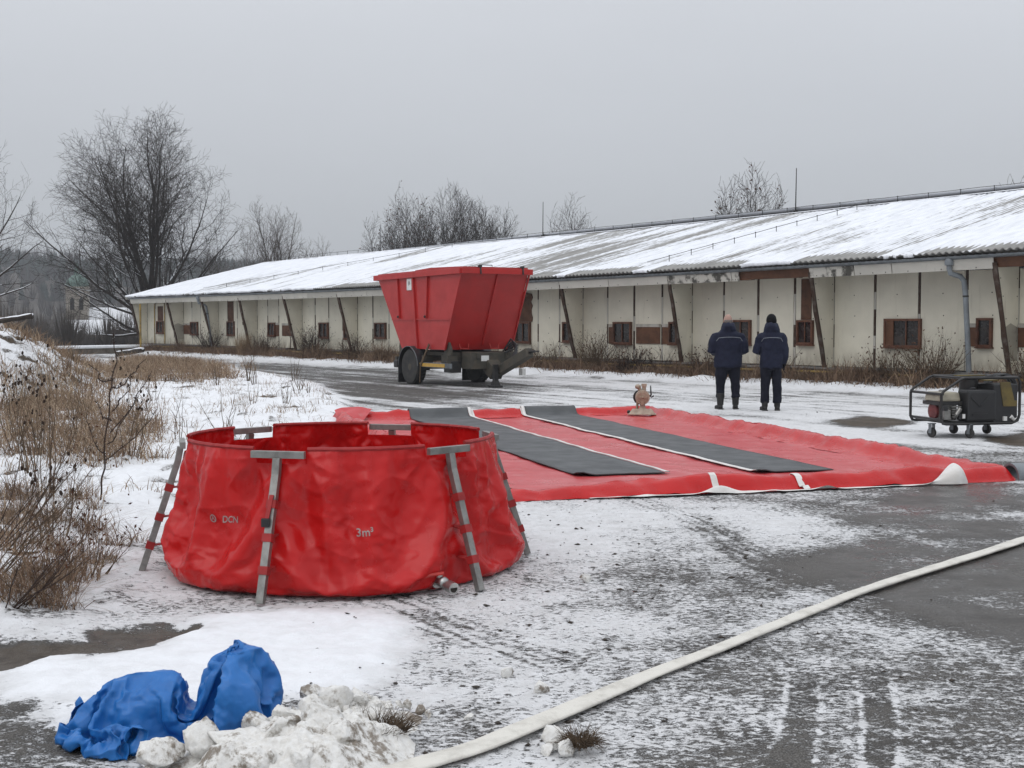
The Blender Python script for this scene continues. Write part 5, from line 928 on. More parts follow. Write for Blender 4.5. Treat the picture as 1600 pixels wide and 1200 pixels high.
-12,0,5,4,0,1,0,1,2,-1,0,-1,1,-8,-8,4,4,5,0,-5,10,3,0,4,-4,-9,-3,4,2,4,-3,-10,-5,1,2,2,2,2,2,1,1,1,3,8,-2,1,-3,-10,0,3,2,7,-5,0,3,-9,-6,5,-7,6,-2,3,2,1,-1,-1,-1,-2,-1,-1,0,7,1,5,-8,1,3,5,-7,1,8,-3,-4,4,-2,-12,1,8,4,-1,-5,1,-1,-2,-1,-2,-1,-1,-1,0,9,6,0,-3,-2,-1,-6,0,3,8,-2,2,0,-11,-5,3,4,-6,-6,6,7,1,1,1,1,0,0,-1,-1,-1,0,-7,4,12,5,-1,-6,-1,1,0,0,-12,-2,6,-2,4,-2,-10,2,7,0,0,0,-1,0,-2,0,0,0,-3,4,8,1,-6,3,-2,-9,3,1,6,0,9,0,-4,-1,5,-11,3,0,3,0,1,1,1,1,0,0,-1,1,-4,-9,5,2,3,2,-6,9,3,-2,5,-4,-8,-1,4,1,2,1,-8,-7,1,1,1,2,2,0,2,0,1,7,5,-5,3,-3,-8,0,3,0,7,-5,-1,4,-9,-2,5,-8,6,2,0,-2,1,0,-1,-1,-1,-1,0,0,2,5,3,-6,1,2,4,-6,0,8,-4,-3,5,-2,-11,2,6,3,2,-4,-3,-1,0,-2,-1,-1,0,-1,0,8,2,2,-1,-3,0,-5,0,2,5,0,2,0,-11,-2,3,3,-3,-9,8,2,2,0,1,0,0,1,-1,0,-1,-2,-5,4,12,2,-2,-3,0,0,-1,2,-11,0,5,-2,4,-2,-11,5,3,1,-1,1,-1,0,-1,-1,-1,0,1,3,3,3,-4,2,-1,-8,3,0,6,-1,7,-1,-3,-1,5,-10,5,-1,0,1,1,0,1,1,0,0,0,-2,0,-8,6,1,0,3,
-5,6,3,-2,4,-3,-7,1,3,0,1,2,-8,-3,0,1,1,1,1,1,0,1,0,7,3,-5,3,-2,-7,1,3,-2,7,-5,-1,3,-5,-1,4,-5,0,2,0,-1,1,0,0,0,-1,-1,0,0,6,1,-2,-2,1,1,4,-5,-1,7,-5,-1,4,-2,-8,2,3,3,3,-5,-2,0,-1,-1,-1,0,-1,0,0,7,0,3,0,-4,2,-5,1,1,2,0,3,-1,-8,0,3,0,0,-9,7,1,0,0,1,0,0,1,0,-1,0,-5,3,0,10,-1,-1,-1,0,-1,-1,3,-9,1,4,-4,6,-3,-9,6,1,0,0,0,0,-1,0,-1,0,-1,3,2,2,1,-2,0,1,-8,5,-2,5,-1,5,-1,-3,0,4,-7,1,3,-2,1,0,1,0,0,1,0,0,3,-8,-2,6,-1,-1,4,-6,5,3,-2,3,-3,-5,2,3,-1,-1,1,0,-4,0,0,1,0,0,1,0,0,0,4,3,-4,3,-3,-4,2,2,-3,6,-4,-2,3,-3,0,3,-1,-5,3,3,-3,0,1,-1,0,0,0,0,0,5,-2,-2,0,2,-1,3,-4,-2,7,-5,1,3,-2,-6,2,4,0,2,-3,-1,-1,0,0,-1,0,0,0,0,6,-4,4,0,-4,3,-4,2,-1,0,1,3,-2,-6,2,3,-1,1,-6,1,3,0,0,0,0,1,0,0,0,0,-4,4,-1,6,-2,-2,1,1,-1,-2,4,-8,2,4,-5,6,-1,-8,5,0,0,0,0,0,0,0,-1,0,0,5,-3,-1,2,1,-1,2,-7,5,-4,6,-3,4,-2,-2,1,0,0,0,0,0,0,0,0,0,0,0,0,0,0,0,0,0,0,0,0,0,0,0,0,0,0,0,0,0,0,0,0,0,0,0,0,0,0,0,0,0,0,0,0,0,0,0,0,0,0,0,0,0,0,0,0,0,0,
0,0,0,0,0,0,0,0,0,0,0,0,0,0,0,0,0,0,0,0,0,0,0,0,0,0,0,0,0,0,0,0,0,0,0,0,0,0,0,0,0,0,0,0,0,0,0,0,0,0,0,0,0,0,0,0,0,0,0,0,0,0,0,0,0,0,0,0,0,0,0,0,0,0,0,0,0,0,0,0,0,0,0,0,0,0,0,0,0,0,0,0,0,0,0,0,0,0,0,0,0,0,0,0,0,0,0,0,0,0,0,0,0,0,0,0,0,0,0,0,0,0,0,0,0,0,0,0,0,0,0,0,0,0,0,0,0,0,0,0,0,0,0,0,0,0,0,0,0,0,0,0,0,0,0,0,0,0,0,0,0,0,0,0,0,0,0,0,0,0,0,0,0,0,0,0,0,0,0,0,0,0,0,0,0,0,0,0,0,0,0,0,0,0,0,0,0,0,0,0,0,0,0,0,0,0,0,0,0,0,0,0,0,0,0,0,0,0,0,0,0,0,0,0,0,0,0,0,0,0,0,0,0,0,0,0,0,0,0,0,0,0,0,0,0,0,0,0,0,0,0,0,0,0,0,0,0,0,0,0,0,0,0,0,0,0,0,0,0,0,0,0,0,0,0,0,0,0,0,0,0,0,0,0,0,0,0,0,0,0,0,0,0,0,-8,1,-1,6,0,-2,-3,2,9,-6,5,-6,-5,0,-2,6,4,-7,3,-6,-1,3,-3,4,-4,3,6,-7,-1,2,7,-2,8,-7,0,4,-5,1,-5,3,10,-7,2,-5,6,-8,-2,1,0,3,-7,1,2,-1,3,-5,7,-7,6,1,-3,6,-9,2,-1,1,5,-4,-1,0,5,1,-5,6,-3,-4,-3,3,-1,-1,2,1,-2,0,-1,3,-4,2,1,0,-2,4,-1,0,1,7,-5,3,-1,2,-2,-1,0,-7,1,1,-3,4,0,-2,-1,3,-5,3,-2,3,1,-2,0,6,-3,5,-2,1,-1,-1,1,
6,-5,1,2,-6,3,-6,0,1,5,-8,0,3,-4,1,3,-3,7,-6,-1,3,2,7,4,-9,5,-4,-2,3,-3,-3,2,9,-6,1,-5,2,0,-6,-1,6,-5,-1,4,-1,0,0,0,-3,-17,3,0,6,4,-5,2,0,6,-6,1,0,-4,2,-7,5,1,-4,-3,-4,0,3,-3,4,-5,2,8,-5,-2,2,6,0,9,-5,-1,4,-4,1,3,-4,8,-7,0,-4,5,-11,-2,4,0,-1,-7,2,-2,5,-3,0,6,-5,3,5,-3,4,-1,0,1,3,0,3,-1,-2,5,-7,-2,4,-5,-4,-2,2,-2,-5,9,-5,-1,0,0,5,-4,-1,5,3,1,4,3,-2,0,4,-3,1,-3,2,-2,0,-6,-3,-2,1,-3,5,0,-4,-1,3,-6,2,-1,5,-3,5,-1,6,-1,4,-1,2,-1,0,-1,9,-7,-1,1,-4,-1,0,4,-7,3,-7,-2,3,-4,1,1,0,7,-1,-1,0,2,4,11,-9,2,-1,1,0,-2,-2,-1,7,-5,-1,-5,2,-3,-3,-2,4,-3,-2,0,1,6,-6,7,-8,-20,1,3,3,1,2,6,-1,-1,-1,1,-2,-1,-3,-7,0,0,0,-4,-2,-1,1,0,2,-2,1,0,3,0,1,1,3,8,-5,1,6,0,2,2,-6,4,-8,-2,-1,2,-10,-1,2,-6,-1,0,2,0,-1,1,1,0,5,2,0,1,1,8,2,0,1,1,2,1,-2,-4,-4,-3,-2,-2,0,-1,1,-1,-3,-2,0,-1,2,3,-2,0,1,1,10,3,4,3,-3,0,2,0,0,-2,-6,2,-5,-2,-3,-2,-1,-2,4,-6,-2,-1,1,-5,-1,2,2,4,8,0,0,1,3,7,2,-1,-1,1,1,-5,-2,-2,-1,0,2,4,-8,-4,-2,-1,3,-6,
0,1,0,2,5,0,0,2,3,4,5,0,0,1,1,-2,-2,-2,1,-5,-3,2,-5,1,-4,-1,1,-4,-1,-1,-1,7,-5,6,-6,-22,2,1,4,2,3,6,0,0,-1,0,-3,1,-6,-5,-1,-1,-1,-3,-1,0,0,0,1,-1,2,1,2,-1,1,1,2,3,2,1,5,1,2,-1,-3,-2,-2,-3,-2,-4,-2,-3,-5,-1,0,0,3,0,0,0,1,1,2,5,1,1,2,3,5,1,1,1,2,1,-4,-4,-2,-4,-2,-2,-1,0,-1,0,-1,-1,-1,-1,0,1,1,0,2,1,5,6,3,3,-2,2,1,0,0,-4,-4,-2,-2,-2,-1,-2,-4,-1,2,-4,-4,-1,-1,0,-1,1,3,4,5,4,0,1,2,5,4,1,-2,1,-1,-3,-4,-1,-1,-1,0,4,-7,-3,-2,-2,2,-2,-1,-1,1,3,2,2,2,2,2,4,5,0,0,1,-1,0,-2,-3,0,-3,-4,-1,-3,0,-1,-1,-1,-2,-1,-2,0,0,0,-1,3,-27,5,3,6,1,2,5,3,0,-2,-1,-2,-2,-6,-3,0,-1,-3,-1,-1,-1,1,0,0,0,2,1,0,1,0,1,2,3,3,1,3,2,2,-1,-2,-3,-2,-1,-3,-7,-2,-6,-1,1,0,0,1,0,1,1,0,2,1,4,4,-1,2,2,5,3,0,3,0,0,-3,-5,-1,-2,-4,-5,-2,-1,0,-1,2,3,-2,-1,-1,2,1,1,1,1,2,4,6,2,0,3,1,-1,0,-4,-2,-2,-3,-2,-3,-4,-2,1,0,-3,-4,-2,2,-1,-2,-1,4,4,5,4,2,0,1,6,4,2,-2,0,0,-3,-5,0,-3,0,-1,2,-5,-2,-2,-2,1,0,-3,-2,1,5,3,2,2,1,2,3,4,0,2,2,-1,0,-2,-2,-3,
-5,-2,-1,-1,1,-3,0,-4,-3,-1,-2,2,2,0,-1,0,-28,1,4,9,4,1,5,3,0,-1,-2,-2,-3,-6,-1,-2,-1,-3,0,-3,1,1,0,1,0,3,-2,1,0,1,1,3,3,1,2,3,4,0,1,-4,-4,-1,-1,-5,-7,-7,-1,0,1,0,0,0,3,-2,1,2,2,1,3,3,0,3,1,3,5,2,0,3,-2,-4,-1,-3,-3,-6,-7,-1,0,-2,1,4,1,0,-2,1,3,0,1,1,2,1,1,6,6,0,1,1,2,-3,-4,-2,-2,-3,-3,-5,-5,1,-1,2,-3,-4,0,1,-1,-1,-2,3,2,7,5,2,2,1,1,7,4,-2,-1,0,-5,-3,-2,-2,-1,1,-1,-2,-3,-3,1,0,-1,-4,-3,2,5,5,4,1,0,4,2,2,1,0,3,0,-1,-3,-2,-4,-2,-1,-1,-1,-1,-2,-3,-5,-3,-1,0,0,3,3,-1,-1,-28,0,1,9,8,2,1,6,0,-1,-1,-3,-7,-3,0,-2,-1,-5,-1,-2,2,1,3,-1,0,1,0,-2,2,3,1,2,4,-1,2,4,2,3,0,-3,-4,-1,-3,-7,-6,-5,-1,2,1,-1,-2,3,1,1,-1,-1,1,3,1,6,1,2,2,2,3,5,-1,3,-1,-3,-1,-5,-6,-7,-4,-2,0,0,0,3,2,0,0,3,0,1,1,1,1,1,2,3,7,2,0,2,-1,0,-4,-2,-2,-6,-4,-5,-3,3,-1,2,-2,-5,0,2,-1,-2,-2,2,3,3,7,3,1,2,3,3,5,0,0,-2,-4,-3,-3,-4,-3,1,-1,-1,-4,2,0,0,-1,-5,-2,1,2,7,5,4,0,3,-1,4,0,1,3,0,1,-5,-3,-2,-2,-2,-1,-1,-3,-2,-5,-3,-2,-1,1,1,2,2,0,1,
-26,-4,1,7,9,5,0,4,3,-2,-2,-2,-6,-2,0,-5,-2,-4,-1,-1,2,4,2,-1,-2,0,-4,1,2,5,2,1,3,1,2,4,3,2,0,-2,-6,0,-4,-7,-7,-3,-1,2,3,-3,-1,2,2,1,-3,-2,1,2,1,8,5,0,3,1,2,2,2,3,0,-3,-3,-6,-7,-5,-5,0,0,1,-1,2,2,2,2,1,0,1,1,-1,3,0,3,2,4,5,1,1,-1,0,-2,-4,-5,-5,-5,-4,-1,2,0,1,-3,-4,-1,4,0,-2,-2,0,1,6,6,2,3,2,5,1,4,1,0,-3,-3,-3,-6,-4,-2,-2,-1,0,-3,4,2,-1,-3,-3,-3,1,1,5,5,6,4,-1,2,2,2,1,1,3,-3,-3,-3,-2,-3,0,0,-4,-3,-3,-4,-5,1,-1,1,2,2,-1,1,2,-28,0,-2,4,7,9,4,-1,1,0,1,-5,-1,-4,-4,-4,-1,-3,0,-1,3,3,4,-2,-3,0,-4,0,2,4,4,3,2,-1,1,3,6,2,-1,-5,-2,0,-6,-9,-2,-4,3,-1,2,-4,0,2,2,1,-3,-1,-1,0,5,5,7,1,1,4,1,2,-1,5,-2,-2,-3,-6,-8,-6,-1,-2,3,0,1,1,-1,2,0,2,1,1,2,-1,2,1,2,4,2,5,2,-1,2,-1,-5,0,-10,-4,-2,-4,2,-1,3,-1,-4,-4,1,2,-1,0,-4,1,-1,6,6,4,4,0,3,4,3,2,1,-3,-3,-7,-6,-5,-1,-3,1,0,0,3,4,-4,0,-3,-3,-1,1,3,5,7,4,2,0,2,3,0,1,2,-1,-4,-3,-2,-1,-1,-3,-6,0,-2,-3,-5,-4,3,3,0,0,2,0,1,-27,0,-2,4,5,9,4,1,0,0,0,-3,-2,-4,-2,-5,-3,-3,
-1,0,3,5,3,-2,-2,-2,-4,-1,3,5,5,2,3,-1,0,5,3,3,-2,-5,1,-4,-7,-5,-5,0,1,1,-2,-2,-1,4,4,-2,-2,-3,0,0,6,3,6,4,3,-1,3,2,2,1,1,-6,-3,-4,-10,-5,2,0,-1,1,0,0,1,0,0,1,2,2,2,-2,1,4,5,0,2,5,-1,1,2,-3,-2,-2,-6,-6,-4,0,0,1,2,-2,-5,-4,2,3,0,-3,-2,-1,2,3,6,7,1,1,2,4,4,3,-1,-2,-6,-6,-7,-3,-1,-3,-2,4,1,4,2,-1,-3,-3,-3,-1,-1,4,2,9,7,2,0,2,2,1,1,2,-2,-4,0,-3,-2,-1,-6,-8,-4,-1,1,-1,-4,2,4,-1,2,2,0,-1,-27,0,-1,2,4,8,9,0,-2,0,-1,-2,-1,-1,-5,-5,-2,-3,-3,1,4,4,3,-2,-3,-3,2,-5,3,3,8,0,4,0,2,3,2,2,-3,-2,0,-3,-7,-7,-1,-2,2,-1,-1,-2,0,2,2,0,-2,-2,-2,-1,6,1,9,5,1,2,-1,4,4,0,0,-5,-2,-7,-7,-5,-1,1,2,0,0,0,1,0,2,-2,-1,5,-1,-1,3,4,2,4,4,0,0,0,1,-1,1,-6,-5,-6,-3,0,-1,1,2,-1,-4,-4,1,3,0,-1,-3,-3,0,5,7,6,5,-2,1,4,6,2,-1,-4,-7,-5,-1,-8,-1,0,-3,1,5,2,2,-1,-1,-4,-1,-2,-4,3,1,10,6,5,0,1,2,4,2,-4,2,-3,-2,-3,-1,-1,-10,-6,-2,-4,2,-2,1,0,1,2,2,2,-1,0,-26,0,-1,2,3,7,10,2,-1,-3,0,-2,0,-5,-4,-3,-1,-5,-2,2,3,3,5,-3,-5,-1,-2,-1,2,1,7,
3,4,1,3,-1,6,0,-1,-3,1,-5,-8,-8,1,-1,-1,1,1,-3,-2,5,2,-1,-3,1,-4,-1,3,3,5,7,3,1,3,2,1,2,-1,-4,-2,-8,-7,-3,-1,2,0,1,1,-1,1,0,-1,-1,2,1,0,0,-1,9,3,1,3,3,0,0,-3,4,-5,-2,-6,-4,-4,1,-1,4,-3,-1,-5,-1,-1,5,1,-4,-3,-1,2,2,4,6,6,2,0,2,5,2,0,-5,-6,-4,-2,-5,-2,-3,1,2,1,3,2,-2,1,-4,-4,0,-3,1,1,6,7,7,-2,6,2,4,1,-3,-1,0,0,-2,-3,-5,-8,-7,-2,-5,1,1,0,1,4,1,0,2,2,-1,-25,-1,1,-1,3,8,10,0,3,-3,-5,1,0,-5,-7,-2,-3,-2,-2,2,2,4,8,-5,-2,-4,-2,0,-2,4,2,6,5,3,2,1,3,-1,-1,1,0,-8,-7,-5,-3,1,0,0,0,-3,-1,5,3,-1,-2,-2,-1,-3,2,5,2,8,6,-1,2,3,1,1,-2,0,-5,-9,-5,-4,2,2,1,-1,1,-2,1,0,0,-2,-2,5,-1,-1,1,8,2,4,1,4,5,-4,-2,2,-2,-7,-6,-3,0,0,-1,0,0,-5,-3,-1,1,3,1,-3,-1,-1,1,1,4,6,7,2,1,2,2,5,-1,-6,-6,-1,-6,-4,-2,-4,3,0,4,2,0,1,-1,-3,-2,0,-2,-3,1,3,6,9,3,-1,5,2,4,0,-2,-1,-1,-2,-5,-3,-6,-10,-4,-1,-2,2,3,0,2,1,2,1,1,-2,-25,0,2,-1,0,7,8,7,-1,-1,-2,0,0,-10,-4,-2,-4,-1,-3,3,6,1,7,-2,-5,-2,-4,-1,0,-3,6,3,4,6,4,0,4,0,-1,1,-1,-7,-10,0,
-5,1,2,1,0,-8,1,6,2,-2,-2,-1,-3,-1,1,4,4,3,9,1,5,-1,3,0,-1,-2,-7,-9,-2,-1,1,-2,2,0,-1,2,0,0,-1,-3,-2,2,1,1,2,6,0,5,2,2,6,-2,-1,1,-3,-9,-6,0,0,0,1,-3,0,-5,-2,0,1,1,1,-2,-5,4,-1,2,3,3,8,3,3,1,3,3,-1,-6,-4,-1,-5,-8,-3,1,0,4,1,2,3,0,0,-6,-1,0,-4,-1,1,0,2,12,5,-2,4,6,4,0,-1,-4,2,-5,-1,-3,-10,-8,-2,-2,-4,5,2,-1,4,-2,2,2,1,-2,-25,3,0,-1,4,1,10,6,0,0,0,-5,-1,-8,-6,0,0,-2,-4,2,4,4,2,0,-2,-5,-1,-2,-2,0,2,3,7,6,3,2,2,3,-2,1,-4,-8,-8,1,-3,1,0,-1,0,-5,-1,6,4,-5,-1,0,-2,-1,2,-3,5,6,7,4,1,2,1,3,1,-6,-8,-6,-3,0,1,0,-1,-1,4,-3,1,1,-2,-2,-2,2,3,-4,4,3,5,1,4,2,5,1,1,-4,-6,-6,-4,1,-4,2,-2,2,0,-5,-3,2,1,-2,1,-1,-1,-3,2,0,5,2,2,7,4,3,5,0,-1,-6,-1,-5,-6,-6,-1,0,1,3,2,0,3,0,0,-3,0,-4,-2,-2,2,-1,5,5,9,-2,3,5,3,3,-5,0,-4,-1,-3,-1,-6,-9,1,-4,-2,-1,3,2,0,1,3,1,-2,2,-25,2,0,0,3,2,10,6,3,-3,-1,-5,0,-10,-4,0,-3,-1,-4,5,4,3,4,1,-6,-2,1,-4,-2,-1,-2,5,5,9,3,2,2,2,-1,-1,-2,-8,-5,-1,0,-1,-2,0,0,-5,0,3,4,-2,-1,0,-4,-2,0,1,2,
7,6,7,1,2,1,1,0,-6,-6,-6,-2,0,1,-1,1,0,2,-3,0,3,-1,-6,0,-1,4,-2,4,5,2,3,-2,6,1,4,5,-8,-7,-6,0,-3,1,-2,3,-1,-3,-4,-2,1,2,1,0,-2,-1,-1,-1,2,3,3,2,6,6,1,2,2,1,-7,-2,-4,-6,-5,-2,0,2,2,1,3,1,2,-2,-2,0,-1,-3,-2,-3,2,5,5,3,3,-1,7,-4,9,-3,0,0,-5,2,-5,-10,-3,-1,-2,-1,0,1,1,0,2,2,0,-1,1,-23,-1,3,0,3,1,5,11,2,0,-6,0,-4,-9,-5,-1,2,-3,-3,2,5,4,1,1,-3,-1,-2,-4,3,-5,1,3,4,7,5,3,1,3,1,-4,-6,-5,-3,0,1,-4,-1,0,-2,-3,2,1,1,1,-2,1,-5,1,1,-2,3,4,5,7,5,-1,1,4,-1,-7,-5,-6,-2,2,-2,2,-2,1,0,-1,1,0,2,-5,-5,1,5,-1,1,5,5,2,0,2,4,3,-3,-1,-7,-3,-4,-1,-1,0,3,-2,0,-7,-1,2,0,2,1,-2,0,-3,1,1,0,3,2,7,5,4,-1,2,3,-7,-3,-4,-9,0,-3,2,0,3,4,-1,2,0,-1,-1,-1,0,-4,-1,-5,2,4,0,2,10,-3,6,1,4,0,-2,-1,-1,0,-4,-11,1,-1,-4,2,-2,1,1,1,-1,0,3,1,-3,-27,1,4,3,3,1,5,6,7,-4,-4,1,-8,-5,-8,1,0,-3,-1,3,4,5,1,0,1,-5,-1,-1,0,-1,-5,3,5,6,6,4,2,1,-2,-3,-7,1,-4,0,1,-3,0,-2,-5,-1,1,2,2,1,-1,0,-4,0,-1,1,1,4,3,9,4,1,-1,-1,-2,-2,-2,-6,0,-2,2,-4,1,2,-3,
-2,2,2,-3,1,-2,-1,3,-3,2,3,9,1,0,-1,4,5,-1,-4,-4,-4,-4,0,2,-3,1,-2,-3,-2,-3,2,0,5,-1,-1,1,-2,-2,1,1,1,6,4,3,4,5,-2,-3,-2,-3,-5,-5,0,-3,0,0,4,-1,1,2,1,2,-3,-1,-2,0,-1,-3,-1,-2,3,9,1,2,4,3,3,0,-4,-1,1,1,-7,-10,1,3,-3,-2,-2,1,2,-2,4,0,-2,1,-7,-29,4,5,2,1,2,5,4,3,3,-1,-2,-11,-3,-4,-1,-3,0,-1,3,2,6,1,1,-3,-1,-2,-1,1,-3,0,0,4,6,5,5,4,-2,-1,-5,-4,-2,1,-1,-1,-1,-3,-2,-5,-1,-1,5,3,-1,0,-1,-2,0,-1,1,1,3,6,5,3,1,2,-5,-2,-2,-2,-3,2,-3,-1,-2,1,-2,1,-2,1,1,3,-2,-1,-4,3,-2,2,6,5,2,0,-2,3,4,2,-4,-4,-4,-3,-3,2,-1,2,-1,-4,-2,-3,1,2,2,1,0,-2,-2,-1,2,2,0,1,5,5,6,2,-1,1,-6,-3,-3,-6,0,-1,1,0,2,-1,1,2,-1,1,-1,-2,0,-1,-2,0,-3,1,1,7,4,3,1,1,3,2,-5,2,0,-1,-8,-5,-1,3,-3,-1,0,1,-1,-1,1,3,-3,-4,-4,-28,4,5,2,2,1,3,6,3,2,1,-4,-8,-4,-5,1,-4,-4,1,1,4,6,-1,1,-1,0,-3,3,-6,2,0,1,0,5,7,5,3,1,-5,-3,-5,0,-1,-1,2,-3,-1,0,-8,-1,1,4,2,1,-1,-1,-1,-2,0,0,3,1,7,1,5,3,-2,-1,-4,0,-3,-2,-1,0,-1,-1,-4,0,0,-1,3,0,3,-2,-2,-3,1,2,1,4,5,3,
-1,-1,-1,6,1,-1,-4,-6,1,-3,0,0,-1,0,-3,-2,-1,2,-1,2,2,0,-3,0,0,0,3,0,0,3,5,6,4,-4,-1,-3,-2,-4,-3,1,-4,2,0,0,2,1,-2,1,1,-2,0,-1,-2,-1,3,-4,0,2,1,9,1,1,0,4,0,-3,2,0,-1,-8,-5,2,0,0,-1,0,-3,3,-4,2,3,-3,-4,-5,-25,2,1,7,1,3,5,3,0,5,0,-7,-2,-7,-6,2,-4,-5,2,1,4,6,1,0,-2,-2,1,0,0,-2,0,0,5,1,6,3,6,-1,-6,-4,3,-5,0,-2,-1,1,0,-4,-4,-4,0,3,3,2,1,-2,-1,-1,0,1,0,4,1,5,7,0,0,-3,-3,-1,-1,-2,-2,2,-3,-3,-5,3,-1,-1,1,4,2,-1,-1,-2,1,-1,2,3,1,7,1,-2,1,1,2,0,-4,-5,-3,0,0,2,-1,-2,-4,-2,0,-1,2,3,0,1,-1,-2,-1,2,1,1,0,3,4,6,1,0,0,-6,2,-5,-4,1,-1,0,1,1,-1,-2,1,1,0,-1,0,-1,0,-1,1,-2,1,2,2,5,3,1,-2,2,-3,3,2,-1,-3,-7,-3,1,0,1,0,-1,0,0,0,-3,5,-3,-5,-7,-26,2,5,5,3,0,7,1,4,-2,3,-6,-2,-5,-4,-2,-3,-3,1,2,1,4,1,1,0,-1,-2,2,0,-1,1,0,0,3,5,4,6,-3,-3,-3,-2,0,-2,0,-1,0,-1,-3,-3,-5,0,4,2,2,0,0,-1,-2,0,0,2,1,3,4,4,3,1,-4,-3,-1,-1,-2,0,-1,-2,-4,0,0,0,-2,0,4,3,-1,0,-1,-3,-1,2,4,3,6,2,-3,0,0,4,-4,-4,-3,-1,2,-2,1,0,-3,-2,-4,1,-1,4,2,1,
0,0,-3,0,-1,2,1,-1,3,5,4,0,2,0,-5,-3,-1,-3,1,1,-1,3,-4,-1,1,1,-2,4,-3,-3,-1,3,-1,1,-3,0,4,0,7,3,1,-3,1,-1,3,1,-1,-6,-6,-1,2,-1,1,0,0,-2,1,0,0,0,-1,-6,-4,-26,5,2,9,-3,3,4,4,4,-3,-2,0,-4,-3,-4,-1,-4,-2,2,-1,2,5,2,0,-1,-2,1,-1,1,0,1,2,-1,0,5,3,9,-6,-2,-1,-5,0,-1,1,-3,3,-1,-4,-6,0,-2,4,1,3,0,0,0,-4,3,-2,2,1,2,6,3,1,2,-2,-1,-4,-3,2,0,-2,-3,-2,-2,-1,1,-1,2,1,4,-2,0,-2,-3,2,1,3,0,6,0,2,-1,1,1,-1,-3,-4,0,1,-1,0,-1,-2,-3,-2,0,0,6,-1,1,1,-1,-2,-1,0,1,1,1,1,3,2,1,4,2,-6,-2,-2,1,-1,-1,-1,3,-1,-3,0,-1,1,3,-4,-2,0,0,0,1,0,-1,2,6,5,0,0,2,-3,0,3,-1,-1,-3,-6,-4,3,0,0,0,-1,-2,1,1,2,1,-3,-8,-1,-25,3,5,5,4,0,4,3,0,2,-4,2,-4,-2,-4,-2,-3,-3,1,0,3,2,3,0,-3,1,-2,1,1,2,2,-2,0,3,1,4,5,-3,1,-5,-3,0,-4,3,0,0,-2,-3,-2,-2,-2,4,3,2,-1,0,0,-2,0,0,1,1,3,4,1,2,-2,2,-1,-3,-1,-2,-1,-1,0,-5,-2,0,0,1,0,5,1,1,-3,1,-2,-2,2,1,4,6,0,0,1,0,1,-5,-3,-1,1,0,0,-1,-1,-2,-2,-1,0,-1,3,1,0,2,-1,-1,-1,0,0,3,0,1,4,1,1,3,-3,-2,-3,0,1,1,0,-2,
-1,1,-2,-1,0,0,1,0,-3,-1,0,0,0,2,-2,3,4,3,3,1,-3,2,1,-1,2,-3,-6,-4,0,2,0,-1,1,-2,-1,1,0,0,1,-1,-6,-2,-20,1,5,5,2,0,2,3,2,-1,0,1,-3,-4,-1,-3,-3,-1,1,-1,-1,4,2,0,1,-1,-1,-1,1,2,2,-1,0,3,2,2,1,1,-1,-2,-4,0,-1,1,0,0,-2,-2,-3,-2,-1,2,5,0,1,-1,-1,-1,0,-1,1,0,3,4,3,-1,0,2,-3,-1,-2,1,-1,-2,-2,-2,-1,-1,1,-3,3,3,4,-1,0,-4,-1,-1,2,1,2,6,0,0,2,0,0,-4,-2,-1,0,0,1,0,-2,-2,-2,-3,-1,3,2,1,0,2,-2,-2,0,0,1,1,2,-1,5,2,-4,6,1,-5,-2,1,-2,1,0,-1,1,0,-1,-3,0,0,0,0,-2,-1,0,1,1,0,-1,2,4,4,4,-1,-1,-1,0,1,2,-4,-5,-4,1,1,0,-1,0,0,-2,2,0,-1,1,0,-6,-1,-16,-1,3,5,4,0,2,3,0,-1,1,0,-4,-1,-2,-1,-3,-1,-1,0,0,5,-1,0,0,0,-3,0,2,3,1,0,1,1,3,2,1,-1,-2,-1,-2,0,-2,1,0,0,-2,-3,-1,-3,2,0,4,0,-1,2,-2,0,-1,-1,0,1,5,3,0,1,-3,4,-5,1,1,-2,1,-2,-3,-2,-3,1,2,-3,2,4,3,0,-3,-1,-1,1,1,-3,5,3,-1,3,0,2,1,-5,0,-3,0,1,1,-3,-1,0,-3,-2,-2,3,2,1,0,1,-2,0,0,0,1,1,2,0,3,2,-2,1,-1,0,-3,1,0,1,-1,-3,-1,5,-1,-3,-2,2,0,1,-3,-2,1,0,0,1,-1,4,3,5,1,0,-1,-1,
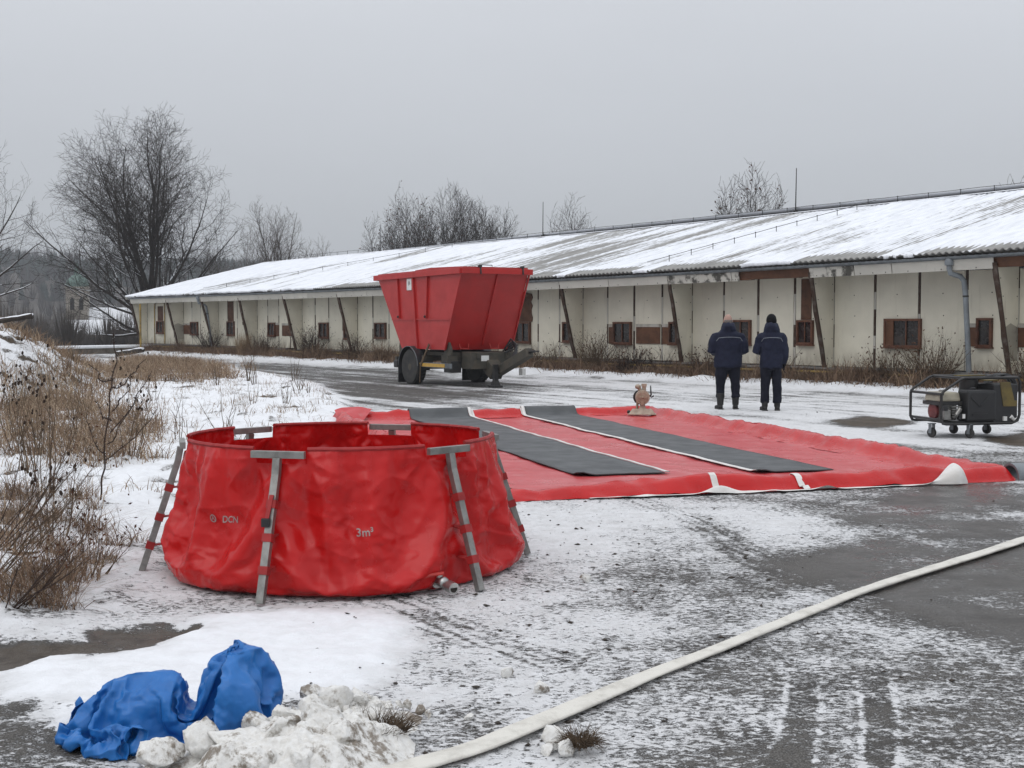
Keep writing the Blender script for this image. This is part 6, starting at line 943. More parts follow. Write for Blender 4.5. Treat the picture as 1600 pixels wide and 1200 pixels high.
0,-1,4,-4,-5,-3,0,1,0,0,0,-1,-1,0,2,-1,1,1,-4,-4,-13,-1,3,6,1,-1,2,1,4,-3,1,0,-1,-3,-3,-1,-1,-1,0,0,-3,4,0,0,1,0,-3,0,4,0,2,1,0,1,0,3,1,2,-2,-4,-1,0,0,0,0,0,-2,-3,-1,-2,-1,4,4,-1,0,1,-3,-1,2,-3,3,0,1,5,2,-1,-1,0,-2,0,0,0,-1,-1,-2,-3,-1,-1,2,-2,2,3,3,-1,-1,-1,-2,1,0,0,2,4,-1,1,2,2,-1,-3,-1,-1,0,1,0,-2,1,-4,-1,-2,0,1,3,-1,1,1,-1,-2,0,1,0,1,2,-1,3,4,-3,-1,1,-1,-2,1,0,1,-1,-1,0,2,-1,-2,-3,1,-1,1,0,-2,-1,1,0,2,-1,3,3,4,2,-3,-1,2,0,0,2,-5,-4,-2,0,1,-2,3,-1,-1,-1,0,2,-1,2,0,-3,-4,-11,-1,2,6,4,-2,-1,3,1,-2,2,1,-3,-1,-2,-3,0,-2,1,-1,0,2,0,0,0,0,-2,-1,3,1,1,1,0,3,1,0,-1,3,-2,-2,1,-1,-1,1,-1,0,-2,-1,-4,-1,0,4,3,-1,1,1,-2,-1,-1,1,-1,1,3,3,1,-1,1,-2,0,0,0,-1,0,-1,-3,-3,0,0,1,-2,1,3,2,-2,0,0,-2,0,2,0,1,4,0,0,2,0,0,-3,1,-1,-1,1,0,-2,-1,-1,-1,-2,1,-2,4,0,0,1,-1,-2,2,-1,0,1,3,1,0,3,-1,-2,0,0,-1,2,-1,0,-2,0,1,1,-1,-2,-1,1,-1,0,-2,-1,0,0,1,2,0,1,4,3,0,-2,-1,3,-2,2,2,-4,-4,-1,-2,1,-1,0,0,0,-2,2,1,-2,3,0,-2,
-2,-8,0,0,6,1,1,-1,0,1,-1,2,-1,1,-3,-2,-2,-1,1,0,-1,1,1,0,-1,1,-2,-1,1,0,1,2,1,2,1,0,-1,1,1,-2,-1,2,-1,0,0,-2,0,-1,-1,-3,0,-1,3,2,0,2,0,-2,-1,0,0,1,-1,4,2,-2,2,-2,2,-1,-1,2,-2,1,-2,-2,-4,0,1,-1,0,0,4,1,-1,-1,0,-2,1,2,0,-1,4,1,-1,3,-3,1,-1,1,-1,-1,1,0,-2,0,-2,0,-2,0,1,0,0,1,1,-2,-1,0,1,-1,3,2,2,-2,2,0,-1,2,-2,1,-1,0,-1,0,-3,1,3,0,-3,-1,0,0,0,-3,0,0,2,0,1,-1,3,1,5,0,-2,-1,0,0,0,3,-4,-1,-2,0,0,-2,1,-1,0,-1,1,1,-1,1,2,-1,-2,-6,-1,2,4,1,0,-1,1,0,-1,0,1,0,-1,-3,-1,0,0,1,-1,-1,2,-1,0,1,0,-2,0,1,1,2,0,2,0,0,0,1,-1,0,0,-1,1,0,-1,1,-2,-1,-1,-3,-1,2,1,3,-1,0,2,-1,-2,0,0,0,1,0,3,-1,1,0,0,0,0,0,1,-1,-1,-1,-4,0,0,1,-1,1,2,1,-2,1,1,-3,0,3,-1,0,2,0,0,0,1,0,1,-1,0,0,0,0,-1,-1,-2,-1,-1,-1,2,1,0,-1,2,-1,-2,1,0,-1,2,2,2,0,0,-1,1,-1,1,0,0,0,-1,-2,-1,2,1,1,-3,-1,0,1,0,-2,-2,1,1,1,0,0,1,4,-1,0,-1,1,0,0,0,0,0,-1,-2,0,0,-2,1,0,-2,0,1,0,1,0,2,-2,-1,-4,0,0,3,1,0,0,0,0,0,0,0,0,0,-2,-1,-1,1,0,-1,0,1,0,-1,1,0,-2,0,1,
1,1,2,0,1,-1,0,1,-1,0,0,0,0,0,0,-1,0,-1,0,-2,-2,1,1,3,-2,1,2,-2,-1,-1,1,1,1,0,1,0,0,0,0,0,-1,1,0,0,-2,1,-3,0,0,0,-1,1,3,-1,-1,1,0,-2,0,2,0,0,1,1,0,0,0,0,0,0,0,0,1,-1,-1,0,-2,-1,-1,0,1,2,-1,0,1,-1,-2,1,0,0,1,2,1,0,0,0,0,-1,1,0,0,0,0,-3,0,2,2,-1,-2,0,-1,0,1,-2,-1,1,0,0,1,0,1,3,-1,-1,0,2,-2,0,1,0,0,-1,-1,0,0,-2,1,0,0,-2,1,1,0,0,1,-2,1,-2,0,-1,2,1,0,0,0,-1,1,0,0,0,1,-3,0,-1,0,0,1,-1,1,1,-1,1,-1,-1,0,0,1,1,1,0,0,0,1,-1,0,0,0,0,0,1,-1,1,-2,0,-1,-2,0,0,1,3,-2,1,1,-2,-1,1,0,1,0,2,-1,0,0,0,0,0,1,-1,0,0,-1,1,-3,0,0,1,-1,0,2,-1,0,2,-1,-3,1,1,0,1,1,1,-1,0,0,0,0,0,0,0,1,-1,0,-1,-1,0,-1,0,1,0,0,1,0,-1,-1,0,0,1,1,-1,2,0,-1,1,0,0,0,-1,1,0,-1,-2,1,2,0,0,-1,0,-1,0,1,-2,0,0,0,1,0,0,1,1,0,1,-1,0,-1,1,0,0,0,0,0,-1,-1,0,0,0,-1,0,1,0,-1,2,0,-1,0,0,-2,1,1,0,0,0,0,0,0,0,0,0,0,0,-1,-1,1,0,0,-1,1,1,-1,1,-1,-1,0,1,0,0,1,-1,1,0,0,0,0,0,0,0,0,0,0,2,-2,0,-1,-1,0,0,0,3,-2,0,1,-1,0,0,0,0,0,0,1,0,0,0,0,0,0,0,0,0,-1,0,0,
-1,0,1,-1,0,2,-1,0,1,-1,0,-1,1,0,1,0,0,0,0,0,0,0,0,0,0,1,-1,0,0,-2,1,-1,0,1,0,0,1,0,-2,0,0,0,0,1,1,0,0,0,0,0,0,0,0,0,0,0,-1,0,2,0,-1,-1,0,0,0,1,-2,0,1,-1,1,0,0,0,1,0,0,0,0,0,0,0,0,0,1,-3,1,0,0,0,0,-1,0,0,1,0,1,0,-1,0,0,-1,1,0,0,0,0,0,0,0,0,0,0,0,0,0,-1,1,-1,1,-1,1,0,-1,2,-1,-1,0,1,0,-1,1,0,0,0,0,0,0,0,0,0,0,0,0,1,-1,1,-1,-1,0,0,0,2,-2,0,1,-1,0,1,0,0,-1,1,0,0,0,0,0,0,0,0,0,1,-1,-1,1,-1,0,2,-2,0,2,-2,0,1,0,-1,0,1,0,1,-1,0,0,0,0,0,0,0,0,0,1,-1,1,0,-1,0,-1,0,1,-1,1,0,0,-1,0,0,0,0,1,0,0,0,0,0,0,0,0,0,0,0,0,-1,1,1,0,-2,1,0,0,-1,2,-2,0,1,-1,1,0,0,-1,1,0,0,0,0,0,0,0,0,0,0,0,-1,1,0,0,0,-1,0,0,1,0,0,0,-1,1,0,0,0,0,0,0,0,0,0,0,0,0,0,0,0,0,0,0,0,0,0,0,0,0,0,0,0,0,0,0,0,0,0,0,0,0,0,0,0,0,0,0,0,0,0,0,0,0,0,0,0,0,0,0,0,0,0,0,0,0,0,0,0,0,0,0,0,0,0,0,0,0,0,0,0,0,0,0,0,0,0,0,0,0,0,0,0,0,0,0,0,0,0,0,0,0,0,0,0,0,0,0,0,0,0,0,0,0,0,0,0,0,0,0,0,0,0,0,0,0,0,0,0,0,0,0,0,0,0,0,0,0,0,0,0,0,0,0,0,0,0,0,0,0,0,0,0,0,
0,0,0,0,0,0,0,0,0,0,0,0,0,0,0,0,0,0,0,0,0,0,0,0,0,0,0,0]).reshape(2, 36, 176), axis=2) * 0.002
def settled(th, z):
    u = (np.asarray(th) + np.pi) / (2 * np.pi) * 176; v = np.clip(np.asarray(z) / 0.86 * 35, 0, 34.999); i = np.floor(u).astype(int); j = np.floor(v).astype(int)
    def bs(f): return [(1 - f) ** 3 / 6, (3 * f ** 3 - 6 * f ** 2 + 4) / 6, (-3 * f ** 3 + 3 * f ** 2 + 3 * f + 1) / 6, f ** 3 / 6]
    wu, wv = bs(u - i), bs(v - j)
    return [sum(wv[b] * wu[a] * g[np.clip(j + b - 1, 0, 35), (i + a - 1) % 176] for a in range(4) for b in range(4)) for g in SETTLE]
def liner(th, z, amt=1.0):
    th = np.asarray(th, float); z = np.asarray(z, float)
    r = np.interp(z, PZ, PR)
    near = np.min([np.abs((th - a + np.pi) % (2 * np.pi) - np.pi) for a in LEG_A], axis=0)
    rim = sstep(0.87, 0.66, z); foot = sstep(0.0, 0.08, z)
    c, s = np.cos(th) * 1.15, np.sin(th) * 1.15; dr, dz = settled(th, z); a = th * 1.12; b = z
    quiet = 0.30 + 0.70 * sstep(-0.25, 0.35, fbm(c * 1.5 + 4, s * 1.5 + z * 1.5, 2, 209))
    d = 0.014 * facet(a * 3.4 - b * 1.3, b * 4.5, 205, 1.1) + 0.012 * (ridged(a * 2.6 + b * 2.2, b * 3.4 - a * .5, 1, 208) ** 5 - .4) + quiet * (0.0145 * facet(a * 9 + b, b * 12 + a * 2, 206, 0.2) + 0.0055 * facet(a * 21, b * 25, 207, 0.9))
    # creases fanning out below each leg sleeve
    for q in LEG_A:
        for sg in (-0.17, 0.17):
            ux = (th - q - sg + np.pi) % (2 * np.pi) - np.pi; uz = 0.77 - z; ds = np.hypot(ux, uz); d = d + 0.012 * (1 - np.abs(np.sin(np.arctan2(ux, uz + .02) * 4.5 + q * 3)) * 1.6) * np.exp(-(ds / 0.22) ** 2) * sstep(0.02, 0.10, ds)
    for q in (R(-22), R(-142), R(40), R(-72) - .28): d = d + 0.004 * sstep(.020, .012, np.abs(th - q))
    d = np.where(d > 0, d * (1 - 0.85 * np.exp(-(near / 0.13) ** 2)), d); dr = np.where(dr > 0, dr * (1 - 0.9 * np.exp(-(near / 0.10) ** 2)), dr)
    d = d * (0.15 + 0.85 * rim) * (0.4 + 0.6 * foot) + 0.006 * np.sin(th * 90 + 3 * np.sin(th * 17)) * sstep(0.78, 0.85, z) * (0.4 + 0.6 * (np.sin(th) > 0.2))
    r = r + (d + dr * 1.30) * amt - 0.030 * sstep(0.8, 0.4, z) * foot; tq = th
    return np.stack([r * np.cos(tq), r * np.sin(tq), np.maximum(z + dz, -0.004 + z * .05) + 0.008], -1)
nth, nz = 792, 140
th = np.linspace(-np.pi, np.pi, nth, endpoint=False); zs = np.linspace(0, 0.86, nz)
TH, ZS = np.meshgrid(th, zs); LV = liner(TH, ZS)
q4 = grid_quads(nz, nth, True)
ctr = (TH.ravel()[q4[:, 0]]); cz = ZS.ravel()[q4[:, 0]]
near = np.min([np.abs((ctr - a + np.pi) % (2 * np.pi) - np.pi) for a in LEG_A], axis=0)
q4 = q4[~((near < 0.165) & (cz > 0.762) & (cz < 0.90))]
lin = link('liner', np_mesh('liner', LV.reshape(-1, 3), q4, M['red_tarp'], smooth=True), tank)
# welted hem along the rim between the sleeves
b = MB()
order = sorted([a % (2 * np.pi) for a in LEG_A])
for a, c in zip(order, order[1:] + [order[0] + 2 * np.pi]):
    tt = np.linspace(a + 0.17, c - 0.17, 40); b.tube([tuple(p) for p in liner((tt + np.pi) % (2 * np.pi) - np.pi, np.full(40, 0.855))], 0.013, 6)
b.obj('hem', M['red_strap'], lin, smooth=True)
fr_, fa_ = np.meshgrid(np.linspace(0.0, 1.04, 40), np.linspace(0, 2 * np.pi, 90, endpoint=False))
fv = np.stack([fr_ * np.cos(fa_), fr_ * np.sin(fa_), 0.012 + 0.02 * ridged(fr_ * np.cos(fa_) * 3, fr_ * np.sin(fa_) * 3, 2, 208)], -1)
link('floor', np_mesh('floor', fv.reshape(-1, 3), grid_quads(90, 40), M['red_tarp'], smooth=True), tank)
for a in LEG_A:
    er = np.array([math.cos(a), math.sin(a), 0]); et = np.array([-math.sin(a), math.cos(a), 0]); Z = np.array([0, 0, 1.0])
    ro = 1.02; q = MB()
    bar(q, er * ro - et * 0.168 + Z * .832, er * ro + et * 0.168 + Z * .832, 0.042, 0.034, Z)
    bar(q, er * (ro + .012) + Z * .81, er * (ro + .030) + Z * .715, 0.046, 0.040, et)
    bar(q, er * (ro + .028) + Z * .722, er * 1.285 + Z * 0.006, 0.046, 0.040, et)
    lg = q.obj('tee_leg', M['steel'], tank, bevel=0.003)
    for f in (0.24, 0.50, 0.75):
        p = er * (ro + .028) + Z * .722; e = er * 1.285 + Z * .006; d = unit(e - p); c0 = p + (e - p) * f; q = MB()
        bar(q, c0 - d * .024, c0 + d * .024, 0.058, 0.052, et)
        n_ = unit(np.cross(d, et)); inn = np.array([*(liner(np.array([a]), np.array([c0[2]]))[0])])
        bar(q, c0 - er * .02, np.array([inn[0], inn[1], c0[2] + .01]) - er * 0.02, 0.05, 0.008, et)
        q.obj('strap', M['red_strap'], lg)
    if abs(a - LEG_A[0]) < 1e-6:
        q = MB(); c0 = p + (e - p) * 0.375; q.box(tuple(c0 + er * .03 - et * .016), (.05, .03, .05)); q.obj('buckle', M['black_plastic'], lg, bevel=0.006)
        q = MB(); c1 = p + (e - p) * 0.16; bar(q, c1 + er * .028, c0 + er * .034 - et * .012, 0.026, 0.006, et); q.obj('buckle_strap', M['red_strap'], lg)
# printed lettering follows the cloth
def printed(name, body, size, thc, zc, par, tilt=0.0):
    V, F = text_points(body, size, 2)
    X, Y = V[:, 0], V[:, 1]; X, Y = X * math.cos(tilt) - Y * math.sin(tilt), X * math.sin(tilt) + Y * math.cos(tilt)
    tq = thc + X / 1.12; P = liner(tq, zc + Y); nrm = np.stack([np.cos(tq), np.sin(tq), 0 * tq], -1)
    me = np_mesh(name, P + nrm * 0.0055, None, M['print_grey'], tri=F); return link(name, me, par)
printed('volume_lettering', '3m³', 0.062, R(-75.5), 0.405, lin, 0.03)
printed('maker_lettering', 'DCN', 0.050, R(-123.0), 0.445, lin, 0.06)
ang = np.linspace(0, 2 * np.pi, 28, endpoint=False); ring = []
for rr in (0.0165, 0.0225): ring.append(np.stack([rr * np.cos(ang), rr * np.sin(ang)], -1))
P2 = np.concatenate(ring); tq = R(-129.2) + P2[:, 0] / 1.12; P3 = liner(tq, 0.457 + P2[:, 1]) + 0.006 * np.stack([np.cos(tq), np.sin(tq), 0 * tq], -1)
link('maker_emblem', np_mesh('maker_emblem', P3, grid_quads(2, 28, True), M['print_grey']), lin)
printed('maker_emblem', 'A', 0.034, R(-129.2), 0.446, lin)
# drain valve with red lever, low at the front right
va = R(-53); vp = liner(np.array([va]), np.array([0.085]))[0]; ev = np.array([math.cos(va), math.sin(va), 0]); q = MB()
q.tube([vp - ev * .02, vp + ev * .015], 0.045, 14); q.tube([vp, vp + ev * .16 - np.array([0, 0, .015])], 0.024, 10); q.ball(tuple(vp + ev * .075), (.036, .036, .036), 10, 7)
q.tube([vp + ev * .13 - np.array([0, 0, .012]), vp + ev * .185 - np.array([0, 0, .018])], 0.035, 12)
vv = q.obj('drain_valve', M['chrome'], tank, smooth=True)
q = MB(); e2 = np.array([-ev[1], ev[0], 0]); q.tube([vp + ev * .075 + np.array([0, 0, .03]), vp + ev * .075 + np.array([0, 0, .055]) , vp + ev * .06 - e2 * .07 + np.array([0, 0, .052]), vp + ev * .05 - e2 * .125 + np.array([0, 0, .042])], [.012, .012, .011, .010], 6, flat=0.6); q.obj('handle', M['red_plastic'], vv, smooth=True)
q = MB(); q.tube([vp + ev * .183 - np.array([0, 0, .018]), vp + ev * .1855 - np.array([0, 0, .018])], 0.025, 12); q.obj('outlet_hole', M['dark_gap'], vv)

# ------------------------------------------------------------------ decontamination basin (red floor sheet with raised rim)
MW, ML = 5.32, 9.8
basin = thing('containment_basin', 'large flat red tarpaulin basin with raised padded rim on the yard', 'basin', (-0.06, 11.5, 0), R(16.6))
gx_, gy_ = np.meshgrid(np.linspace(0.05, MW - .05, 130), np.linspace(0.05, ML - .05, 210))
fz = 0.022 + 0.008 * facet(gx_ * 2.2, gy_ * 1.6, 212, .4) + 0.004 * facet(gx_ * 6, gy_ * 4, 213, .9) + 0.020 * (ridged(gx_ * 1.1 + .3 * gy_, gy_ * 1.4, 3, 210) - 0.7) + 0.006 * fbm(gx_ * 5, gy_ * 3, 3, 211)
fz = np.clip(fz, 0.014, 1)
link('floor_sheet', np_mesh('floor_sheet', np.stack([gx_ * (1 + .0046 * gy_), gy_, fz], -1).reshape(-1, 3), grid_quads(210, 130), M['red_floor'], smooth=True), basin)
RQ = [-0.38, -0.28, -0.20, -0.145, -0.10, -0.055, -0.01, 0.03, 0.065, 0.095, 0.12, 0.135]; RZ = [0.020, 0.024, 0.042, 0.085, 0.132, 0.158, 0.163, 0.145, 0.105, 0.06, 0.028, 0.004]
def perim(cr, step):
    P = []; N_ = []; S_ = []
    cs = [(cr, cr, 180), (MW - cr, cr, 270), (MW - cr, ML - cr, 0), (cr, ML - cr, 90)]
    for i, (cx, cy, a0) in enumerate(cs):
        for a in np.linspace(a0, a0 + 90, 14): P.append((cx + cr * math.cos(R(a)), cy + cr * math.sin(R(a)))); N_.append((math.cos(R(a)), math.sin(R(a))))
        nx, ny, na = cs[(i + 1) % 4]; p0 = np.array(P[-1]); p1 = np.array((nx + cr * math.cos(R(na)), ny + cr * math.sin(R(na)))); k = int(np.linalg.norm(p1 - p0) / step)
        for f in np.linspace(0, 1, k + 2)[1:-1]: P.append(tuple(p0 + (p1 - p0) * f)); N_.append(N_[-1] if True else 0)
    return np.array(P), np.array(N_)
PP, NN = perim(0.09, 0.035); arc = np.concatenate([[0], np.cumsum(np.linalg.norm(np.diff(PP, axis=0), axis=1))])
QV, AV = np.meshgrid(np.array(RQ), arc); ZV = np.repeat(np.array(RZ)[None], len(arc), 0)
px, py = PP[:, 0:1], PP[:, 1:2]
hvar = 0.95 + 0.09 * fbm(px * .7 + 3, py * .7, 3, 220) - 0.35 * sstep(1.6, 0.2, np.hypot(px, py)) - 0.15 * sstep(1.4, 0.2, np.hypot(px - MW, py))
zr = ZV * hvar
wr = facet(AV * 1.5 + QV * 2.5, QV * 3.2 + AV * .2, 221, .3) * 0.024 + facet(AV * 4 - QV * 4, QV * 7, 222, .8) * 0.020 + facet(AV * 10 - QV * 6, QV * 16, 226, .5) * 0.008 + (ridged(AV * 1.1 + QV * 5, QV * 2, 1, 224) - .75) * .02
mid = sstep(-0.45, -0.25, QV) * sstep(0.168, 0.12, QV)
zr = np.maximum(zr + wr * mid, 0.004); qo = QV + mid * wr * 0.5 + 0.05 * fbm(AV * .8, AV * 0, 2, 223) * sstep(-0.2, 0.0, QV)
inx = np.clip(px, 0.56, MW - .56); iny = np.clip(py, 0.56, ML - .56)
bx = px + NN[:, 0:1] * qo; by = py + NN[:, 1:2] * qo
# toward the inside the corners fold into a mitre
bx = np.where(QV < -0.03, np.clip(bx, 0.0 - QV * 0, MW), bx); by = np.where(QV < -0.03, np.clip(by, 0, ML), by)
rim_o = link('rim', np_mesh('rim', np.stack([bx * (1 + .0046 * by), by, zr], -1).reshape(-1, 3), grid_quads(len(arc), len(RQ)), M['red_tarp'], smooth=True), basin)
q_ = grid_quads(2, 2)
# loose corner flap at the back left, open foam end at the front right
fl, fv_ = np.meshgrid(np.linspace(0, 1, 16), np.linspace(0, 1, 12))
FX = -0.06 + 0.62 * fl * (1 - .35 * fv_); FY = ML - 0.1 - 0.5 * fv_ * (1 - fl * .2); FZ = 0.19 + 0.05 * np.sin(fl * 3) * (1 - fv_) - 0.15 * fv_ + 0.02 * fbm(fl * 3, fv_ * 3, 2, 225)
link('corner_flap', np_mesh('corner_flap', np.stack([FX, FY, FZ], -1).reshape(-1, 3), grid_quads(12, 16), M['red_floor'], smooth=True), basin)
q = MB(); A = np.linspace(-0.5, math.pi + .15, 16); L0, L1 = 0.0, 0.24
V = []
for l in (L0, L1):
    for r_ in (0.135, 0.112):
        for a in A: V.append((MW + 0.09 + l, 0.04 + 1.05 * r_ * math.cos(a), 0.03 + r_ * math.sin(a)))
n = len(A); F = []
for i in range(n - 1): F += [(i, i + 1, 2 * n + i + 1, 2 * n + i), (n + i + 1, n + i, 3 * n + i, 3 * n + i + 1), (2 * n + i, 2 * n + i + 1, 3 * n + i + 1, 3 * n + i), (i + 1, i, n + i, n + i + 1)]
q._add(V, F); q.obj('foam_end', M['zinc'], basin, smooth=True)
# white ground sheet showing along the front edge, its end curled up over the rim
sv, vv_ = np.meshgrid(np.linspace(0.75, 4.74, 220), np.linspace(0, 1, 14))
wd = 0.05 + 0.07 * np.clip(fbm(sv * 1.1, sv * 0, 3, 230) + .5, 0, 1.4) * sstep(0.75, 1.6, sv)
cu = sstep(4.20, 4.58, sv)
fy = -0.13 - wd * vv_; fzz = 0.010 + 0.028 * vv_ * (0.5 + fbm(sv * 2.4, vv_, 2, 231)) ** 2
bulge = 0.10 * np.exp(-((sv - 2.05) / 0.16) ** 2); fzz = fzz + bulge * np.sin(vv_ * np.pi) ** 1 * 0.7
cy_ = -0.26 + 0.22 * vv_ - 0.05 * np.sin(vv_ * math.pi); czz = 0.015 + (0.185 * np.sin(vv_ * math.pi / 2) ** .7) * (0.3 + 0.7 * cu)
end = np.clip((sv - 4.56) / 0.18, 0, 1) ** 2
Yf = fy * (1 - cu) + (cy_ + 0.07 * end) * cu; Zf = fzz * (1 - cu) + czz * cu * (1 - 0.55 * end)
link('ground_sheet', np_mesh('ground_sheet', np.stack([sv + 0.10 * vv_ * cu * (1 - end), Yf, Zf], -1).reshape(-1, 3), grid_quads(14, 220), M['white'], smooth=True), basin)
def rim_h(q): return float(np.interp(q, RQ, RZ))
bpy.context.view_layer.update(); dgr = bpy.context.evaluated_depsgraph_get(); dgr.update()
def on_rim(x, y, base=.03):
    ok, hit, _, _ = rim_o.ray_cast(Vector((x, y, 2)), Vector((0, 0, -1))); return max(hit.z, base) if ok else base
for s in (2.03, 2.93):
    P = [(s, y, on_rim(s, y) + .007) for y in np.linspace(.34, -.135, 22)]; q = MB(); P += [(s + .01, -.165, max(P[-1][2] - .06, .05)), (s + .015, -.20, .022)]
    for a, c in zip(P[:-1], P[1:]): bar(q, a, c, 0.065, 0.006, (1, 0, 0))
    q.obj('white_strap', M['white'], basin)
for s in (2.15, 3.0):
    x = s * (1 + .0046 * ML); q = MB(); P = [(x, ML + qq, on_rim(x, ML + qq) + .012) for qq in np.linspace(-0.3, 0.15, 20)]
    for a, c in zip(P[:-1], P[1:]): bar(q, a, c, 0.06, 0.006, (1, 0, 0))
    q.obj('white_strap', M['white'], basin)

# two grey rubber runners laid over the basin floor and its back rim
def runner(s0, s1, y0, edge, label):
    t_ = thing('rubber_runner', label, 'rubber mat', (-0.06, 11.5, 0), R(16.6), 'grey rubber runners across the red basin')
    ny = 190; nx = 16; X_, Y_ = np.meshgrid(np.linspace(s0, s1, nx), np.linspace(y0, ML + 0.13, ny))
    Zm = 0.040 + np.array([[max(rim_h(y - ML) - 0.015, 0.0) for y in Y_[:, 0]]]).T + 0.007 * fbm(X_ * 1.2, Y_ * 1.7, 3, int(s0 * 10))
    Zm = Zm + 0.035 * sstep(y0 + .14, y0, Y_) * sstep(0.2, 0.5, perlin(X_ * 2.1 + 3, Y_ * 0, 14))
    X_ = X_ + 0.05 * fbm(Y_ * .4, Y_ * 0, 2, 15) + 0.02 * np.sign(X_ - (s0 + s1) / 2) * perlin(Y_ * 1.3, Y_ * 0, int(s1 * 7))
    X_ = X_ * (1 + .0046 * Y_); V = np.stack([X_, Y_, Zm], -1).reshape(-1, 3); V2 = V - [0, 0, 0.008]; F = grid_quads(ny, nx); n = len(V)
    rimq = [(a, a + 1, a + 1 + n, a + n) for a in range(nx - 1)] + [(a * nx, (a + 1) * nx, (a + 1) * nx + n, a * nx + n) for a in range(ny - 1)] + [(a * nx + nx - 1, (a + 1) * nx + nx - 1, (a + 1) * nx + nx - 1 + n, a * nx + nx - 1 + n) for a in range(ny - 1)]
    link('runner_sheet', np_mesh('runner_sheet', np.concatenate([V, V2]), np.concatenate([F, F[:, ::-1] + n, np.array(rimq)]), M['grey_mat'], smooth=True), t_)
    e = 0 if edge < 0 else nx - 1; G_ = V.reshape(ny, nx, 3)[:, e]; sg = -1 if edge < 0 else 1; jag = 0.012 * perlin(G_[:, 1] * 7, G_[:, 1] * 0, 8)
    A_ = G_ + np.stack([sg * (0.004 + 0 * jag), 0 * jag, 0.002 + 0 * jag], -1); B_ = A_ + np.stack([sg * (0.055 + jag), 0 * jag, -0.004 + 0 * jag], -1); C_ = A_.copy(); C_[:, 2] += .006; D_ = B_.copy(); D_[:, 2] += .006
    Vt = np.stack([A_, C_, D_, B_], 1).reshape(-1, 3); Ft = grid_quads(ny, 4, True); link('white_edging', np_mesh('white_edging', Vt, Ft, M['white']), t_)
runner(1.12, 2.10, 1.30, 1, 'grey runner lying nearer the round tank, white edge facing the other')
runner(3.05, 3.92, 1.02, -1, 'grey runner lying nearer the beige pump, across the red basin')

# ------------------------------------------------------------------ beige pump standing in the back corner of the basin
pu = thing('portable_pump', 'small beige pump on a flared foot in the basin corner', 'pump', (2.215, 21.78, 0.05), R(-6))
q = MB(); q.box((0, 0, 0.045), (0.46, 0.30, 0.09), taper=(0.70, 0.6)); q.box((0, 0, 0.005), (0.48, 0.32, 0.012)); q.obj('foot', M['beige'], pu, bevel=0.006)
q = MB(); loft(q, [(0.08, .075, .07, .01, 0), (0.12, .05, .05, .01, 0), (0.2, .042, .045, .01, 0), (0.30, .045, .05, .01, 0)], 14); q.obj('column', M['beige'], pu, smooth=True)
q = MB(); q.lathe([(0.05, -.09), (0.118, -.085), (0.125, -.06), (0.125, .05), (0.06, .08)], 24, (0.01, 0, 0.29), 'y'); vol = q.obj('volute', M['beige'], pu, smooth=True)
q = MB(); q.lathe([(0.02, -.099), (0.09, -.096), (0.10, -.086)], 20, (0.01, 0, 0.29), 'y'); q.box((0.01, -.10, 0.24), (.05, .02, .15)); q.box((0.01, -.10, .29), (.16, .02, .035)); q.ball((0.01, -.105, .29), .025, 8, 6); q.obj('cover', M['beige_brown'], vol, smooth=True)
q = MB(); q.lathe([(0.05, .0), (0.128, .004), (0.128, .055), (0.05, .06)], 24, (-0.025, .10, 0.285), 'y'); q.obj('rear_disc', M['black_metal'], pu, smooth=True)
q = MB(); q.tube([(-0.085, .06, .06), (-.075, .08, .2), (-.06, .1, .27)], .022, 8); q.obj('bracket', M['beige_brown'], pu)
q = MB(); q.tube([(-.02, 0, .38), (-.045, 0, .44), (-.075, 0, .475)], [.035, .034, .04], 10); q.ball((-.07, -.01, .47), (.052, .045, .042), 10, 7); q.obj('outlet', M['beige'], pu, smooth=True)
q = MB(); q.lathe([(.036, .38), (.033, .43), (.038, .47), (.047, .475), (.047, .52), (.03, .521)], 12, (.035, 0, 0)); q.obj('outlet', M['beige'], pu, smooth=True)
q = MB(); q.tube([(.11, .0, .30), (.155, 0, .33), (.15, 0, .40), (.145, 0, .49)], [.013, .016, .013, .009], 7); q.tube([(.135, -.02, .31), (.16, 0, .29), (.2, -.03, .315)], .011, 6); q.obj('lever', M['black_metal'], pu, smooth=True)
q = MB(); q.ball((-.225, .04, .035), (.03, .03, .035), 8, 6); q.obj('drain_cap', M['black_metal'], pu, smooth=True)

# ------------------------------------------------------------------ trailer and red skip
HT = R(-58)
tr = thing('skip_trailer', 'muddy two-wheeled trailer with raised drawbar under the red skip', 'trailer', (-1.75, 34.23, 0), HT)
def wheel(y, name='wheel'):
    s = -1 if y < 0 else 1; q = MB()
    q.lathe([(0.27, -.13), (0.36, -.15), (0.435, -.14), (0.455, -.11), (0.455, .11), (0.435, .14), (0.36, .15), (0.27, .13)], 30, axis='y')
    q.mi = 1
    w = link('wheel', q.mesh('wheel', [M['rubber'], M['rubber']], True), tr, (0, y, 0.455))
    t2 = MB()
    for i in range(30):
        a = 2 * math.pi * i / 30
        for e in (-1, 1): t2.box((0.458 * math.cos(a + e * .05), e * .07, 0.458 * math.sin(a + e * .05)), (.03, .09, .035), Matrix.Rotation(-a, 3, 'Y'))
    t2.obj('tread', M['rubber'], w)
    q = MB(); q.lathe([(0.26, s * .12), (0.245, s * .07), (0.20, s * .045), (0.13, s * .09), (0.09, s * .13), (0.03, s * .135)], 24, axis='y'); q.obj('rim', M['olive'], w, smooth=True)
    q = MB()
    for i in range(8): q.ball((0.155 * math.cos(i * .785), s * .085, 0.155 * math.sin(i * .785)), .018, 6, 4)
    q.obj('wheel_nut', M['black_metal'], w)
    return w
wheel(-.98); wheel(.98)
q = MB(); q.tube([(0, -1.0, .455), (0, 1.0, .455)], .07, 8); q.obj('axle', M['olive'], tr)
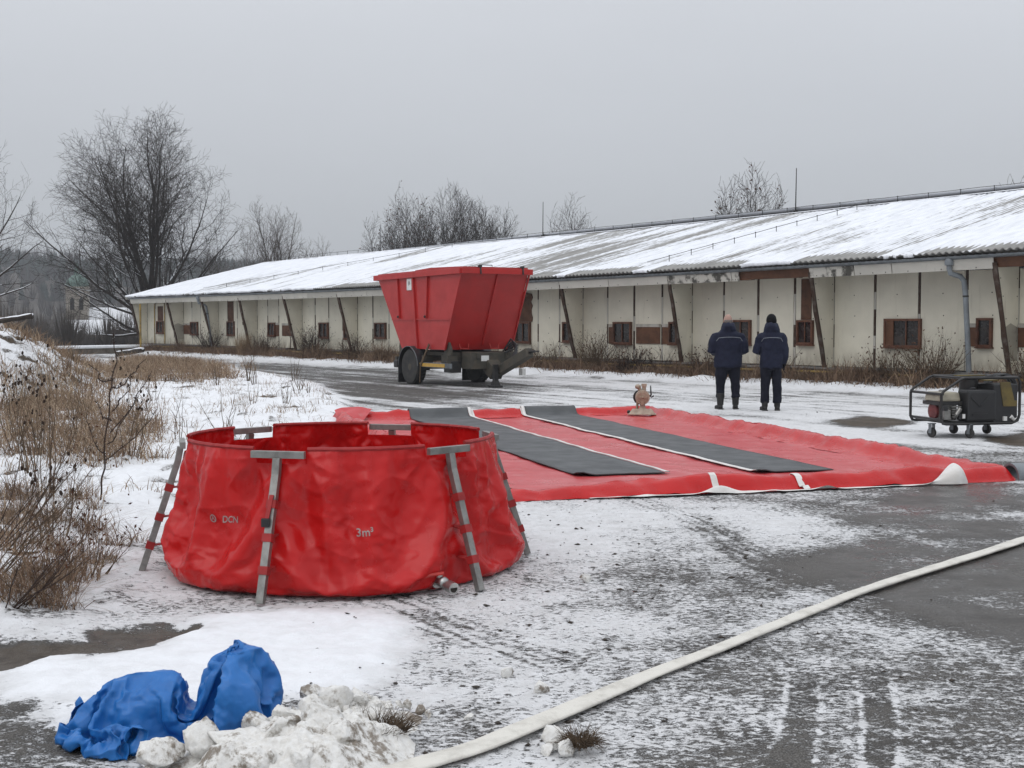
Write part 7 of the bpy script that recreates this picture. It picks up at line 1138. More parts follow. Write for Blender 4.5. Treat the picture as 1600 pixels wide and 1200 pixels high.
for y in (-.98, .98):
    q = MB(); A = np.linspace(-.05, 1.12, 16) * math.pi; V = []
    for yy in (y - .18, y + .18):
        for rr in (.535, .55):
            for a in A: V.append((rr * math.cos(math.pi - a) * -1, yy, .455 + rr * math.sin(a)))
    n = len(A); F = []
    for i in range(n - 1): F += [(i, i + 1, n + i + 1, n + i), (2 * n + i, 2 * n + i + 1, 3 * n + i + 1, 3 * n + i), (n + i, n + i + 1, 3 * n + i + 1, 3 * n + i), (i, i + 1, 2 * n + i + 1, 2 * n + i)]
    q._add(V, F); fd = q.obj('mudguard', M['black_plastic'], tr, smooth=True)
    q = MB(); q.tube([(.555 * math.cos(a), y - .185 * (1 if y < 0 else -1), .455 + .545 * math.sin(a)) for a in np.linspace(0.02, 0.98, 18) * math.pi], .009, 5); q.obj('edge_strip', M['zinc'], fd)
    q = MB(); q.box((-.56, y, .24), (.03, .36, .42)); q.obj('mud_flap', M['black_plastic'], fd)
q = MB()
for y in (-.42, .42): q.box((0.40, y, .80), (4.0, .11, .17))
for x in (-1.55, -.6, .6, 1.6, 2.3): q.box((x, 0, .78), (.11, .95, .14))
q.box((2.15, 0, .66), (.45, 1.25, .42)); q.box((1.45, -.62, .66), (.34, .5, .34)); q.box((0.40, 0, .82), (2.4, 1.7, .10)); q.box((-1.5, 0, .62), (.12, 1.5, .14)); fr = q.obj('chassis', M['olive'], tr, bevel=0.01)
for x, y in ((-.75, -.92), (1.72, -.90), (-.75, .92), (1.72, .90)):
    q = MB(); q.prism([(x - .16, .78), (x + .16, .78), (x + .16, .95), (x + .05, 1.12), (x - .12, 1.12), (x - .16, 1.0)], y - .03, y + .03, 'y'); q.obj('locking_bracket', M['olive'], tr)
q = MB(); bar(q, (2.25, 0, .56), (2.62, 0, .34), .34, .34, (0, 1, 0)); bar(q, (2.50, 0, .33), (4.10, 0, .90), .20, .22, (0, 1, 0)); db = q.obj('drawbar', M['olive'], tr, bevel=0.015)
q = MB(); q.tube([(4.05, 0, .9), (4.32, 0, .93)], .035, 8); q.tube([(4.38 + .06 * math.cos(a), .06 * math.sin(a), .93) for a in np.linspace(0, 2 * math.pi, 13)], .02, 6); q.obj('towing_eye', M['black_metal'], db)
q = MB(); q.box((2.85, -.2, .30), (.11, .11, .56)); q.box((2.85, -.2, .03), (.26, .26, .05)); q.box((2.85, -.2, .10), (.2, .2, .14), taper=(.6, .6)); q.obj('jack_leg', M['black_metal'], tr)
q = MB()
for k in range(5): q.tube([(2.25 + .05 * k, .38 + .1 * math.sin(k), .86), (2.45 + .05 * k, .5, 1.20 - .06 * k), (2.8, .46, 1.05 - .07 * k), (2.85 + .05 * k, .28, .72)], .024, 6)
q.obj('brake_hose', M['black_plastic'], tr, smooth=True)
q = MB(); q.box((3.3, .3, .40), (.16, .10, .17)); q.obj('trailer_lamp', M['white_paint'], tr)
q = MB(); q.box((1.22, -1.06, .53), (1.86, .045, .12)); ug = q.obj('side_guard', M['zinc'], tr)
q = MB(); q.box((1.08, -1.09, .53), (1.55, .014, .085)); q.obj('reflector', M['reflex'], ug)
for x in (.6, 1.9): q = MB(); q.box((x, -.9, .62), (.06, .3, .30)); q.obj('guard_bracket', M['olive'], tr)
q = MB(); bar(q, (.95, -1.04, 1.06), (.62, -1.12, .50), .07, .02, (1, 0, 0)); bar(q, (.62, -1.12, .50), (.60, -1.13, .06), .04, .012, (1, 0, 0)); q.obj('tie_strap', M['stem_brown'], tr)
q = MB(); q.box((2.381, -.22, .72), (.012, .22, .14)); q.obj('data_plate', M['white_paint'], tr)
q = MB(); q.box((1.75, -.80, .50), (.40, .30, .30)); q.box((-1.25, -.75, .50), (.22, .30, .20)); q.obj('air_tank', M['black_metal'], tr, bevel=0.03)

sk = thing('skip_container', 'tapered bright red steel skip loaded on the trailer', 'skip', (-1.75, 34.23, 0), HT)
B0, B1, T0x, T1x, W_ = -.70, 1.67, -2.18, 2.545, 0.98
ZB = .925
def zt_(x): return 2.90 + (x - T0x) / (T1x - T0x) * 0.05
th_ = 0.03
def skip_wall(out):
    o = 0 if out else th_; zb = ZB + (0 if out else th_)
    return [(B0 + o, -W_ + o, zb), (B1 - o, -W_ + o, zb), (B1 - o, W_ - o, zb), (B0 + o, W_ - o, zb), (T0x + o, -W_ + o, zt_(T0x)), (T1x - o, -W_ + o, zt_(T1x)), (T1x - o, W_ - o, zt_(T1x)), (T0x + o, W_ - o, zt_(T0x))]
V = skip_wall(True) + skip_wall(False)
F = [(0, 3, 2, 1), (0, 1, 5, 4), (1, 2, 6, 5), (2, 3, 7, 6), (3, 0, 4, 7)]; F2 = [tuple(i + 8 for i in f[::-1]) for f in F] + [(4, 5, 13, 12), (5, 6, 14, 13), (6, 7, 15, 14), (7, 4, 12, 15)]
q = MB(); q._add(V, F + F2); body = q.obj('body', M['red_paint'], sk, bevel=0.006)
q = MB()
cs = [(T0x - .05, -W_ - .05), (T1x + .05, -W_ - .05), (T1x + .05, W_ + .05), (T0x - .05, W_ + .05)]
for (x0, y0), (x1, y1) in zip(cs, cs[1:] + cs[:1]): bar(q, (x0, y0, zt_(x0) - .06), (x1, y1, zt_(x1) - .06), .09, .14, (0, 1, 0) if abs(y0 - y1) < .01 else (1, 0, 0))
q.obj('top_rail', M['red_paint'], sk, bevel=0.01)
def fx(z, x0, x1): return x0 + (x1 - x0) * (z - ZB) / (2.95 - ZB)
for s in (-1, 1):
    y = s * (W_ + .025)
    for xt, xb, z0 in ((-.92, -.80, 1.72), (.78, .72, 1.72), (-.02, .22, ZB)):
        q = MB(); bar(q, (xb, y, z0), (xt, y, 2.82), .085, .05, (1, 0, 0)); q.obj('side_rib', M['red_paint'], body, bevel=0.006)
    q = MB(); bar(q, (fx(1.70, B0, T0x) + .03, y - s * .012, 1.70), (fx(1.70, B1, T1x) - .03, y - s * .012, 1.70), .03, .035, (0, 1, 0)); q.obj('side_seam', M['red_paint'], body)
    for x, z in ((-.80, 1.77), (.72, 1.77)): q = MB(); q.ball((x, y + s * .035, z), .035, 7, 5); q.obj('hook_pin', M['black_metal'], body)
    q = MB(); bar(q, (B1 + .005, y - s * .01, ZB), (T1x + .005, y - s * .01, 2.86), .05, .03, (1, 0, 0)); q.obj('corner_angle', M['red_paint'], body)
q = MB(); bar(q, (fx(1.05, B1, T1x) + .03, 0.1, 1.05), (fx(2.85, B1, T1x) + .03, .1, 2.85), .10, .05, (0, 1, 0)); q.obj('front_rib', M['red_paint'], body, bevel=0.008)
for y in (-.48, .42):
    q = MB(); z = 1.08; x = fx(z, B1, T1x) + .03
    q.tube([(x, y - .14, z), (x + .03, y - .11, z - .13), (x + .03, y + .11, z - .13), (x, y + .14, z)], .016, 6); q.obj('lifting_loop', M['red_plastic'], sk)
for y, x in ((-.50, T1x + .08), (.74, T1x + .08)):
    q = MB(); bar(q, (x, y, zt_(T1x) + .05), (x + .03, y, zt_(T1x) - .13), .04, .03, (0, 1, 0)); q.box((x - .02, y, zt_(T1x) + .06), (.10, .07, .05)); q.obj('lid_catch', M['black_metal'], sk)
q = MB(); zt1 = zt_(T1x); q.tube([(T1x - .1, -.42, zt1 - .02), (T1x - .1, -.42, zt1 + .10), (T1x - .1, -.05, zt1 + .10), (T1x - .1, -.05, zt1 - .02)], .012, 5); q.tube([(-.4, W_, 2.9), (-.4, W_, 3.03), (.0, W_, 3.03), (.0, W_, 2.9)], .012, 5); q.obj('grab_handle', M['black_metal'], sk)
# two hinged lids closed over the top, the front one standing a little proud
q = MB(); q.prism([(T0x + .02, zt_(T0x) + .015), (.0, zt_(0) + .015), (.0, zt_(0) + .045), (T0x + .02, zt_(T0x) + .045)], -W_ + .02, W_ - .02, 'y'); q.obj('rear_lid', M['red_paint'], sk)
q = MB(); q.prism([(.04, zt_(0) + .015), (T1x - .02, zt_(T1x) + .015), (T1x - .02, zt_(T1x) + .05), (.9, zt_(.9) + .09), (.04, zt_(0) + .06)], -W_ + .02, W_ - .02, 'y'); q.obj('front_lid', M['red_paint'], sk)
q = MB(); q.box((-.20, -W_ - .032, 2.62), (.26, .012, .30)); sg = q.obj('sign', M['white_paint'], sk)
Vt, Ft = text_points('JB', .12, 0); link('lettering', np_mesh('lettering', np.stack([Vt[:, 0] * .9 - .19, 0 * Vt[:, 0] - W_ - .041, Vt[:, 1] + 2.62], -1), None, M['print_black'], tri=Ft), sg)

# ------------------------------------------------------------------ petrol generator on castors
ge = thing('generator_set', 'black tube-framed petrol generator on castors by the wet ground', 'generator', (5.92, 17.62, 0), R(13))
GL, GW = 1.22, .80
frm = MB()
for y in (0.0, GW):
    frm.tube([(0, y, .62), (0, y, .27), (.03, y, .215), (.08, y, .205), (GL - .12, y, .205), (GL - .03, y, .24), (GL, y, .32), (GL, y, .78), (GL - .04, y, .84), (.36, y, .84), (.30, y, .825), (.04, y, .665), (0, y, .62)], .020, 8, up=(0, 1, 0.001))
for x, z in ((.02, .26), (.02, .62), (.36, .84), (GL - .02, .84), (GL - .02, .26), (.55, .205)): frm.tube([(x, 0, z), (x, GW, z)], .02, 7)
frm.tube([(.62, 0, .84), (.78, .02, .87), (.95, .02, .84)], .018, 6); frm.box((.6, GW / 2, .225), (1.1, .7, .02)); frm.obj('tube_frame', M['black_metal'], ge, smooth=True)
q = MB(); q.box((.20, .30, .575), (.34, .40, .13), taper=(.9, .9)); ft = q.obj('fuel_tank', M['cream_plastic'], ge, bevel=0.03)
q = MB(); q.lathe([(.035, .64), (.035, .665), (.02, .668)], 12, (.18, .30, 0)); q.obj('cap', M['chrome'], ft)
q = MB(); q.box((.20, .30, .485), (.36, .42, .05)); q.obj('tank_strap', M['black_metal'], ge)
q = MB(); q.box((.20, .28, .36), (.24, .30, .22)); q.box((.13, .10, .33), (.10, .10, .14)); q.tube([(.25, .10, .28), (.25, .02, .34), (.31, .02, .42)], .03, 8)
for k in range(5): q.box((.27, .1, .30 + .035 * k), (.14, .12, .014))
en = q.obj('engine', M['steel'], ge, bevel=0.008)
q = MB(); q.lathe([(.03, -.03), (.115, -.025), (.12, .03), (.10, .05)], 20, (.07, .30, .37), 'x'); q.obj('recoil_starter', M['dark_red'], en, smooth=True)
q = MB(); q.box((.10, .06, .42), (.06, .05, .07)); q.box((.32, .05, .30), (.06, .06, .08)); q.obj('carburettor', M['black_plastic'], en, bevel=0.01)
q = MB(); q.box((.36, .02, .31), (.04, .02, .06)); q.box((.43, .03, .32), (.05, .02, .03)); q.obj('white_tag', M['white_paint'], en)
q = MB(); q.box((.63, .12, .45), (.46, .26, .44)); jc = q.obj('side_tank', M['black_plastic'], ge, bevel=0.035)
q = MB(); bar(q, (.46, -.013, .58), (.60, -.013, .45), .03, .012, (0, 0, 1)); bar(q, (.74, -.013, .58), (.60, -.013, .45), .03, .012, (0, 0, 1)); bar(q, (.48, -.013, .33), (.72, -.013, .33), .03, .012, (0, 0, 1)); q.obj('moulded_rib', M['black_plastic'], jc)
q = MB(); q.lathe([(.04, .66), (.04, .70), (.03, .705)], 12, (.56, .12, 0)); q.obj('screw_cap', M['black_plastic'], jc)
q = MB(); q.box((1.0, .24, .48), (.38, .48, .54)); ab = q.obj('alternator_box', M['black_plastic'], ge, bevel=0.02)
q = MB(); q.prism([(.90, .78), (1.06, .78), (1.13, .52), (1.17, .52), (1.17, .44), (.96, .44)], -.012, .0, 'y'); q.obj('yellow_panel', M['dull_yellow'], ge)
q = MB(); q.box((.62, .3, .865), (.42, .12, .012)); q.box((.86, .25, .80), (.20, .3, .014)); q.obj('top_label', M['dull_yellow'], ge)
q = MB(); q.lathe([(.08, .62), (.13, .64), (.13, .80), (.10, .82)], 16, (.66, .38, 0)); q.obj('silencer', M['black_metal'], ge, smooth=True)
q = MB()
for k in range(3): q.tube([(1.20 + .05 * math.cos(a) + .16 * math.cos(a), .35 + .07 * k + .02 * math.sin(3 * a), .70 + .17 * math.sin(a)) for a in np.linspace(0, 2 * math.pi, 18)], .022, 6)
q.obj('cable_loop', M['black_plastic'], ge, smooth=True)
q = MB(); q.box((.98, -.02, .27), (.05, .03, .06)); q.tube([(1.08, .0, .30), (1.14, .02, .25), (1.18, .03, .28)], .03, 7); q.obj('pale_fitting', M['white_paint'], ge)
for x, y in ((.03, .28), (.46, .02), (.66, .74), (1.12, .62)):
    q = MB(); q.lathe([(.02, -.025), (.065, -.022), (.07, 0), (.065, .022), (.02, .025)], 18, (0, 0, .07), 'x'); w = link('castor_wheel', q.mesh('castor_wheel', M['rubber'], True), ge, (x, y, 0), (0, 0, R(18)))
    q = MB(); q.box((-.036, 0, .13), (.008, .05, .14)); q.box((.036, 0, .13), (.008, .05, .14)); q.box((0, 0, .195), (.085, .08, .012)); q.obj('fork', M['zinc'], w)

# ------------------------------------------------------------------ fire hose
HP = np.array([(-0.70, 4.15), (-0.527, 4.317), (-0.343, 4.499), (-0.119, 4.697), (0.128, 5.02), (0.349, 5.305), (0.74, 5.82), (1.104, 6.26), (1.316, 6.53), (1.97, 7.36), (2.209, 7.63), (2.844, 8.31), (3.725, 9.25), (5.072, 10.60), (7.0, 12.4)])
cum = np.concatenate([[0], np.cumsum(np.linalg.norm(np.diff(HP, axis=0), axis=1))]); ss = np.linspace(0, cum[-1], 420)
hx_, hy_ = np.interp(ss, cum, HP[:, 0]), np.interp(ss, cum, HP[:, 1])
ker = np.hanning(25); ker /= ker.sum()
def smooth1(a): return np.convolve(np.pad(a, 12, mode='edge'), ker, mode='valid')
hx_, hy_ = smooth1(hx_), smooth1(hy_)
hx_ = hx_ + 0.012 * fbm(ss * 1.1, ss * 0, 3, 301); tx = np.gradient(hx_); ty = np.gradient(hy_); tl = np.hypot(tx, ty); nx_, ny_ = -ty / tl, tx / tl
hw = 0.068 * np.interp(hy_, [4.2, 5.2, 6.0, 7.6, 9.5], [.84, .80, .60, .58, .72]) * (1 + 0.06 * fbm(ss * 2, ss * 0, 2, 302)); hh = 0.0115 + 0.005 * fbm(ss * 1.2, ss * 0, 2, 303); gzh = terrain(hx_, hy_)
k = 22; V = []
for i in range(k):
    a = 2 * math.pi * i / k; c_, s_2 = math.cos(a), math.sin(a); u_ = math.copysign(abs(c_) ** 0.75, c_)
    dent = 0.006 * np.exp(-((u_ - 0.15) / .12) ** 2) * (s_2 > 0) * sstep(-.1, .3, perlin(ss * .9, ss * 0, 304)) - 0.004 * fbm(ss * 3 + u_, u_ * 2 + ss * 0, 2, 305) * (s_2 > 0)
    z = gzh + 0.014 + hh + np.sign(s_2) * abs(s_2) ** .7 * hh - dent
    V.append(np.stack([hx_ + nx_ * hw * u_, hy_ + ny_ * hw * u_, z], -1))
V = np.stack(V, 1).reshape(-1, 3)
hose = link('fire_hose', np_mesh('fire_hose', V, grid_quads(420, k, True), M['hose'], smooth=True))
set_props(hose, 'flat off-white fire hose running diagonally across the yard', 'hose')

# ------------------------------------------------------------------ blue tarpaulin bundle in the foreground
# a sheet of tarpaulin dropped and pushed together: settled vertex positions in mm, each number the change along a row
SHEET = np.cumsum(np.moveaxis(np.array([-160,4,5,18,24,11,-14,14,15,6,-2,-9,7,23,24,23,1,-9,-12,6,26,18,21,13,21,27,28,27,23,22,22,23,28,3,-18,-10,-14,-11,-9,21,28,25,18,23,23,19,-11,26,18,-9,-20,-15,-16,-17,-13,-17,-14,-14,-18,-6,11,24,23,24,25,26,-185,5,20,26,8,6,6,9,-3,13,-8,16,14,5,27,13,-5,-6,-8,15,18,20,20,16,27,28,27,21,25,24,27,17,23,28,-9,-12,-12,-10,-10,-2,26,22,14,21,23,16,7,30,-5,-8,-16,-16,-22,-15,-16,-13,-16,-14,-8,10,19,17,22,25,24,27,-205,27,22,6,-1,6,8,6,9,1,5,22,19,-3,26,-3,-5,-7,2,20,17,22,16,25,30,27,28,16,24,26,27,20,18,25,24,-10,-11,-13,-8,-12,7,23,5,21,22,17,24,15,2,-17,-14,-13,-11,-32,-18,-14,-12,-9,12,17,16,15,19,23,25,26,-205,27,-2,6,4,1,13,4,15,2,14,15,7,20,17,1,-7,-18,3,22,23,14,27,28,25,30,27,15,26,23,27,22,17,24,22,22,-10,-13,-9,-12,-14,1,9,21,23,20,24,15,-5,-9,-20,-6,-7,-24,-24,-23,-7,14,9,16,16,18,17,22,25,25,-190,12,-7,-12,4,1,14,14,6,20,2,10,16,16,7,7,-13,-13,18,15,23,24,21,23,30,29,27,17,25,
25,27,21,16,21,24,22,20,-12,-12,-13,-10,-19,1,22,6,31,19,14,-12,-11,-7,-14,2,-26,-24,-15,14,13,17,10,16,20,18,13,25,26,-213,15,-3,-16,-2,6,17,12,11,21,24,4,-5,14,4,9,-13,6,1,24,26,19,27,20,29,30,24,24,26,24,24,23,22,21,13,23,24,16,-14,-15,-10,-19,-19,8,27,6,21,13,-14,-7,-12,-11,12,-27,-22,15,15,12,16,7,14,20,13,16,23,26,-208,-15,6,-13,-11,7,19,20,14,23,11,-2,1,13,7,4,-11,2,16,26,24,22,24,26,24,27,26,26,24,21,23,24,24,25,14,18,21,27,11,-18,-14,-18,-18,-13,17,15,27,-4,-18,-11,-13,2,11,-26,1,16,16,13,14,14,12,15,16,16,19,26,-229,4,-13,-6,-13,7,21,21,20,16,4,-4,14,-1,9,3,-9,8,23,27,22,22,23,25,27,26,27,25,24,25,29,25,23,21,20,17,16,17,16,12,-17,-15,-16,-15,-8,26,13,-16,-15,-9,-11,1,13,-14,18,17,16,14,14,15,11,15,13,17,20,21,-251,2,4,-11,0,-10,21,21,18,19,-6,6,4,-1,11,3,-6,16,25,26,26,27,21,23,27,28,26,26,27,27,24,17,19,21,21,19,10,16,18,16,22,-20,-15,-14,-18,0,19,-23,-8,-18,2,-3,10,18,17,16,
16,16,14,14,13,12,15,17,17,19,-271,2,1,1,-11,-2,19,21,18,15,-3,2,0,1,10,3,0,28,26,27,26,23,20,26,28,27,27,26,22,25,24,25,25,22,11,11,13,15,16,15,27,6,-14,-15,-15,-19,11,-23,-17,2,-5,18,16,15,18,14,18,16,15,14,13,11,15,17,19,4,-284,-6,7,-9,9,-10,26,8,18,13,-4,-1,0,12,-1,25,-1,27,27,28,25,19,27,27,27,26,25,24,17,25,26,26,21,15,7,14,15,14,13,13,17,13,22,-21,-11,-18,-11,-23,-3,3,3,19,20,17,15,20,17,16,17,15,14,2,-8,23,14,13,-307,13,-14,-8,11,7,6,13,16,13,12,-19,3,15,7,13,27,21,25,27,26,24,26,26,24,21,25,27,29,8,21,21,20,15,17,13,11,12,11,13,10,22,19,16,-29,0,-18,-27,-2,-4,20,19,20,16,16,14,20,16,15,11,8,-12,-6,12,14,13,-302,-16,-11,-6,11,13,11,20,9,30,-17,-15,-4,17,13,20,27,25,28,26,26,24,27,24,29,13,26,26,26,-7,26,23,17,15,15,12,12,11,12,12,13,15,12,44,1,-19,-15,-18,-10,7,17,20,17,15,16,15,18,13,14,4,1,3,-1,-3,-8,16,-323,-4,-19,-5,13,20,7,15,26,22,-5,-20,-13,25,12,20,28,27,24,26,25,27,25,27,
29,10,24,27,5,4,23,18,18,15,13,14,14,14,13,16,12,13,8,15,36,9,-7,-19,-20,17,14,17,7,12,18,17,19,17,2,-1,0,0,-5,-9,-2,6,-341,4,-8,-23,15,19,18,17,14,23,9,-17,-8,10,22,17,26,28,22,27,22,30,27,27,29,8,23,19,-8,11,22,28,24,17,13,15,12,10,9,8,11,9,15,9,11,31,19,-25,-2,20,18,11,2,13,7,11,18,22,-17,-6,1,2,5,-8,1,4,-366,4,-3,-1,-5,19,19,19,14,21,19,0,-6,-4,26,16,29,17,27,24,25,29,30,23,30,10,26,-2,3,6,26,27,29,9,15,7,8,8,10,10,16,1,4,25,16,21,17,-9,21,22,23,9,2,1,15,12,1,7,19,-24,-10,-1,-1,1,4,4,-364,-17,-9,7,-2,21,22,11,18,23,12,13,4,4,6,23,28,16,24,23,27,28,28,30,28,13,24,-11,2,22,9,26,27,7,19,2,13,18,-1,20,4,-6,7,19,28,19,13,26,22,22,22,3,-7,15,14,11,10,6,-13,9,-15,-4,-1,0,1,1,-386,-14,-12,11,19,4,19,16,18,21,20,5,13,2,13,23,23,27,22,16,25,27,28,30,19,26,26,-13,18,2,22,4,22,29,-2,18,18,-6,16,4,2,-1,12,23,24,22,27,25,26,26,24,-8,0,6,20,9,-2,3,14,14,-12,-3,-2,2,1,0,-397,-7,-13,1,17,14,10,16,18,
21,20,20,-1,19,12,19,28,22,21,25,22,25,25,24,29,26,26,-10,20,14,2,-2,21,28,16,14,-7,3,8,5,2,21,19,21,22,19,26,23,27,29,28,-5,9,10,-5,5,7,12,22,11,-7,-3,1,2,0,-9,-403,-9,-4,2,24,-9,5,17,21,21,21,17,19,10,20,24,16,24,24,17,26,27,26,27,28,26,26,7,21,-7,-11,1,22,29,25,-4,6,6,6,2,18,16,19,24,11,24,25,26,26,29,24,19,11,5,1,-6,9,18,10,-10,4,17,2,4,2,-8,-401,-12,-2,9,25,-6,3,8,12,14,19,21,21,15,25,20,14,27,26,18,27,28,29,26,27,26,27,20,4,-14,2,8,4,26,25,7,-1,5,7,13,14,17,23,2,26,26,26,22,26,22,29,30,13,10,5,-4,11,9,-11,2,18,6,2,-1,0,-12,-391,-10,-14,17,24,11,3,7,7,6,7,16,17,28,8,21,27,26,25,22,29,28,27,28,27,27,26,21,-7,1,4,-7,7,26,26,3,0,7,8,13,16,21,0,26,24,26,21,22,24,29,25,27,7,19,13,11,5,2,-11,12,4,-19,13,7,-18,-17,-386,-26,-2,24,24,24,7,5,7,7,7,7,20,15,2,24,21,26,24,27,28,29,29,29,27,28,25,21,3,-4,-12,7,-2,21,26,14,0,2,7,14,20,5,15,29,23,28,24,14,24,26,29,24,7,10,18,5,10,14,1,-5,-16,-2,-3,
10,-22,12,-390,-3,-10,24,24,22,16,12,7,6,8,8,8,-11,18,24,22,24,25,25,26,30,29,29,27,26,27,1,16,6,-9,-10,9,6,30,22,-2,10,1,12,21,5,24,22,29,26,25,23,8,30,18,26,23,6,4,11,14,9,-14,-6,-14,-4,2,9,-8,-8,-413,-3,17,25,20,21,22,20,12,5,6,-8,2,7,12,24,21,26,25,15,29,30,29,29,23,25,29,-8,19,1,7,-3,-9,10,27,26,2,13,-3,22,4,25,9,29,27,23,15,22,24,29,27,18,6,23,1,11,11,-5,-17,1,-23,-3,9,-2,-7,-6,-391,-24,21,24,0,20,22,27,20,0,0,20,11,7,11,19,21,15,27,3,30,30,29,26,24,27,27,0,2,8,-7,12,3,-3,26,28,14,7,-1,25,8,26,2,27,28,10,22,26,29,27,5,19,18,19,8,7,7,-12,-7,-9,-11,-8,-5,14,8,0,-397,-13,23,14,-5,18,27,28,9,22,7,-10,9,12,27,30,22,17,16,-4,28,30,30,28,24,25,11,-4,8,5,11,-10,11,18,15,25,21,-1,22,6,23,26,-2,22,21,20,21,28,27,23,-3,23,7,15,17,6,-6,-7,-8,-7,-13,-8,-2,8,13,0,-395,-9,21,-1,20,24,3,28,14,1,24,12,7,-1,26,28,26,28,-19,24,27,22,28,28,27,22,3,-8,24,-7,1,4,9,9,17,29,27,20,2,22,19,11,21,22,20,19,5,
25,27,25,10,3,25,19,-16,2,4,-10,-6,-12,-5,17,-8,-5,5,22,-379,-11,17,6,17,24,-7,20,10,21,-3,24,0,24,16,28,25,23,-7,25,26,23,16,28,24,13,-10,7,25,21,3,0,-6,16,16,25,28,16,18,16,16,19,24,21,19,19,-2,20,27,1,17,22,16,20,-24,-13,4,7,-21,-1,5,8,22,-10,-6,8,-358,-12,16,9,3,26,-11,10,25,16,-9,12,22,28,5,26,24,25,4,24,26,25,15,16,19,-7,-3,17,27,17,15,-7,14,12,19,22,20,19,21,19,24,20,21,18,14,0,26,-3,30,2,2,21,24,25,-22,-28,-5,18,10,4,5,-13,11,18,-13,15,-359,13,-21,27,3,27,-2,-10,27,22,-1,19,16,27,2,26,25,8,24,26,26,12,-2,23,12,-9,13,29,7,21,22,13,12,8,13,22,24,21,20,23,21,22,17,10,5,-6,27,19,11,16,6,3,25,16,-19,-24,-10,7,21,-3,16,21,3,1,2,14,-370,6,-4,3,19,19,-5,3,26,25,24,17,11,23,6,15,17,25,26,25,-2,5,11,23,-1,0,23,27,28,7,23,27,17,9,12,13,23,-3,22,23,15,20,21,21,1,-8,27,6,17,20,19,-5,24,12,-22,-18,-6,3,16,24,20,21,13,0,-4,-3,-383,-8,-3,13,25,8,28,4,21,7,23,25,24,-7,22,20,26,19,28,-3,15,-3,21,
19,6,-12,26,29,26,23,21,22,-4,17,26,24,-4,23,-3,25,22,25,20,-2,4,6,8,12,17,20,17,11,12,14,-20,-9,-5,8,12,26,26,24,-2,24,5,-21,-389,-19,16,16,12,24,2,30,6,12,16,24,9,22,12,26,26,24,5,-6,13,16,25,3,22,-10,29,21,23,24,25,24,15,18,22,-4,9,7,25,-5,29,23,7,26,-2,-16,10,12,20,18,16,12,15,16,8,-3,0,-12,17,21,20,28,14,20,-1,-24,-400,-15,4,12,22,15,16,22,9,23,12,19,18,24,25,9,23,9,7,27,-2,16,21,22,-8,10,29,30,23,21,22,26,25,21,-3,20,11,7,-2,17,9,16,24,-3,2,-4,-4,12,21,16,15,13,15,21,-2,2,24,-1,19,20,0,28,23,20,4,-21,-409,1,-7,11,26,7,22,9,24,5,25,23,14,22,11,25,16,3,19,10,16,25,5,20,24,-1,28,27,28,26,23,21,11,23,23,18,12,-21,22,18,-12,27,-2,16,-11,-16,2,15,24,14,11,13,19,21,-2,18,22,15,2,17,6,28,19,16,1,-20,-405,2,-12,11,27,-8,24,25,21,14,5,27,7,23,17,23,-1,7,26,1,27,25,23,0,22,27,24,24,27,26,27,27,13,23,20,16,-16,5,23,17,-28,13,21,-11,-4,-18,6,26,8,14,14,14,21,22,6,9,20,19,16,14,14,12,9,9,16,-21,
-415,15,-14,22,23,-6,23,27,23,11,3,10,6,19,21,22,-9,15,19,25,21,11,16,23,24,23,31,27,23,22,26,28,30,19,-12,22,-5,22,20,0,-22,22,0,-14,-11,-19,18,9,13,24,24,5,13,23,12,3,18,19,15,13,11,12,11,10,23,-8,-406,-10,25,12,2,29,9,25,5,22,12,-20,15,25,22,-1,3,26,11,24,20,22,21,25,27,27,19,28,26,18,24,27,26,29,-21,11,24,22,14,-22,6,17,-21,-19,-14,-16,14,14,25,27,23,9,10,9,12,11,7,21,9,13,12,11,12,22,10,2,-411,17,12,24,10,-9,23,22,3,26,-2,-25,28,13,22,2,15,17,25,25,26,22,22,16,26,26,22,25,15,27,21,28,22,22,8,3,24,13,7,-19,23,-11,-21,-12,-20,-6,10,26,18,23,7,10,9,7,13,9,24,14,7,9,13,13,20,10,9,11,-410,15,18,26,-16,19,18,20,6,23,-11,-27,17,25,20,22,8,26,20,28,7,24,20,26,18,28,29,17,24,26,24,27,26,19,27,-1,-11,6,16,-9,20,-18,-14,-20,8,-14,6,18,16,7,22,23,-11,0,15,13,21,18,2,9,12,20,13,10,11,16,-396,18,16,1,-3,-3,26,22,19,0,-14,-12,22,29,3,21,26,27,24,13,23,17,27,13,24,25,29,27,20,25,25,29,26,23,27,10,
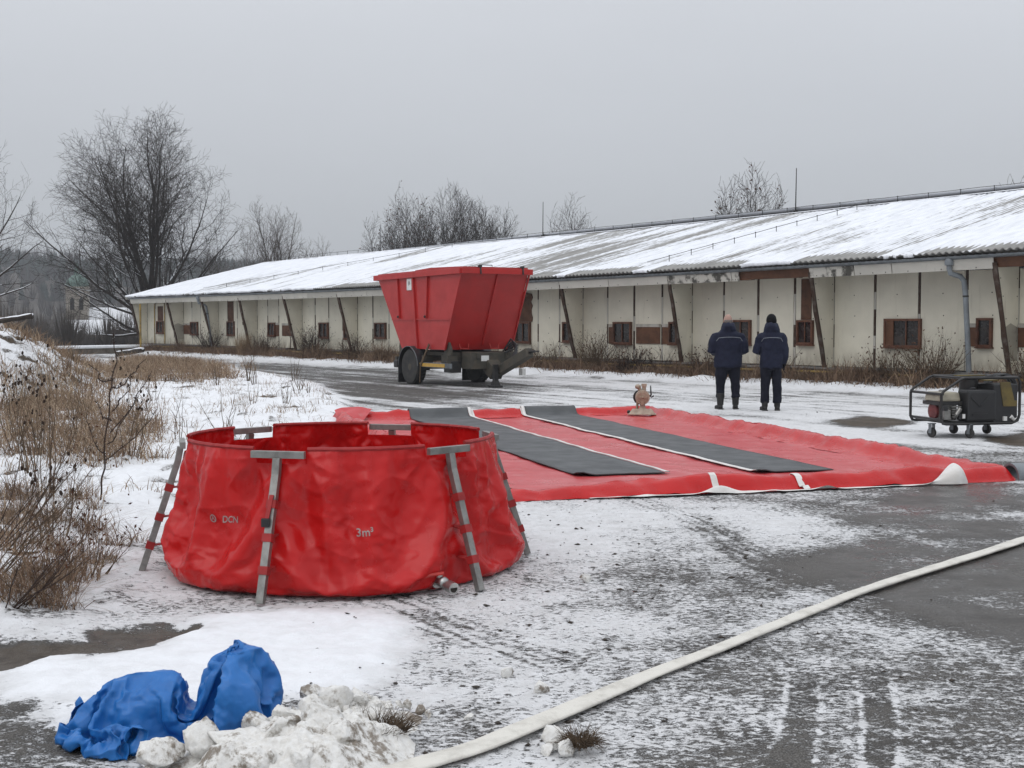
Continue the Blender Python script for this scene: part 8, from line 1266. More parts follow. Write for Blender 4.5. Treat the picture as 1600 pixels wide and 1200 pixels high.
-8,-3,-16,23,-16,-18,-15,16,-20,10,-18,27,1,19,24,22,-12,19,-5,4,17,17,11,4,17,12,15,8,10,23,-399,21,-4,-3,-3,9,25,21,14,-4,-13,26,19,10,21,12,26,11,22,29,25,22,12,17,27,26,28,29,26,24,27,25,29,27,26,8,-12,-4,7,-16,-23,-15,-5,9,19,-26,-11,6,21,20,22,8,13,11,11,11,8,16,-6,-10,15,16,14,3,24,28,-418,19,-9,-2,-1,25,27,9,8,-4,-1,25,25,25,8,23,25,24,7,27,9,19,27,28,26,22,29,27,26,26,28,26,28,25,26,15,-3,2,-24,-24,-25,-12,14,18,16,-16,-11,-19,26,25,25,24,11,12,12,8,9,-14,-17,-6,7,15,15,22,26,23,-192,-24,-27,-15,-8,-10,7,5,6,-3,2,-13,10,7,8,10,-8,-20,14,-24,11,5,11,-21,-13,1,5,6,13,15,18,18,15,1,10,7,20,25,20,-1,4,4,15,7,11,16,-26,10,-19,-23,10,18,-19,-15,-24,-12,-18,-19,-17,-27,-27,-4,-6,-7,-9,-9,-196,-26,-13,-4,-24,-26,-5,7,26,17,-9,5,7,10,8,4,-15,-17,-18,17,6,8,-9,-19,0,6,7,6,10,6,8,25,20,10,3,9,13,25,27,8,2,0,-7,12,11,24,-22,-1,-26,-23,17,-2,6,-20,-21,-21,-15,-20,-24,-26,0,0,-7,-8,-8,-10,
-201,-2,-12,-24,-29,-26,11,-9,20,27,14,7,7,8,10,-17,-17,-16,-1,19,4,-4,-18,0,5,8,8,3,9,8,9,8,23,17,3,7,9,22,28,23,1,-1,-14,12,1,24,-8,-25,-27,-17,-2,-4,3,0,-15,-20,-20,-23,-25,2,0,0,-4,-8,-10,-8,-199,7,-27,-22,-26,-28,0,15,22,-3,8,12,27,18,17,-17,-17,-19,2,13,4,-18,4,1,6,8,8,4,7,9,8,8,9,16,16,1,10,16,26,23,19,-16,-9,-2,1,22,-13,-25,-25,8,-10,5,-25,-15,-9,-8,-24,-20,3,1,2,-1,-3,-9,-12,-10,-180,-20,-25,-24,-24,-22,0,17,26,15,2,10,8,21,21,-4,-24,-11,12,-19,5,10,-3,5,8,8,8,4,8,8,8,8,8,8,11,13,2,12,21,22,25,-2,-9,-3,-15,-8,4,-25,-17,5,12,-14,-28,-5,-13,-20,-18,1,-9,11,1,-6,-2,2,-12,-14,-189,-8,-29,-16,-29,-14,8,14,18,19,14,11,1,17,6,9,-24,1,-18,8,9,3,5,4,8,8,4,9,4,10,10,10,7,6,8,6,11,1,16,15,25,3,9,-15,-1,-26,-18,-17,-4,13,3,-23,-25,-10,-12,-13,-11,-14,7,16,4,-7,3,0,-9,-14,-170,-22,-22,-20,-27,-9,12,15,19,14,17,4,7,15,8,4,-24,-10,2,8,11,4,-3,7,12,4,7,8,7,5,9,10,11,9,7,5,4,8,-2,12,21,2,16,-1,
-13,-21,-9,-18,-10,5,0,-30,-26,-9,-22,-11,-10,10,9,-1,14,5,-1,-1,-4,-12,-170,-5,-24,-30,-15,-9,16,16,17,17,11,-1,16,4,13,1,-22,-6,7,8,10,-4,3,8,11,7,7,7,8,7,6,9,14,10,7,4,5,5,0,-1,9,18,-1,5,-5,-9,-20,-17,-3,4,-23,-29,-26,-21,-13,-9,-5,7,4,6,14,-3,-5,10,4,-1,-160,-21,-20,-7,-13,-13,16,17,13,23,-1,11,-17,19,20,2,-18,1,8,7,6,3,2,7,11,8,6,5,5,8,10,7,6,6,7,16,-2,1,4,2,15,13,3,3,-8,-24,-14,-9,3,-14,-29,-30,-27,-15,-13,-6,-1,-4,6,7,11,-11,-2,7,14,-12,-176,2,-27,-29,-2,16,18,8,18,23,2,-22,-2,24,22,-15,8,8,7,6,6,-6,13,9,10,7,7,4,-4,15,10,10,4,6,7,11,2,1,1,0,21,-2,-14,12,-15,9,-21,-6,-4,-27,-28,-24,-24,-22,-10,0,-8,-2,2,7,6,-14,-5,12,13,15,-163,-26,-21,-19,17,13,5,17,21,20,-22,-5,-8,21,25,8,8,7,6,-2,-8,18,8,8,10,9,-6,-12,19,15,-3,-7,15,21,-5,1,3,5,5,5,19,10,-9,-20,20,5,-19,0,-24,-27,-29,-24,-19,-10,-7,-10,-4,-2,-1,0,1,5,-1,11,14,15,-157,-18,-24,-19,-3,20,18,20,20,-1,5,-19,2,21,10,19,6,15,-12,-1,0,
12,12,12,16,-17,-9,-2,4,29,-17,21,20,19,3,0,3,2,1,3,-3,22,8,-12,-24,24,0,-16,-26,-28,-20,-21,-14,-9,-8,-4,-7,-3,2,1,3,2,-2,-8,14,15,-142,-23,-21,-17,-2,20,20,16,22,6,-7,-7,-6,14,22,19,8,-10,3,-6,1,14,11,16,3,-25,1,-7,6,16,14,22,18,10,-5,0,4,3,2,2,2,3,22,8,-16,-31,9,3,-29,-12,-23,-17,-9,-9,-6,-6,-4,0,1,2,1,0,-4,-6,-9,9,-127,-22,-21,-17,0,18,20,20,17,15,-8,-5,-7,-1,24,20,5,-4,-13,-5,10,10,14,12,-2,-26,-11,-4,22,23,20,19,1,-1,0,-1,-1,0,-1,1,5,11,13,28,1,-32,-2,-9,-12,-15,-18,-12,-4,-7,-6,-6,-3,-2,3,2,2,-2,-5,-9,-7,-5,-114,-18,-24,-15,1,18,19,19,21,16,-3,-6,-7,-12,17,23,-9,3,-15,-2,12,6,9,18,-4,-27,-13,16,15,29,17,-10,-10,0,0,-1,-2,1,2,7,8,19,23,12,8,-15,9,-15,-29,-2,-15,-8,-1,-7,-5,-7,-4,0,-6,-6,3,2,5,-9,-6,-4,-106,-22,-29,12,-6,18,19,19,20,9,10,-8,-10,-9,-1,26,0,-18,-2,10,-2,4,4,18,-2,-26,-8,19,22,22,-15,-12,-9,2,-1,7,7,7,10,11,13,11,20,-1,-2,3,17,-14,-14,-13,-12,-5,-1,-3,-9,-8,-1,-10,-6,6,
2,-1,-1,-2,-3,-4,-123,2,-30,-11,23,15,13,26,8,-1,19,19,-11,-12,-12,19,8,-21,12,9,1,1,-12,7,6,-24,7,18,22,-3,-23,-10,15,6,9,1,11,9,6,12,7,-5,22,-4,9,9,11,-2,-14,-12,-11,-3,-1,-7,-7,-8,-10,-9,0,-15,20,3,-1,-2,-2,-3,-122,-9,-9,-5,13,25,16,15,-11,8,10,22,19,-13,-10,-8,20,-6,-9,19,-9,-3,9,5,-17,3,4,18,11,-26,-3,9,12,3,6,9,9,-1,10,10,7,0,12,6,12,11,-1,4,-10,-10,-11,0,-2,-7,-7,-9,-10,-10,-5,-20,17,-5,-11,6,-4,2,-99,-8,-7,-11,10,16,22,4,-9,9,8,6,25,19,-11,-10,-5,14,-10,9,8,-8,10,-12,2,1,0,20,-18,-3,13,5,10,3,3,11,-1,9,7,9,7,6,10,7,8,12,-4,-13,3,-2,-7,-1,-8,-15,9,-9,-11,-12,-18,-10,-15,-5,-1,3,2,21,-75,-8,-9,-7,-4,17,8,4,4,15,8,-2,2,26,20,-11,-10,12,-6,12,-3,4,-6,2,-2,0,-5,17,-13,7,5,7,8,8,2,5,8,9,8,8,6,7,11,4,12,-12,-9,-8,9,-4,11,-12,-11,-7,-3,6,-12,-20,-8,-10,-12,-11,-1,0,1,2,-52,-7,-9,-9,-5,15,11,7,4,4,3,5,8,-3,16,23,-10,1,6,14,-3,0,-2,-6,0,-3,-5,2,9,5,7,4,8,5,6,6,9,8,8,8,7,9,6,6,-8,-7,-5,5,-7,
10,0,-1,-11,-10,-7,5,-16,-12,-4,-11,-17,-4,1,1,1,2,-32,-8,-4,-7,-8,-5,3,18,12,11,7,5,3,1,11,9,8,3,1,11,2,-3,-5,1,0,-3,-6,3,8,6,5,6,8,2,9,7,8,10,7,8,8,7,3,6,-13,-7,5,5,-10,-3,14,-1,-12,-7,-8,-7,-10,-8,-5,-16,-14,-7,9,2,-7,-8,-28,12,-3,-10,-10,-12,-10,7,13,15,10,22,-5,18,12,9,9,1,2,0,1,1,1,1,0,-2,-5,3,6,7,4,7,8,3,10,7,8,9,8,7,6,7,6,-3,-13,-3,1,11,-11,0,-1,13,-12,-10,-5,-10,-7,-7,-11,-13,-21,3,-2,-25,6,-20,-10,10,5,-11,-9,-13,-16,-18,14,14,14,20,21,20,11,10,7,3,-9,8,5,2,2,1,-1,-2,-4,-15,23,8,3,7,9,1,11,8,9,8,9,5,7,6,4,-12,-5,0,0,3,-1,-3,-1,-10,13,-9,-9,-7,-7,-8,-17,-14,-20,0,-25,-27,-8,-5,-3,9,17,-6,-13,-12,-14,-22,5,16,16,23,23,18,19,8,7,-5,-8,15,3,1,2,2,-10,-6,7,-16,4,31,8,5,7,6,10,8,10,6,9,0,10,-8,15,-7,-5,0,-7,3,6,-3,-10,-1,-1,4,-9,-7,-7,-13,-20,-26,-9,-23,-26,-22,-1,4,7,11,14,-14,-27,-14,-16,3,19,15,14,17,13,9,15,22,-7,22,-9,18,4,3,1,-9,-9,4,6,-17,-15,25,26,17,7,7,10,9,7,10,7,-3,9,-13,
18,-2,-4,-5,-2,4,2,-6,-27,13,7,2,-7,-8,-9,-27,-26,-25,-23,-21,-19,6,-1,1,0,26,13,-23,-24,-18,1,5,21,17,11,17,14,13,3,0,-2,10,23,20,8,1,-2,-3,-7,7,-21,-29,17,19,12,24,22,7,12,10,6,10,-8,14,-3,-8,19,1,0,-3,-2,-1,-6,-15,-27,-12,17,15,11,-9,-26,-23,-24,-21,-24,-21,-14,-14,17,-23,7,26,14,-26,-19,-11,2,7,19,16,9,9,18,20,7,2,-5,-3,22,10,1,22,-3,4,-2,-12,-25,-28,-1,20,21,23,23,24,24,12,7,-15,14,-5,-12,18,1,-2,-3,5,-20,8,0,-13,-26,-27,6,16,18,8,-12,-25,-24,-23,-22,-17,-12,-14,-17,10,16,27,-16,12,-18,-6,4,1,22,5,18,6,17,0,23,-1,-10,-14,26,9,-3,18,23,1,-8,-23,-27,-21,-3,11,21,22,23,24,22,20,9,3,1,-16,15,3,-1,0,-3,-2,-26,-5,0,-6,-11,-15,-22,15,15,19,8,-27,-18,-23,-21,-23,-9,-10,-12,-16,28,25,-15,-5,12,-6,6,1,10,12,16,4,-2,2,28,-12,-11,-8,26,5,-4,14,22,23,-18,-22,-29,-12,6,-16,14,21,22,23,26,21,1,9,14,4,3,-3,-4,-8,-9,-7,-10,-19,-5,-6,-6,-3,-9,-6,17,14,18,1,-26,-25,-23,-8,-16,-11,-7,-17,53,10,-6,-3,11,
-1,2,6,8,8,15,0,-20,3,32,0,-9,-23,8,8,5,26,28,10,-24,-21,-23,10,-12,-12,-11,22,27,27,25,15,-3,13,6,4,9,-5,-7,-10,-12,-4,-10,-14,-12,-5,-4,-6,-7,-5,17,14,18,13,-10,-26,-17,-17,3,-9,-12,-20,77,7,-3,-24,16,7,-4,19,9,9,0,-8,-4,-14,9,17,-19,-5,3,7,24,24,21,3,-26,-26,-9,13,-1,-13,-9,-2,19,28,24,9,2,20,3,1,16,-16,-15,-14,-10,-3,-10,1,-23,-8,-7,-4,-8,-2,18,15,17,15,12,-10,-17,-18,-15,-20,15,-21,101,-14,-8,-6,-8,26,1,18,-17,24,10,0,-5,-24,11,-17,-1,17,-4,12,25,21,-12,11,-24,-24,11,6,-9,13,-8,-10,13,22,13,-3,16,12,17,-3,10,4,-17,-27,-22,-14,16,-15,-22,-5,-1,-24,2,-5,18,14,16,15,14,9,-2,-15,-18,-16,-8,6,121,-15,-1,-7,-21,15,16,5,-29,22,18,11,-26,12,-25,-5,3,14,14,8,21,17,1,-28,-12,-24,-5,12,14,11,9,-3,-24,22,3,1,15,20,9,10,0,-1,-7,-4,-24,-21,6,-24,-17,-3,0,-23,-11,-6,19,20,22,0,13,15,22,-2,-27,-7,-5,6,142,-16,-14,-10,-10,11,24,-18,-25,11,23,-10,-7,2,10,-17,11,13,13,6,28,-22,10,-11,-26,-26,-2,0,13,
10,11,7,-4,-1,-4,10,15,27,-9,20,-12,5,-2,0,4,-21,-22,-23,-13,9,-17,-18,-8,18,10,4,-1,4,17,15,21,12,4,-7,-7,-6,163,-17,-13,-11,-6,8,12,-26,-2,-9,-8,7,24,7,-13,5,3,-15,8,30,20,-10,-26,-1,-13,-29,-3,6,-7,8,11,6,-8,0,13,17,19,11,4,13,-17,-7,17,-19,5,5,-27,-23,0,-21,2,-17,4,22,-27,-3,1,9,18,16,21,3,26,23,-8,-13,184,-18,-11,-11,-4,2,-5,-8,4,-20,-2,7,21,5,-6,7,-12,-13,9,24,-4,-14,2,-25,-15,-4,10,-13,-6,-2,2,4,25,-14,19,20,14,23,4,-19,-9,-6,0,-5,26,-10,-25,-7,-27,-16,-2,3,12,18,-23,-23,-1,4,12,16,21,28,26,17,14,-10,200,-12,-10,-11,-2,0,-11,-1,-9,-9,-1,-1,22,-9,12,6,-17,-6,-2,9,18,-20,-17,-7,1,-5,1,-7,-2,-8,-3,2,4,11,21,16,18,10,-12,-26,-9,8,-14,9,23,-4,-20,-21,-18,3,5,1,0,14,-19,-25,-10,0,15,21,26,27,26,22,3,10,213,-15,-7,-12,1,-10,-20,3,13,-6,-4,-10,19,2,11,-7,-7,2,-7,11,-3,-7,-12,0,-3,-4,-11,0,5,-7,-3,1,4,5,16,22,12,-11,-19,-7,-23,-3,6,6,22,-9,-15,-10,1,3,6,0,0,0,-20,-21,-20,16,7,22,25,26,19,1,
24,21,219,-13,-2,-9,-11,-6,-11,8,14,-4,-8,-13,5,15,16,-8,-1,-14,5,-3,4,-11,-11,10,-3,-7,-9,4,1,-2,-5,-6,7,-22,22,27,-3,-20,-21,-10,-12,-7,12,21,2,-15,-15,-12,7,4,26,3,1,-12,-25,-14,6,-7,26,18,25,21,-6,23,22,5,200,20,-5,-6,-13,2,-10,9,12,2,-9,-16,-6,6,17,15,-24,0,9,-10,-8,-4,3,5,-15,3,1,1,3,-2,-5,-8,-2,-10,-9,26,-18,-14,-24,-16,-14,19,19,2,-4,-14,-17,17,-16,21,4,-5,9,-4,-4,-10,-13,16,17,25,20,-9,18,18,20,-12,202,11,10,6,-15,-17,13,10,11,-6,-23,7,-4,1,12,-5,-2,7,-2,-21,11,0,-2,3,-11,5,-1,-4,8,0,-8,-5,-3,-9,-12,3,-23,-25,-24,-5,-14,17,17,-4,2,-16,-4,-6,17,2,-2,-13,8,-2,-6,-1,14,14,22,25,-14,18,17,25,0,14,223,12,2,-3,-23,8,12,4,-17,19,-25,10,-7,15,-13,15,3,-13,-11,2,8,7,-16,14,-9,5,3,-5,-7,-6,-2,9,-2,-13,-8,-28,-23,-26,-17,-25,5,17,-5,-4,17,-13,-16,1,2,1,13,-19,1,-2,0,3,9,22,24,20,4,19,20,26,12,4,236,-18,20,-8,-9,14,1,-19,-7,25,-8,6,1,3,-3,-7,11,-4,1,1,-16,17,-2,0,1,0,-1,-1,-1,-1,-2,-8,-13,
-11,-10,-21,-28,-26,-19,-11,-6,-5,-3,11,5,9,-26,-8,4,3,2,4,-6,2,5,-1,3,13,22,18,27,23,19,15,7,17,122,8,3,-14,-14,-25,-23,-22,-21,27,31,25,29,14,-9,-10,-25,-20,-23,-15,0,20,12,-10,-14,-9,-8,-4,0,-1,-2,-2,2,29,20,24,11,0,18,21,11,9,13,11,11,13,10,-7,-1,-11,-14,-16,-17,-20,-11,-18,-15,-12,-12,-6,-5,-16,-13,-10,-4,0,122,2,-15,-8,-17,-10,-26,-24,-7,17,29,24,27,25,-2,-22,-23,-22,-23,-19,19,17,-15,-12,-11,-5,-3,18,2,9,1,-6,-1,7,26,22,21,1,5,27,11,17,21,10,12,8,16,-4,-7,-8,-13,-24,-16,-16,-16,-13,-15,-11,-8,-6,-24,-22,-13,-6,-8,0,108,-1,-12,-15,-3,-9,-24,-24,16,-1,28,20,20,27,5,-21,-21,-22,-29,-7,21,-14,-12,-10,-5,0,5,22,8,2,-5,20,-5,1,13,24,23,11,2,12,27,14,22,11,18,8,12,2,-5,-11,-23,-24,-26,4,-18,-13,-11,-10,-7,-24,-23,-23,-19,-11,6,-9,83,1,9,-19,-13,-3,-24,-19,5,29,24,23,1,11,10,-21,-20,-12,-28,13,-13,-14,-4,9,-13,0,6,22,0,9,-7,17,22,1,3,16,23,19,3,13,16,22,23,18,17,11,12,1,-10,-24,-17,-26,-8,
-7,-11,-12,-9,-10,-26,-25,-25,-21,-20,-13,-1,10,74,-15,10,15,-17,-20,-24,13,-4,10,30,26,21,9,-14,-26,-6,-22,-21,-14,-10,3,18,-15,-6,0,7,21,3,2,-4,18,23,17,6,5,18,23,12,15,9,18,24,16,23,5,24,1,-18,-24,-22,-18,0,-10,-9,-10,-12,-24,-22,-26,-24,-18,-21,-23,-5,1,66,-23,6,20,-6,-25,-20,19,15,9,1,27,29,15,-25,-25,-7,-28,-23,-10,0,19,3,-20,-2,1,16,6,-7,5,13,14,17,16,22,12,9,23,18,21,8,18,15,22,11,15,7,21,-24,-22,-24,-11,5,-8,-10,-18,-19,-20,-24,-25,-26,-18,-23,-22,-13,-1,50,-4,19,-17,8,-26,-15,9,14,2,21,29,26,18,-25,-26,-14,-28,-24,9,-6,14,-14,12,-15,11,-6,3,9,17,14,11,11,6,21,19,18,14,28,23,13,17,12,21,16,16,-4,19,-19,-23,-23,1,5,-9,-15,-18,-19,-23,-24,-27,-24,-24,-22,-21,-19,-7,37,27,-3,7,-22,-25,-1,-5,5,15,26,28,17,26,-21,-29,-18,-29,-18,2,9,-13,16,-10,10,-9,5,7,7,6,3,9,13,15,16,21,23,25,24,26,24,6,19,22,23,-8,17,12,-21,-25,-7,1,6,-12,-17,-18,-21,-25,-26,-26,-23,-24,-22,-18,-20,-18,46,17,23,
-25,-26,-21,1,0,15,3,28,25,21,18,-14,-28,-23,-27,-11,-7,0,2,18,-15,6,-5,0,1,2,7,12,23,20,18,16,8,28,26,24,23,21,17,17,23,19,3,19,-1,-25,-13,0,0,4,-18,-17,-20,-22,-22,-26,-27,-24,-23,-22,-19,-15,-18,51,28,-5,-5,-26,-21,-5,14,-12,12,30,19,28,10,-11,-24,-29,-12,-9,-6,-1,14,-13,-2,-1,1,0,1,15,-4,11,16,12,13,24,22,24,26,27,23,14,31,14,18,14,24,16,-11,-21,1,-1,-9,-8,-7,-19,-23,-18,-23,-26,-27,-25,-19,-22,-17,-16,-25,72,4,19,-18,-19,-22,5,-20,-6,18,21,27,27,-11,6,-13,-28,-10,-4,2,3,-4,-2,-1,0,-3,7,-1,10,-3,15,11,15,2,24,24,26,25,26,24,12,24,26,22,1,26,15,-18,5,-1,-2,-9,-12,-21,-21,-15,-21,-23,-25,-24,-25,-26,-25,-9,-21,-21,80,19,-10,-17,-27,16,-18,-15,-13,28,26,12,27,-3,-26,17,-11,-15,3,2,2,-2,-2,-1,-4,-1,4,3,3,-1,9,10,2,11,21,23,27,26,26,23,24,13,18,21,20,12,14,9,1,0,-12,-11,-18,-22,-20,-22,-17,-23,-26,-25,-28,-24,-26,-23,-22,-22,102,-4,-18,-22,-25,11,14,-8,-17,1,24,23,27,-16,-7,-3,4,9,1,4,1,
-3,-1,-3,-1,-1,4,2,5,-23,12,-2,10,22,21,24,25,26,26,24,23,20,34,-15,17,19,14,20,11,-25,4,-17,-21,-23,-22,-20,-21,-25,-26,-27,-27,-27,-26,-28,-25,-24,100,-19,-11,-22,-25,2,16,12,0,-14,28,18,23,8,-6,-3,5,5,5,3,-1,-2,-2,-2,0,-1,0,3,-12,-22,2,1,24,21,23,24,25,24,26,22,24,23,32,20,10,-18,23,6,-8,-9,16,-20,-30,-22,-19,-20,-21,-22,-28,-28,-28,-27,-25,-26,-29,-31,89,-23,-17,-11,-23,2,5,11,16,-6,28,22,25,21,-3,-3,6,6,4,1,0,-2,-2,-2,-1,-1,0,-7,-23,-15,2,5,6,24,24,23,27,27,28,26,23,20,-4,39,24,-3,15,4,12,-28,9,-25,-28,-24,-25,-23,-22,-19,-23,-26,-27,-27,-26,-26,-29,-30,85,-23,4,-26,-27,2,4,6,14,19,19,26,24,25,10,-3,1,9,4,-6,8,-1,-3,-1,-1,0,-3,-18,-15,-15,-11,-6,10,29,23,28,27,27,24,23,17,26,-16,32,30,16,11,18,-5,-9,-13,-27,-28,-27,-20,-22,-30,-26,-21,-13,-26,-27,-27,-29,-29,-29,104,-25,-6,-26,-15,4,7,-1,20,18,16,16,24,24,25,-1,-1,11,-6,-5,3,4,6,-2,1,-1,-8,-18,-18,-9,-20,-6,5,27,14,29,24,22,29,13,23,
26,12,27,14,19,24,5,-6,-12,-16,-28,-27,-20,-21,-25,-26,-28,-27,-22,-13,-25,-28,-28,-31,-29,117,-24,-27,-25,14,-7,0,18,17,20,16,13,14,24,23,16,-3,-5,12,-9,5,6,-6,1,5,-6,-6,-16,-15,-10,-14,-24,-8,6,33,22,23,31,17,26,24,27,22,21,17,13,2,7,-1,-6,-12,-26,-28,-25,-16,-25,-27,-28,-27,-16,-17,-26,-25,-27,-30,-28,115,-28,-25,-28,21,17,-7,22,19,17,18,16,11,7,26,20,11,-14,13,-3,-10,14,-8,9,-5,-4,-2,-16,-10,-20,-25,-28,-11,3,24,23,30,29,25,25,25,17,19,17,16,17,-1,1,2,1,0,-30,-25,-19,-24,-26,-28,-24,-10,-25,-22,-25,-27,-29,-28,-18,107,-27,-26,-27,9,19,26,23,19,12,18,20,18,8,8,18,23,-10,9,-17,10,-3,12,-6,2,-3,0,-21,-16,-28,-25,-29,-8,-2,9,32,29,27,27,26,19,20,20,13,24,-3,-1,2,3,0,16,-17,-24,-25,-26,-27,-26,-15,-26,-24,-24,-17,-27,-29,-28,-26,95,-26,-26,-24,5,20,26,29,27,25,19,17,12,24,7,4,24,4,1,-13,3,2,3,6,-2,2,-3,-21,-27,-28,-28,-25,-26,-4,15,28,31,26,26,23,21,20,16,28,-4,-1,1,15,-11,18,0,-1,-23,-22,
-25,-28,-22,-25,-26,-26,-7,-26,-28,-29,-29,-23,80,-26,-24,-15,0,23,27,25,26,26,26,20,20,6,25,16,13,-5,11,-8,3,4,6,-2,-2,2,-3,-21,-30,-29,-29,-25,-25,-2,-2,29,28,27,24,23,21,18,27,12,-9,-2,14,15,-15,7,14,-2,-24,-18,-22,-25,-26,-28,-26,-17,-22,-17,-23,-30,-21,-22,53,-5,-26,0,7,1,26,29,26,25,25,12,17,15,26,14,16,9,12,4,3,3,0,0,-1,4,-11,-23,-30,-28,-26,-26,-24,-16,-4,26,28,26,25,22,18,27,25,-4,-8,2,11,21,11,-16,-2,11,-23,-23,-19,-25,-27,-23,-25,-24,1,-27,-30,-8,-19,-16,69,-28,-26,4,8,12,19,22,25,26,22,15,14,17,18,14,15,12,2,10,9,3,3,3,-2,-2,-6,-31,-8,-30,-27,-22,-22,-22,-5,15,29,24,26,24,17,27,19,-13,-1,7,9,16,27,-2,-24,-5,-7,-24,-25,-25,-23,-27,-16,-22,10,-28,-15,-12,-27,-27,74,-27,-15,-2,12,13,14,-3,27,23,21,11,15,20,19,15,15,5,3,18,5,2,4,3,-9,-6,-1,-21,-20,-1,-26,-26,-23,-23,-1,4,30,23,25,16,25,14,25,4,-8,13,21,17,14,-2,-10,-20,-26,-14,-26,-24,-28,-23,-9,5,-12,-16,-9,-22,-29,-27,76,-9,-11,
-1,1,11,13,8,-9,25,22,5,21,27,24,-5,15,5,4,19,7,4,3,-6,-8,1,0,-24,-22,-5,-5,-18,-25,-27,-2,3,23,25,25,9,26,10,25,13,2,25,15,8,0,-4,-11,-12,-19,-20,-25,-27,-27,4,1,-4,-7,-18,-21,-27,-28,-29,100,-8,-14,3,1,9,8,9,-17,-1,23,18,22,22,4,1,14,14,-6,17,11,2,1,-1,-8,7,-10,1,-20,-21,-21,-2,-11,-19,-23,7,16,29,12,22,15,12,25,19,19,17,16,-6,-8,-9,-7,-4,-19,-18,-20,-28,-14,-13,11,-12,2,-19,-25,-25,-20,-14,125,-10,-11,0,-5,-5,28,3,-15,-21,4,23,22,22,11,7,5,4,0,8,12,3,-1,4,-2,-7,-6,2,-19,-17,-17,-12,-11,-11,-6,7,7,16,20,12,16,19,19,20,18,17,13,-9,-9,-7,-8,0,-7,-13,-17,-28,-27,12,-13,-1,-12,-14,-26,-25,-23,-13,144,-11,-14,-24,-10,9,29,19,-18,-15,-19,9,24,17,10,6,4,5,-3,11,12,5,-2,2,-5,-3,8,-15,-18,-9,-15,-16,-15,-9,-7,5,6,21,20,10,19,19,20,19,18,18,9,20,-7,-28,-20,-1,-2,-13,-8,-20,-28,-8,4,-13,-15,-17,-15,-25,-26,-19,153,-7,-16,-24,-24,14,27,26,-6,-18,-17,-25,18,17,7,6,5,2,1,12,13,8,-2,-3,-7,13,-1,-20,
-11,-15,-13,-13,-8,-14,-4,-1,23,12,6,18,19,18,19,21,20,25,2,21,10,-28,-28,-16,-7,-9,-8,-5,-24,-22,0,-6,-13,-23,-20,-19,-24,-13,162,-21,-16,-7,-24,4,29,27,-4,-10,-22,-20,-18,15,5,11,4,0,9,8,10,5,6,-10,-2,16,-11,-1,-27,-14,-11,7,0,-3,0,-3,-17,12,15,16,13,23,19,23,24,26,-2,18,25,-25,-27,-26,5,-20,-16,-6,-20,-24,-11,-3,-17,4,-28,-26,-25,12,166,-25,-26,-8,9,-23,31,22,6,-8,-11,-20,-23,-17,27,-15,10,-4,9,9,16,16,-12,-10,10,9,-15,0,-8,-27,-7,0,12,8,2,-23,17,15,14,15,13,15,11,9,24,25,9,29,8,-21,-20,-26,-6,-24,-9,-17,-22,-23,-17,6,1,-11,-21,-21,-22,-16,164,-21,-25,-23,-2,14,0,24,0,-10,-8,-15,-14,-15,8,-3,-2,3,3,27,1,18,-13,-15,8,12,-11,-6,-8,-4,-12,-12,21,-2,1,14,21,11,19,15,16,14,10,-6,12,23,22,25,-5,-22,-23,-5,-23,-23,-11,-22,-22,-22,-19,-1,8,-8,-25,-4,-25,-12,149,-14,-21,-22,-16,6,25,-1,2,-11,-9,-11,3,-16,-8,-7,-1,1,24,29,15,-18,-8,0,-11,11,7,-18,-13,-4,-4,8,7,-5,16,30,21,14,8,26,13,-16,26,11,
13,8,25,13,-16,-22,-23,-7,-19,-23,-17,-24,-16,-24,-15,-10,4,3,2,-21,-27,-7,138,-17,-22,-21,-18,23,11,-5,-6,-8,-11,14,-24,-9,-3,-19,2,22,24,11,14,-8,-16,-3,-4,5,6,4,-8,-16,-10,-2,9,22,27,19,17,5,21,10,25,-24,12,28,25,17,18,-11,-19,-21,-15,-14,-20,-3,-27,-28,-10,-26,0,-14,-19,-4,19,-18,-26,14,128,-21,-22,-23,-11,27,-7,-4,8,-22,6,-6,-15,12,-22,-9,20,22,24,4,-16,-8,6,-16,-9,0,5,4,3,2,-6,-15,24,18,10,12,12,7,18,17,22,-1,22,16,22,22,-3,-14,-17,-10,-24,-15,-19,0,-16,-19,-20,-20,-19,-15,-19,10,-1,1,-25,-1,113,-21,-20,-21,-10,29,-17,0,16,2,-26,-10,16,-16,-21,9,22,24,-5,17,-15,-4,-15,-7,-5,-10,12,-7,3,4,3,8,-2,13,12,10,16,11,18,15,16,20,19,22,5,17,-4,-13,-2,-17,-22,-22,-15,-7,-17,-18,-18,-19,-19,-16,-16,3,4,20,-17,-11,96,-18,-20,2,-16,30,-8,-8,-7,22,-28,-27,16,-19,11,10,18,24,-24,2,2,-14,-13,-13,10,-15,2,4,15,-13,0,4,7,18,18,-4,17,12,15,15,16,17,26,14,7,20,-12,14,-19,-13,-9,-26,-27,-9,-20,-16,-19,
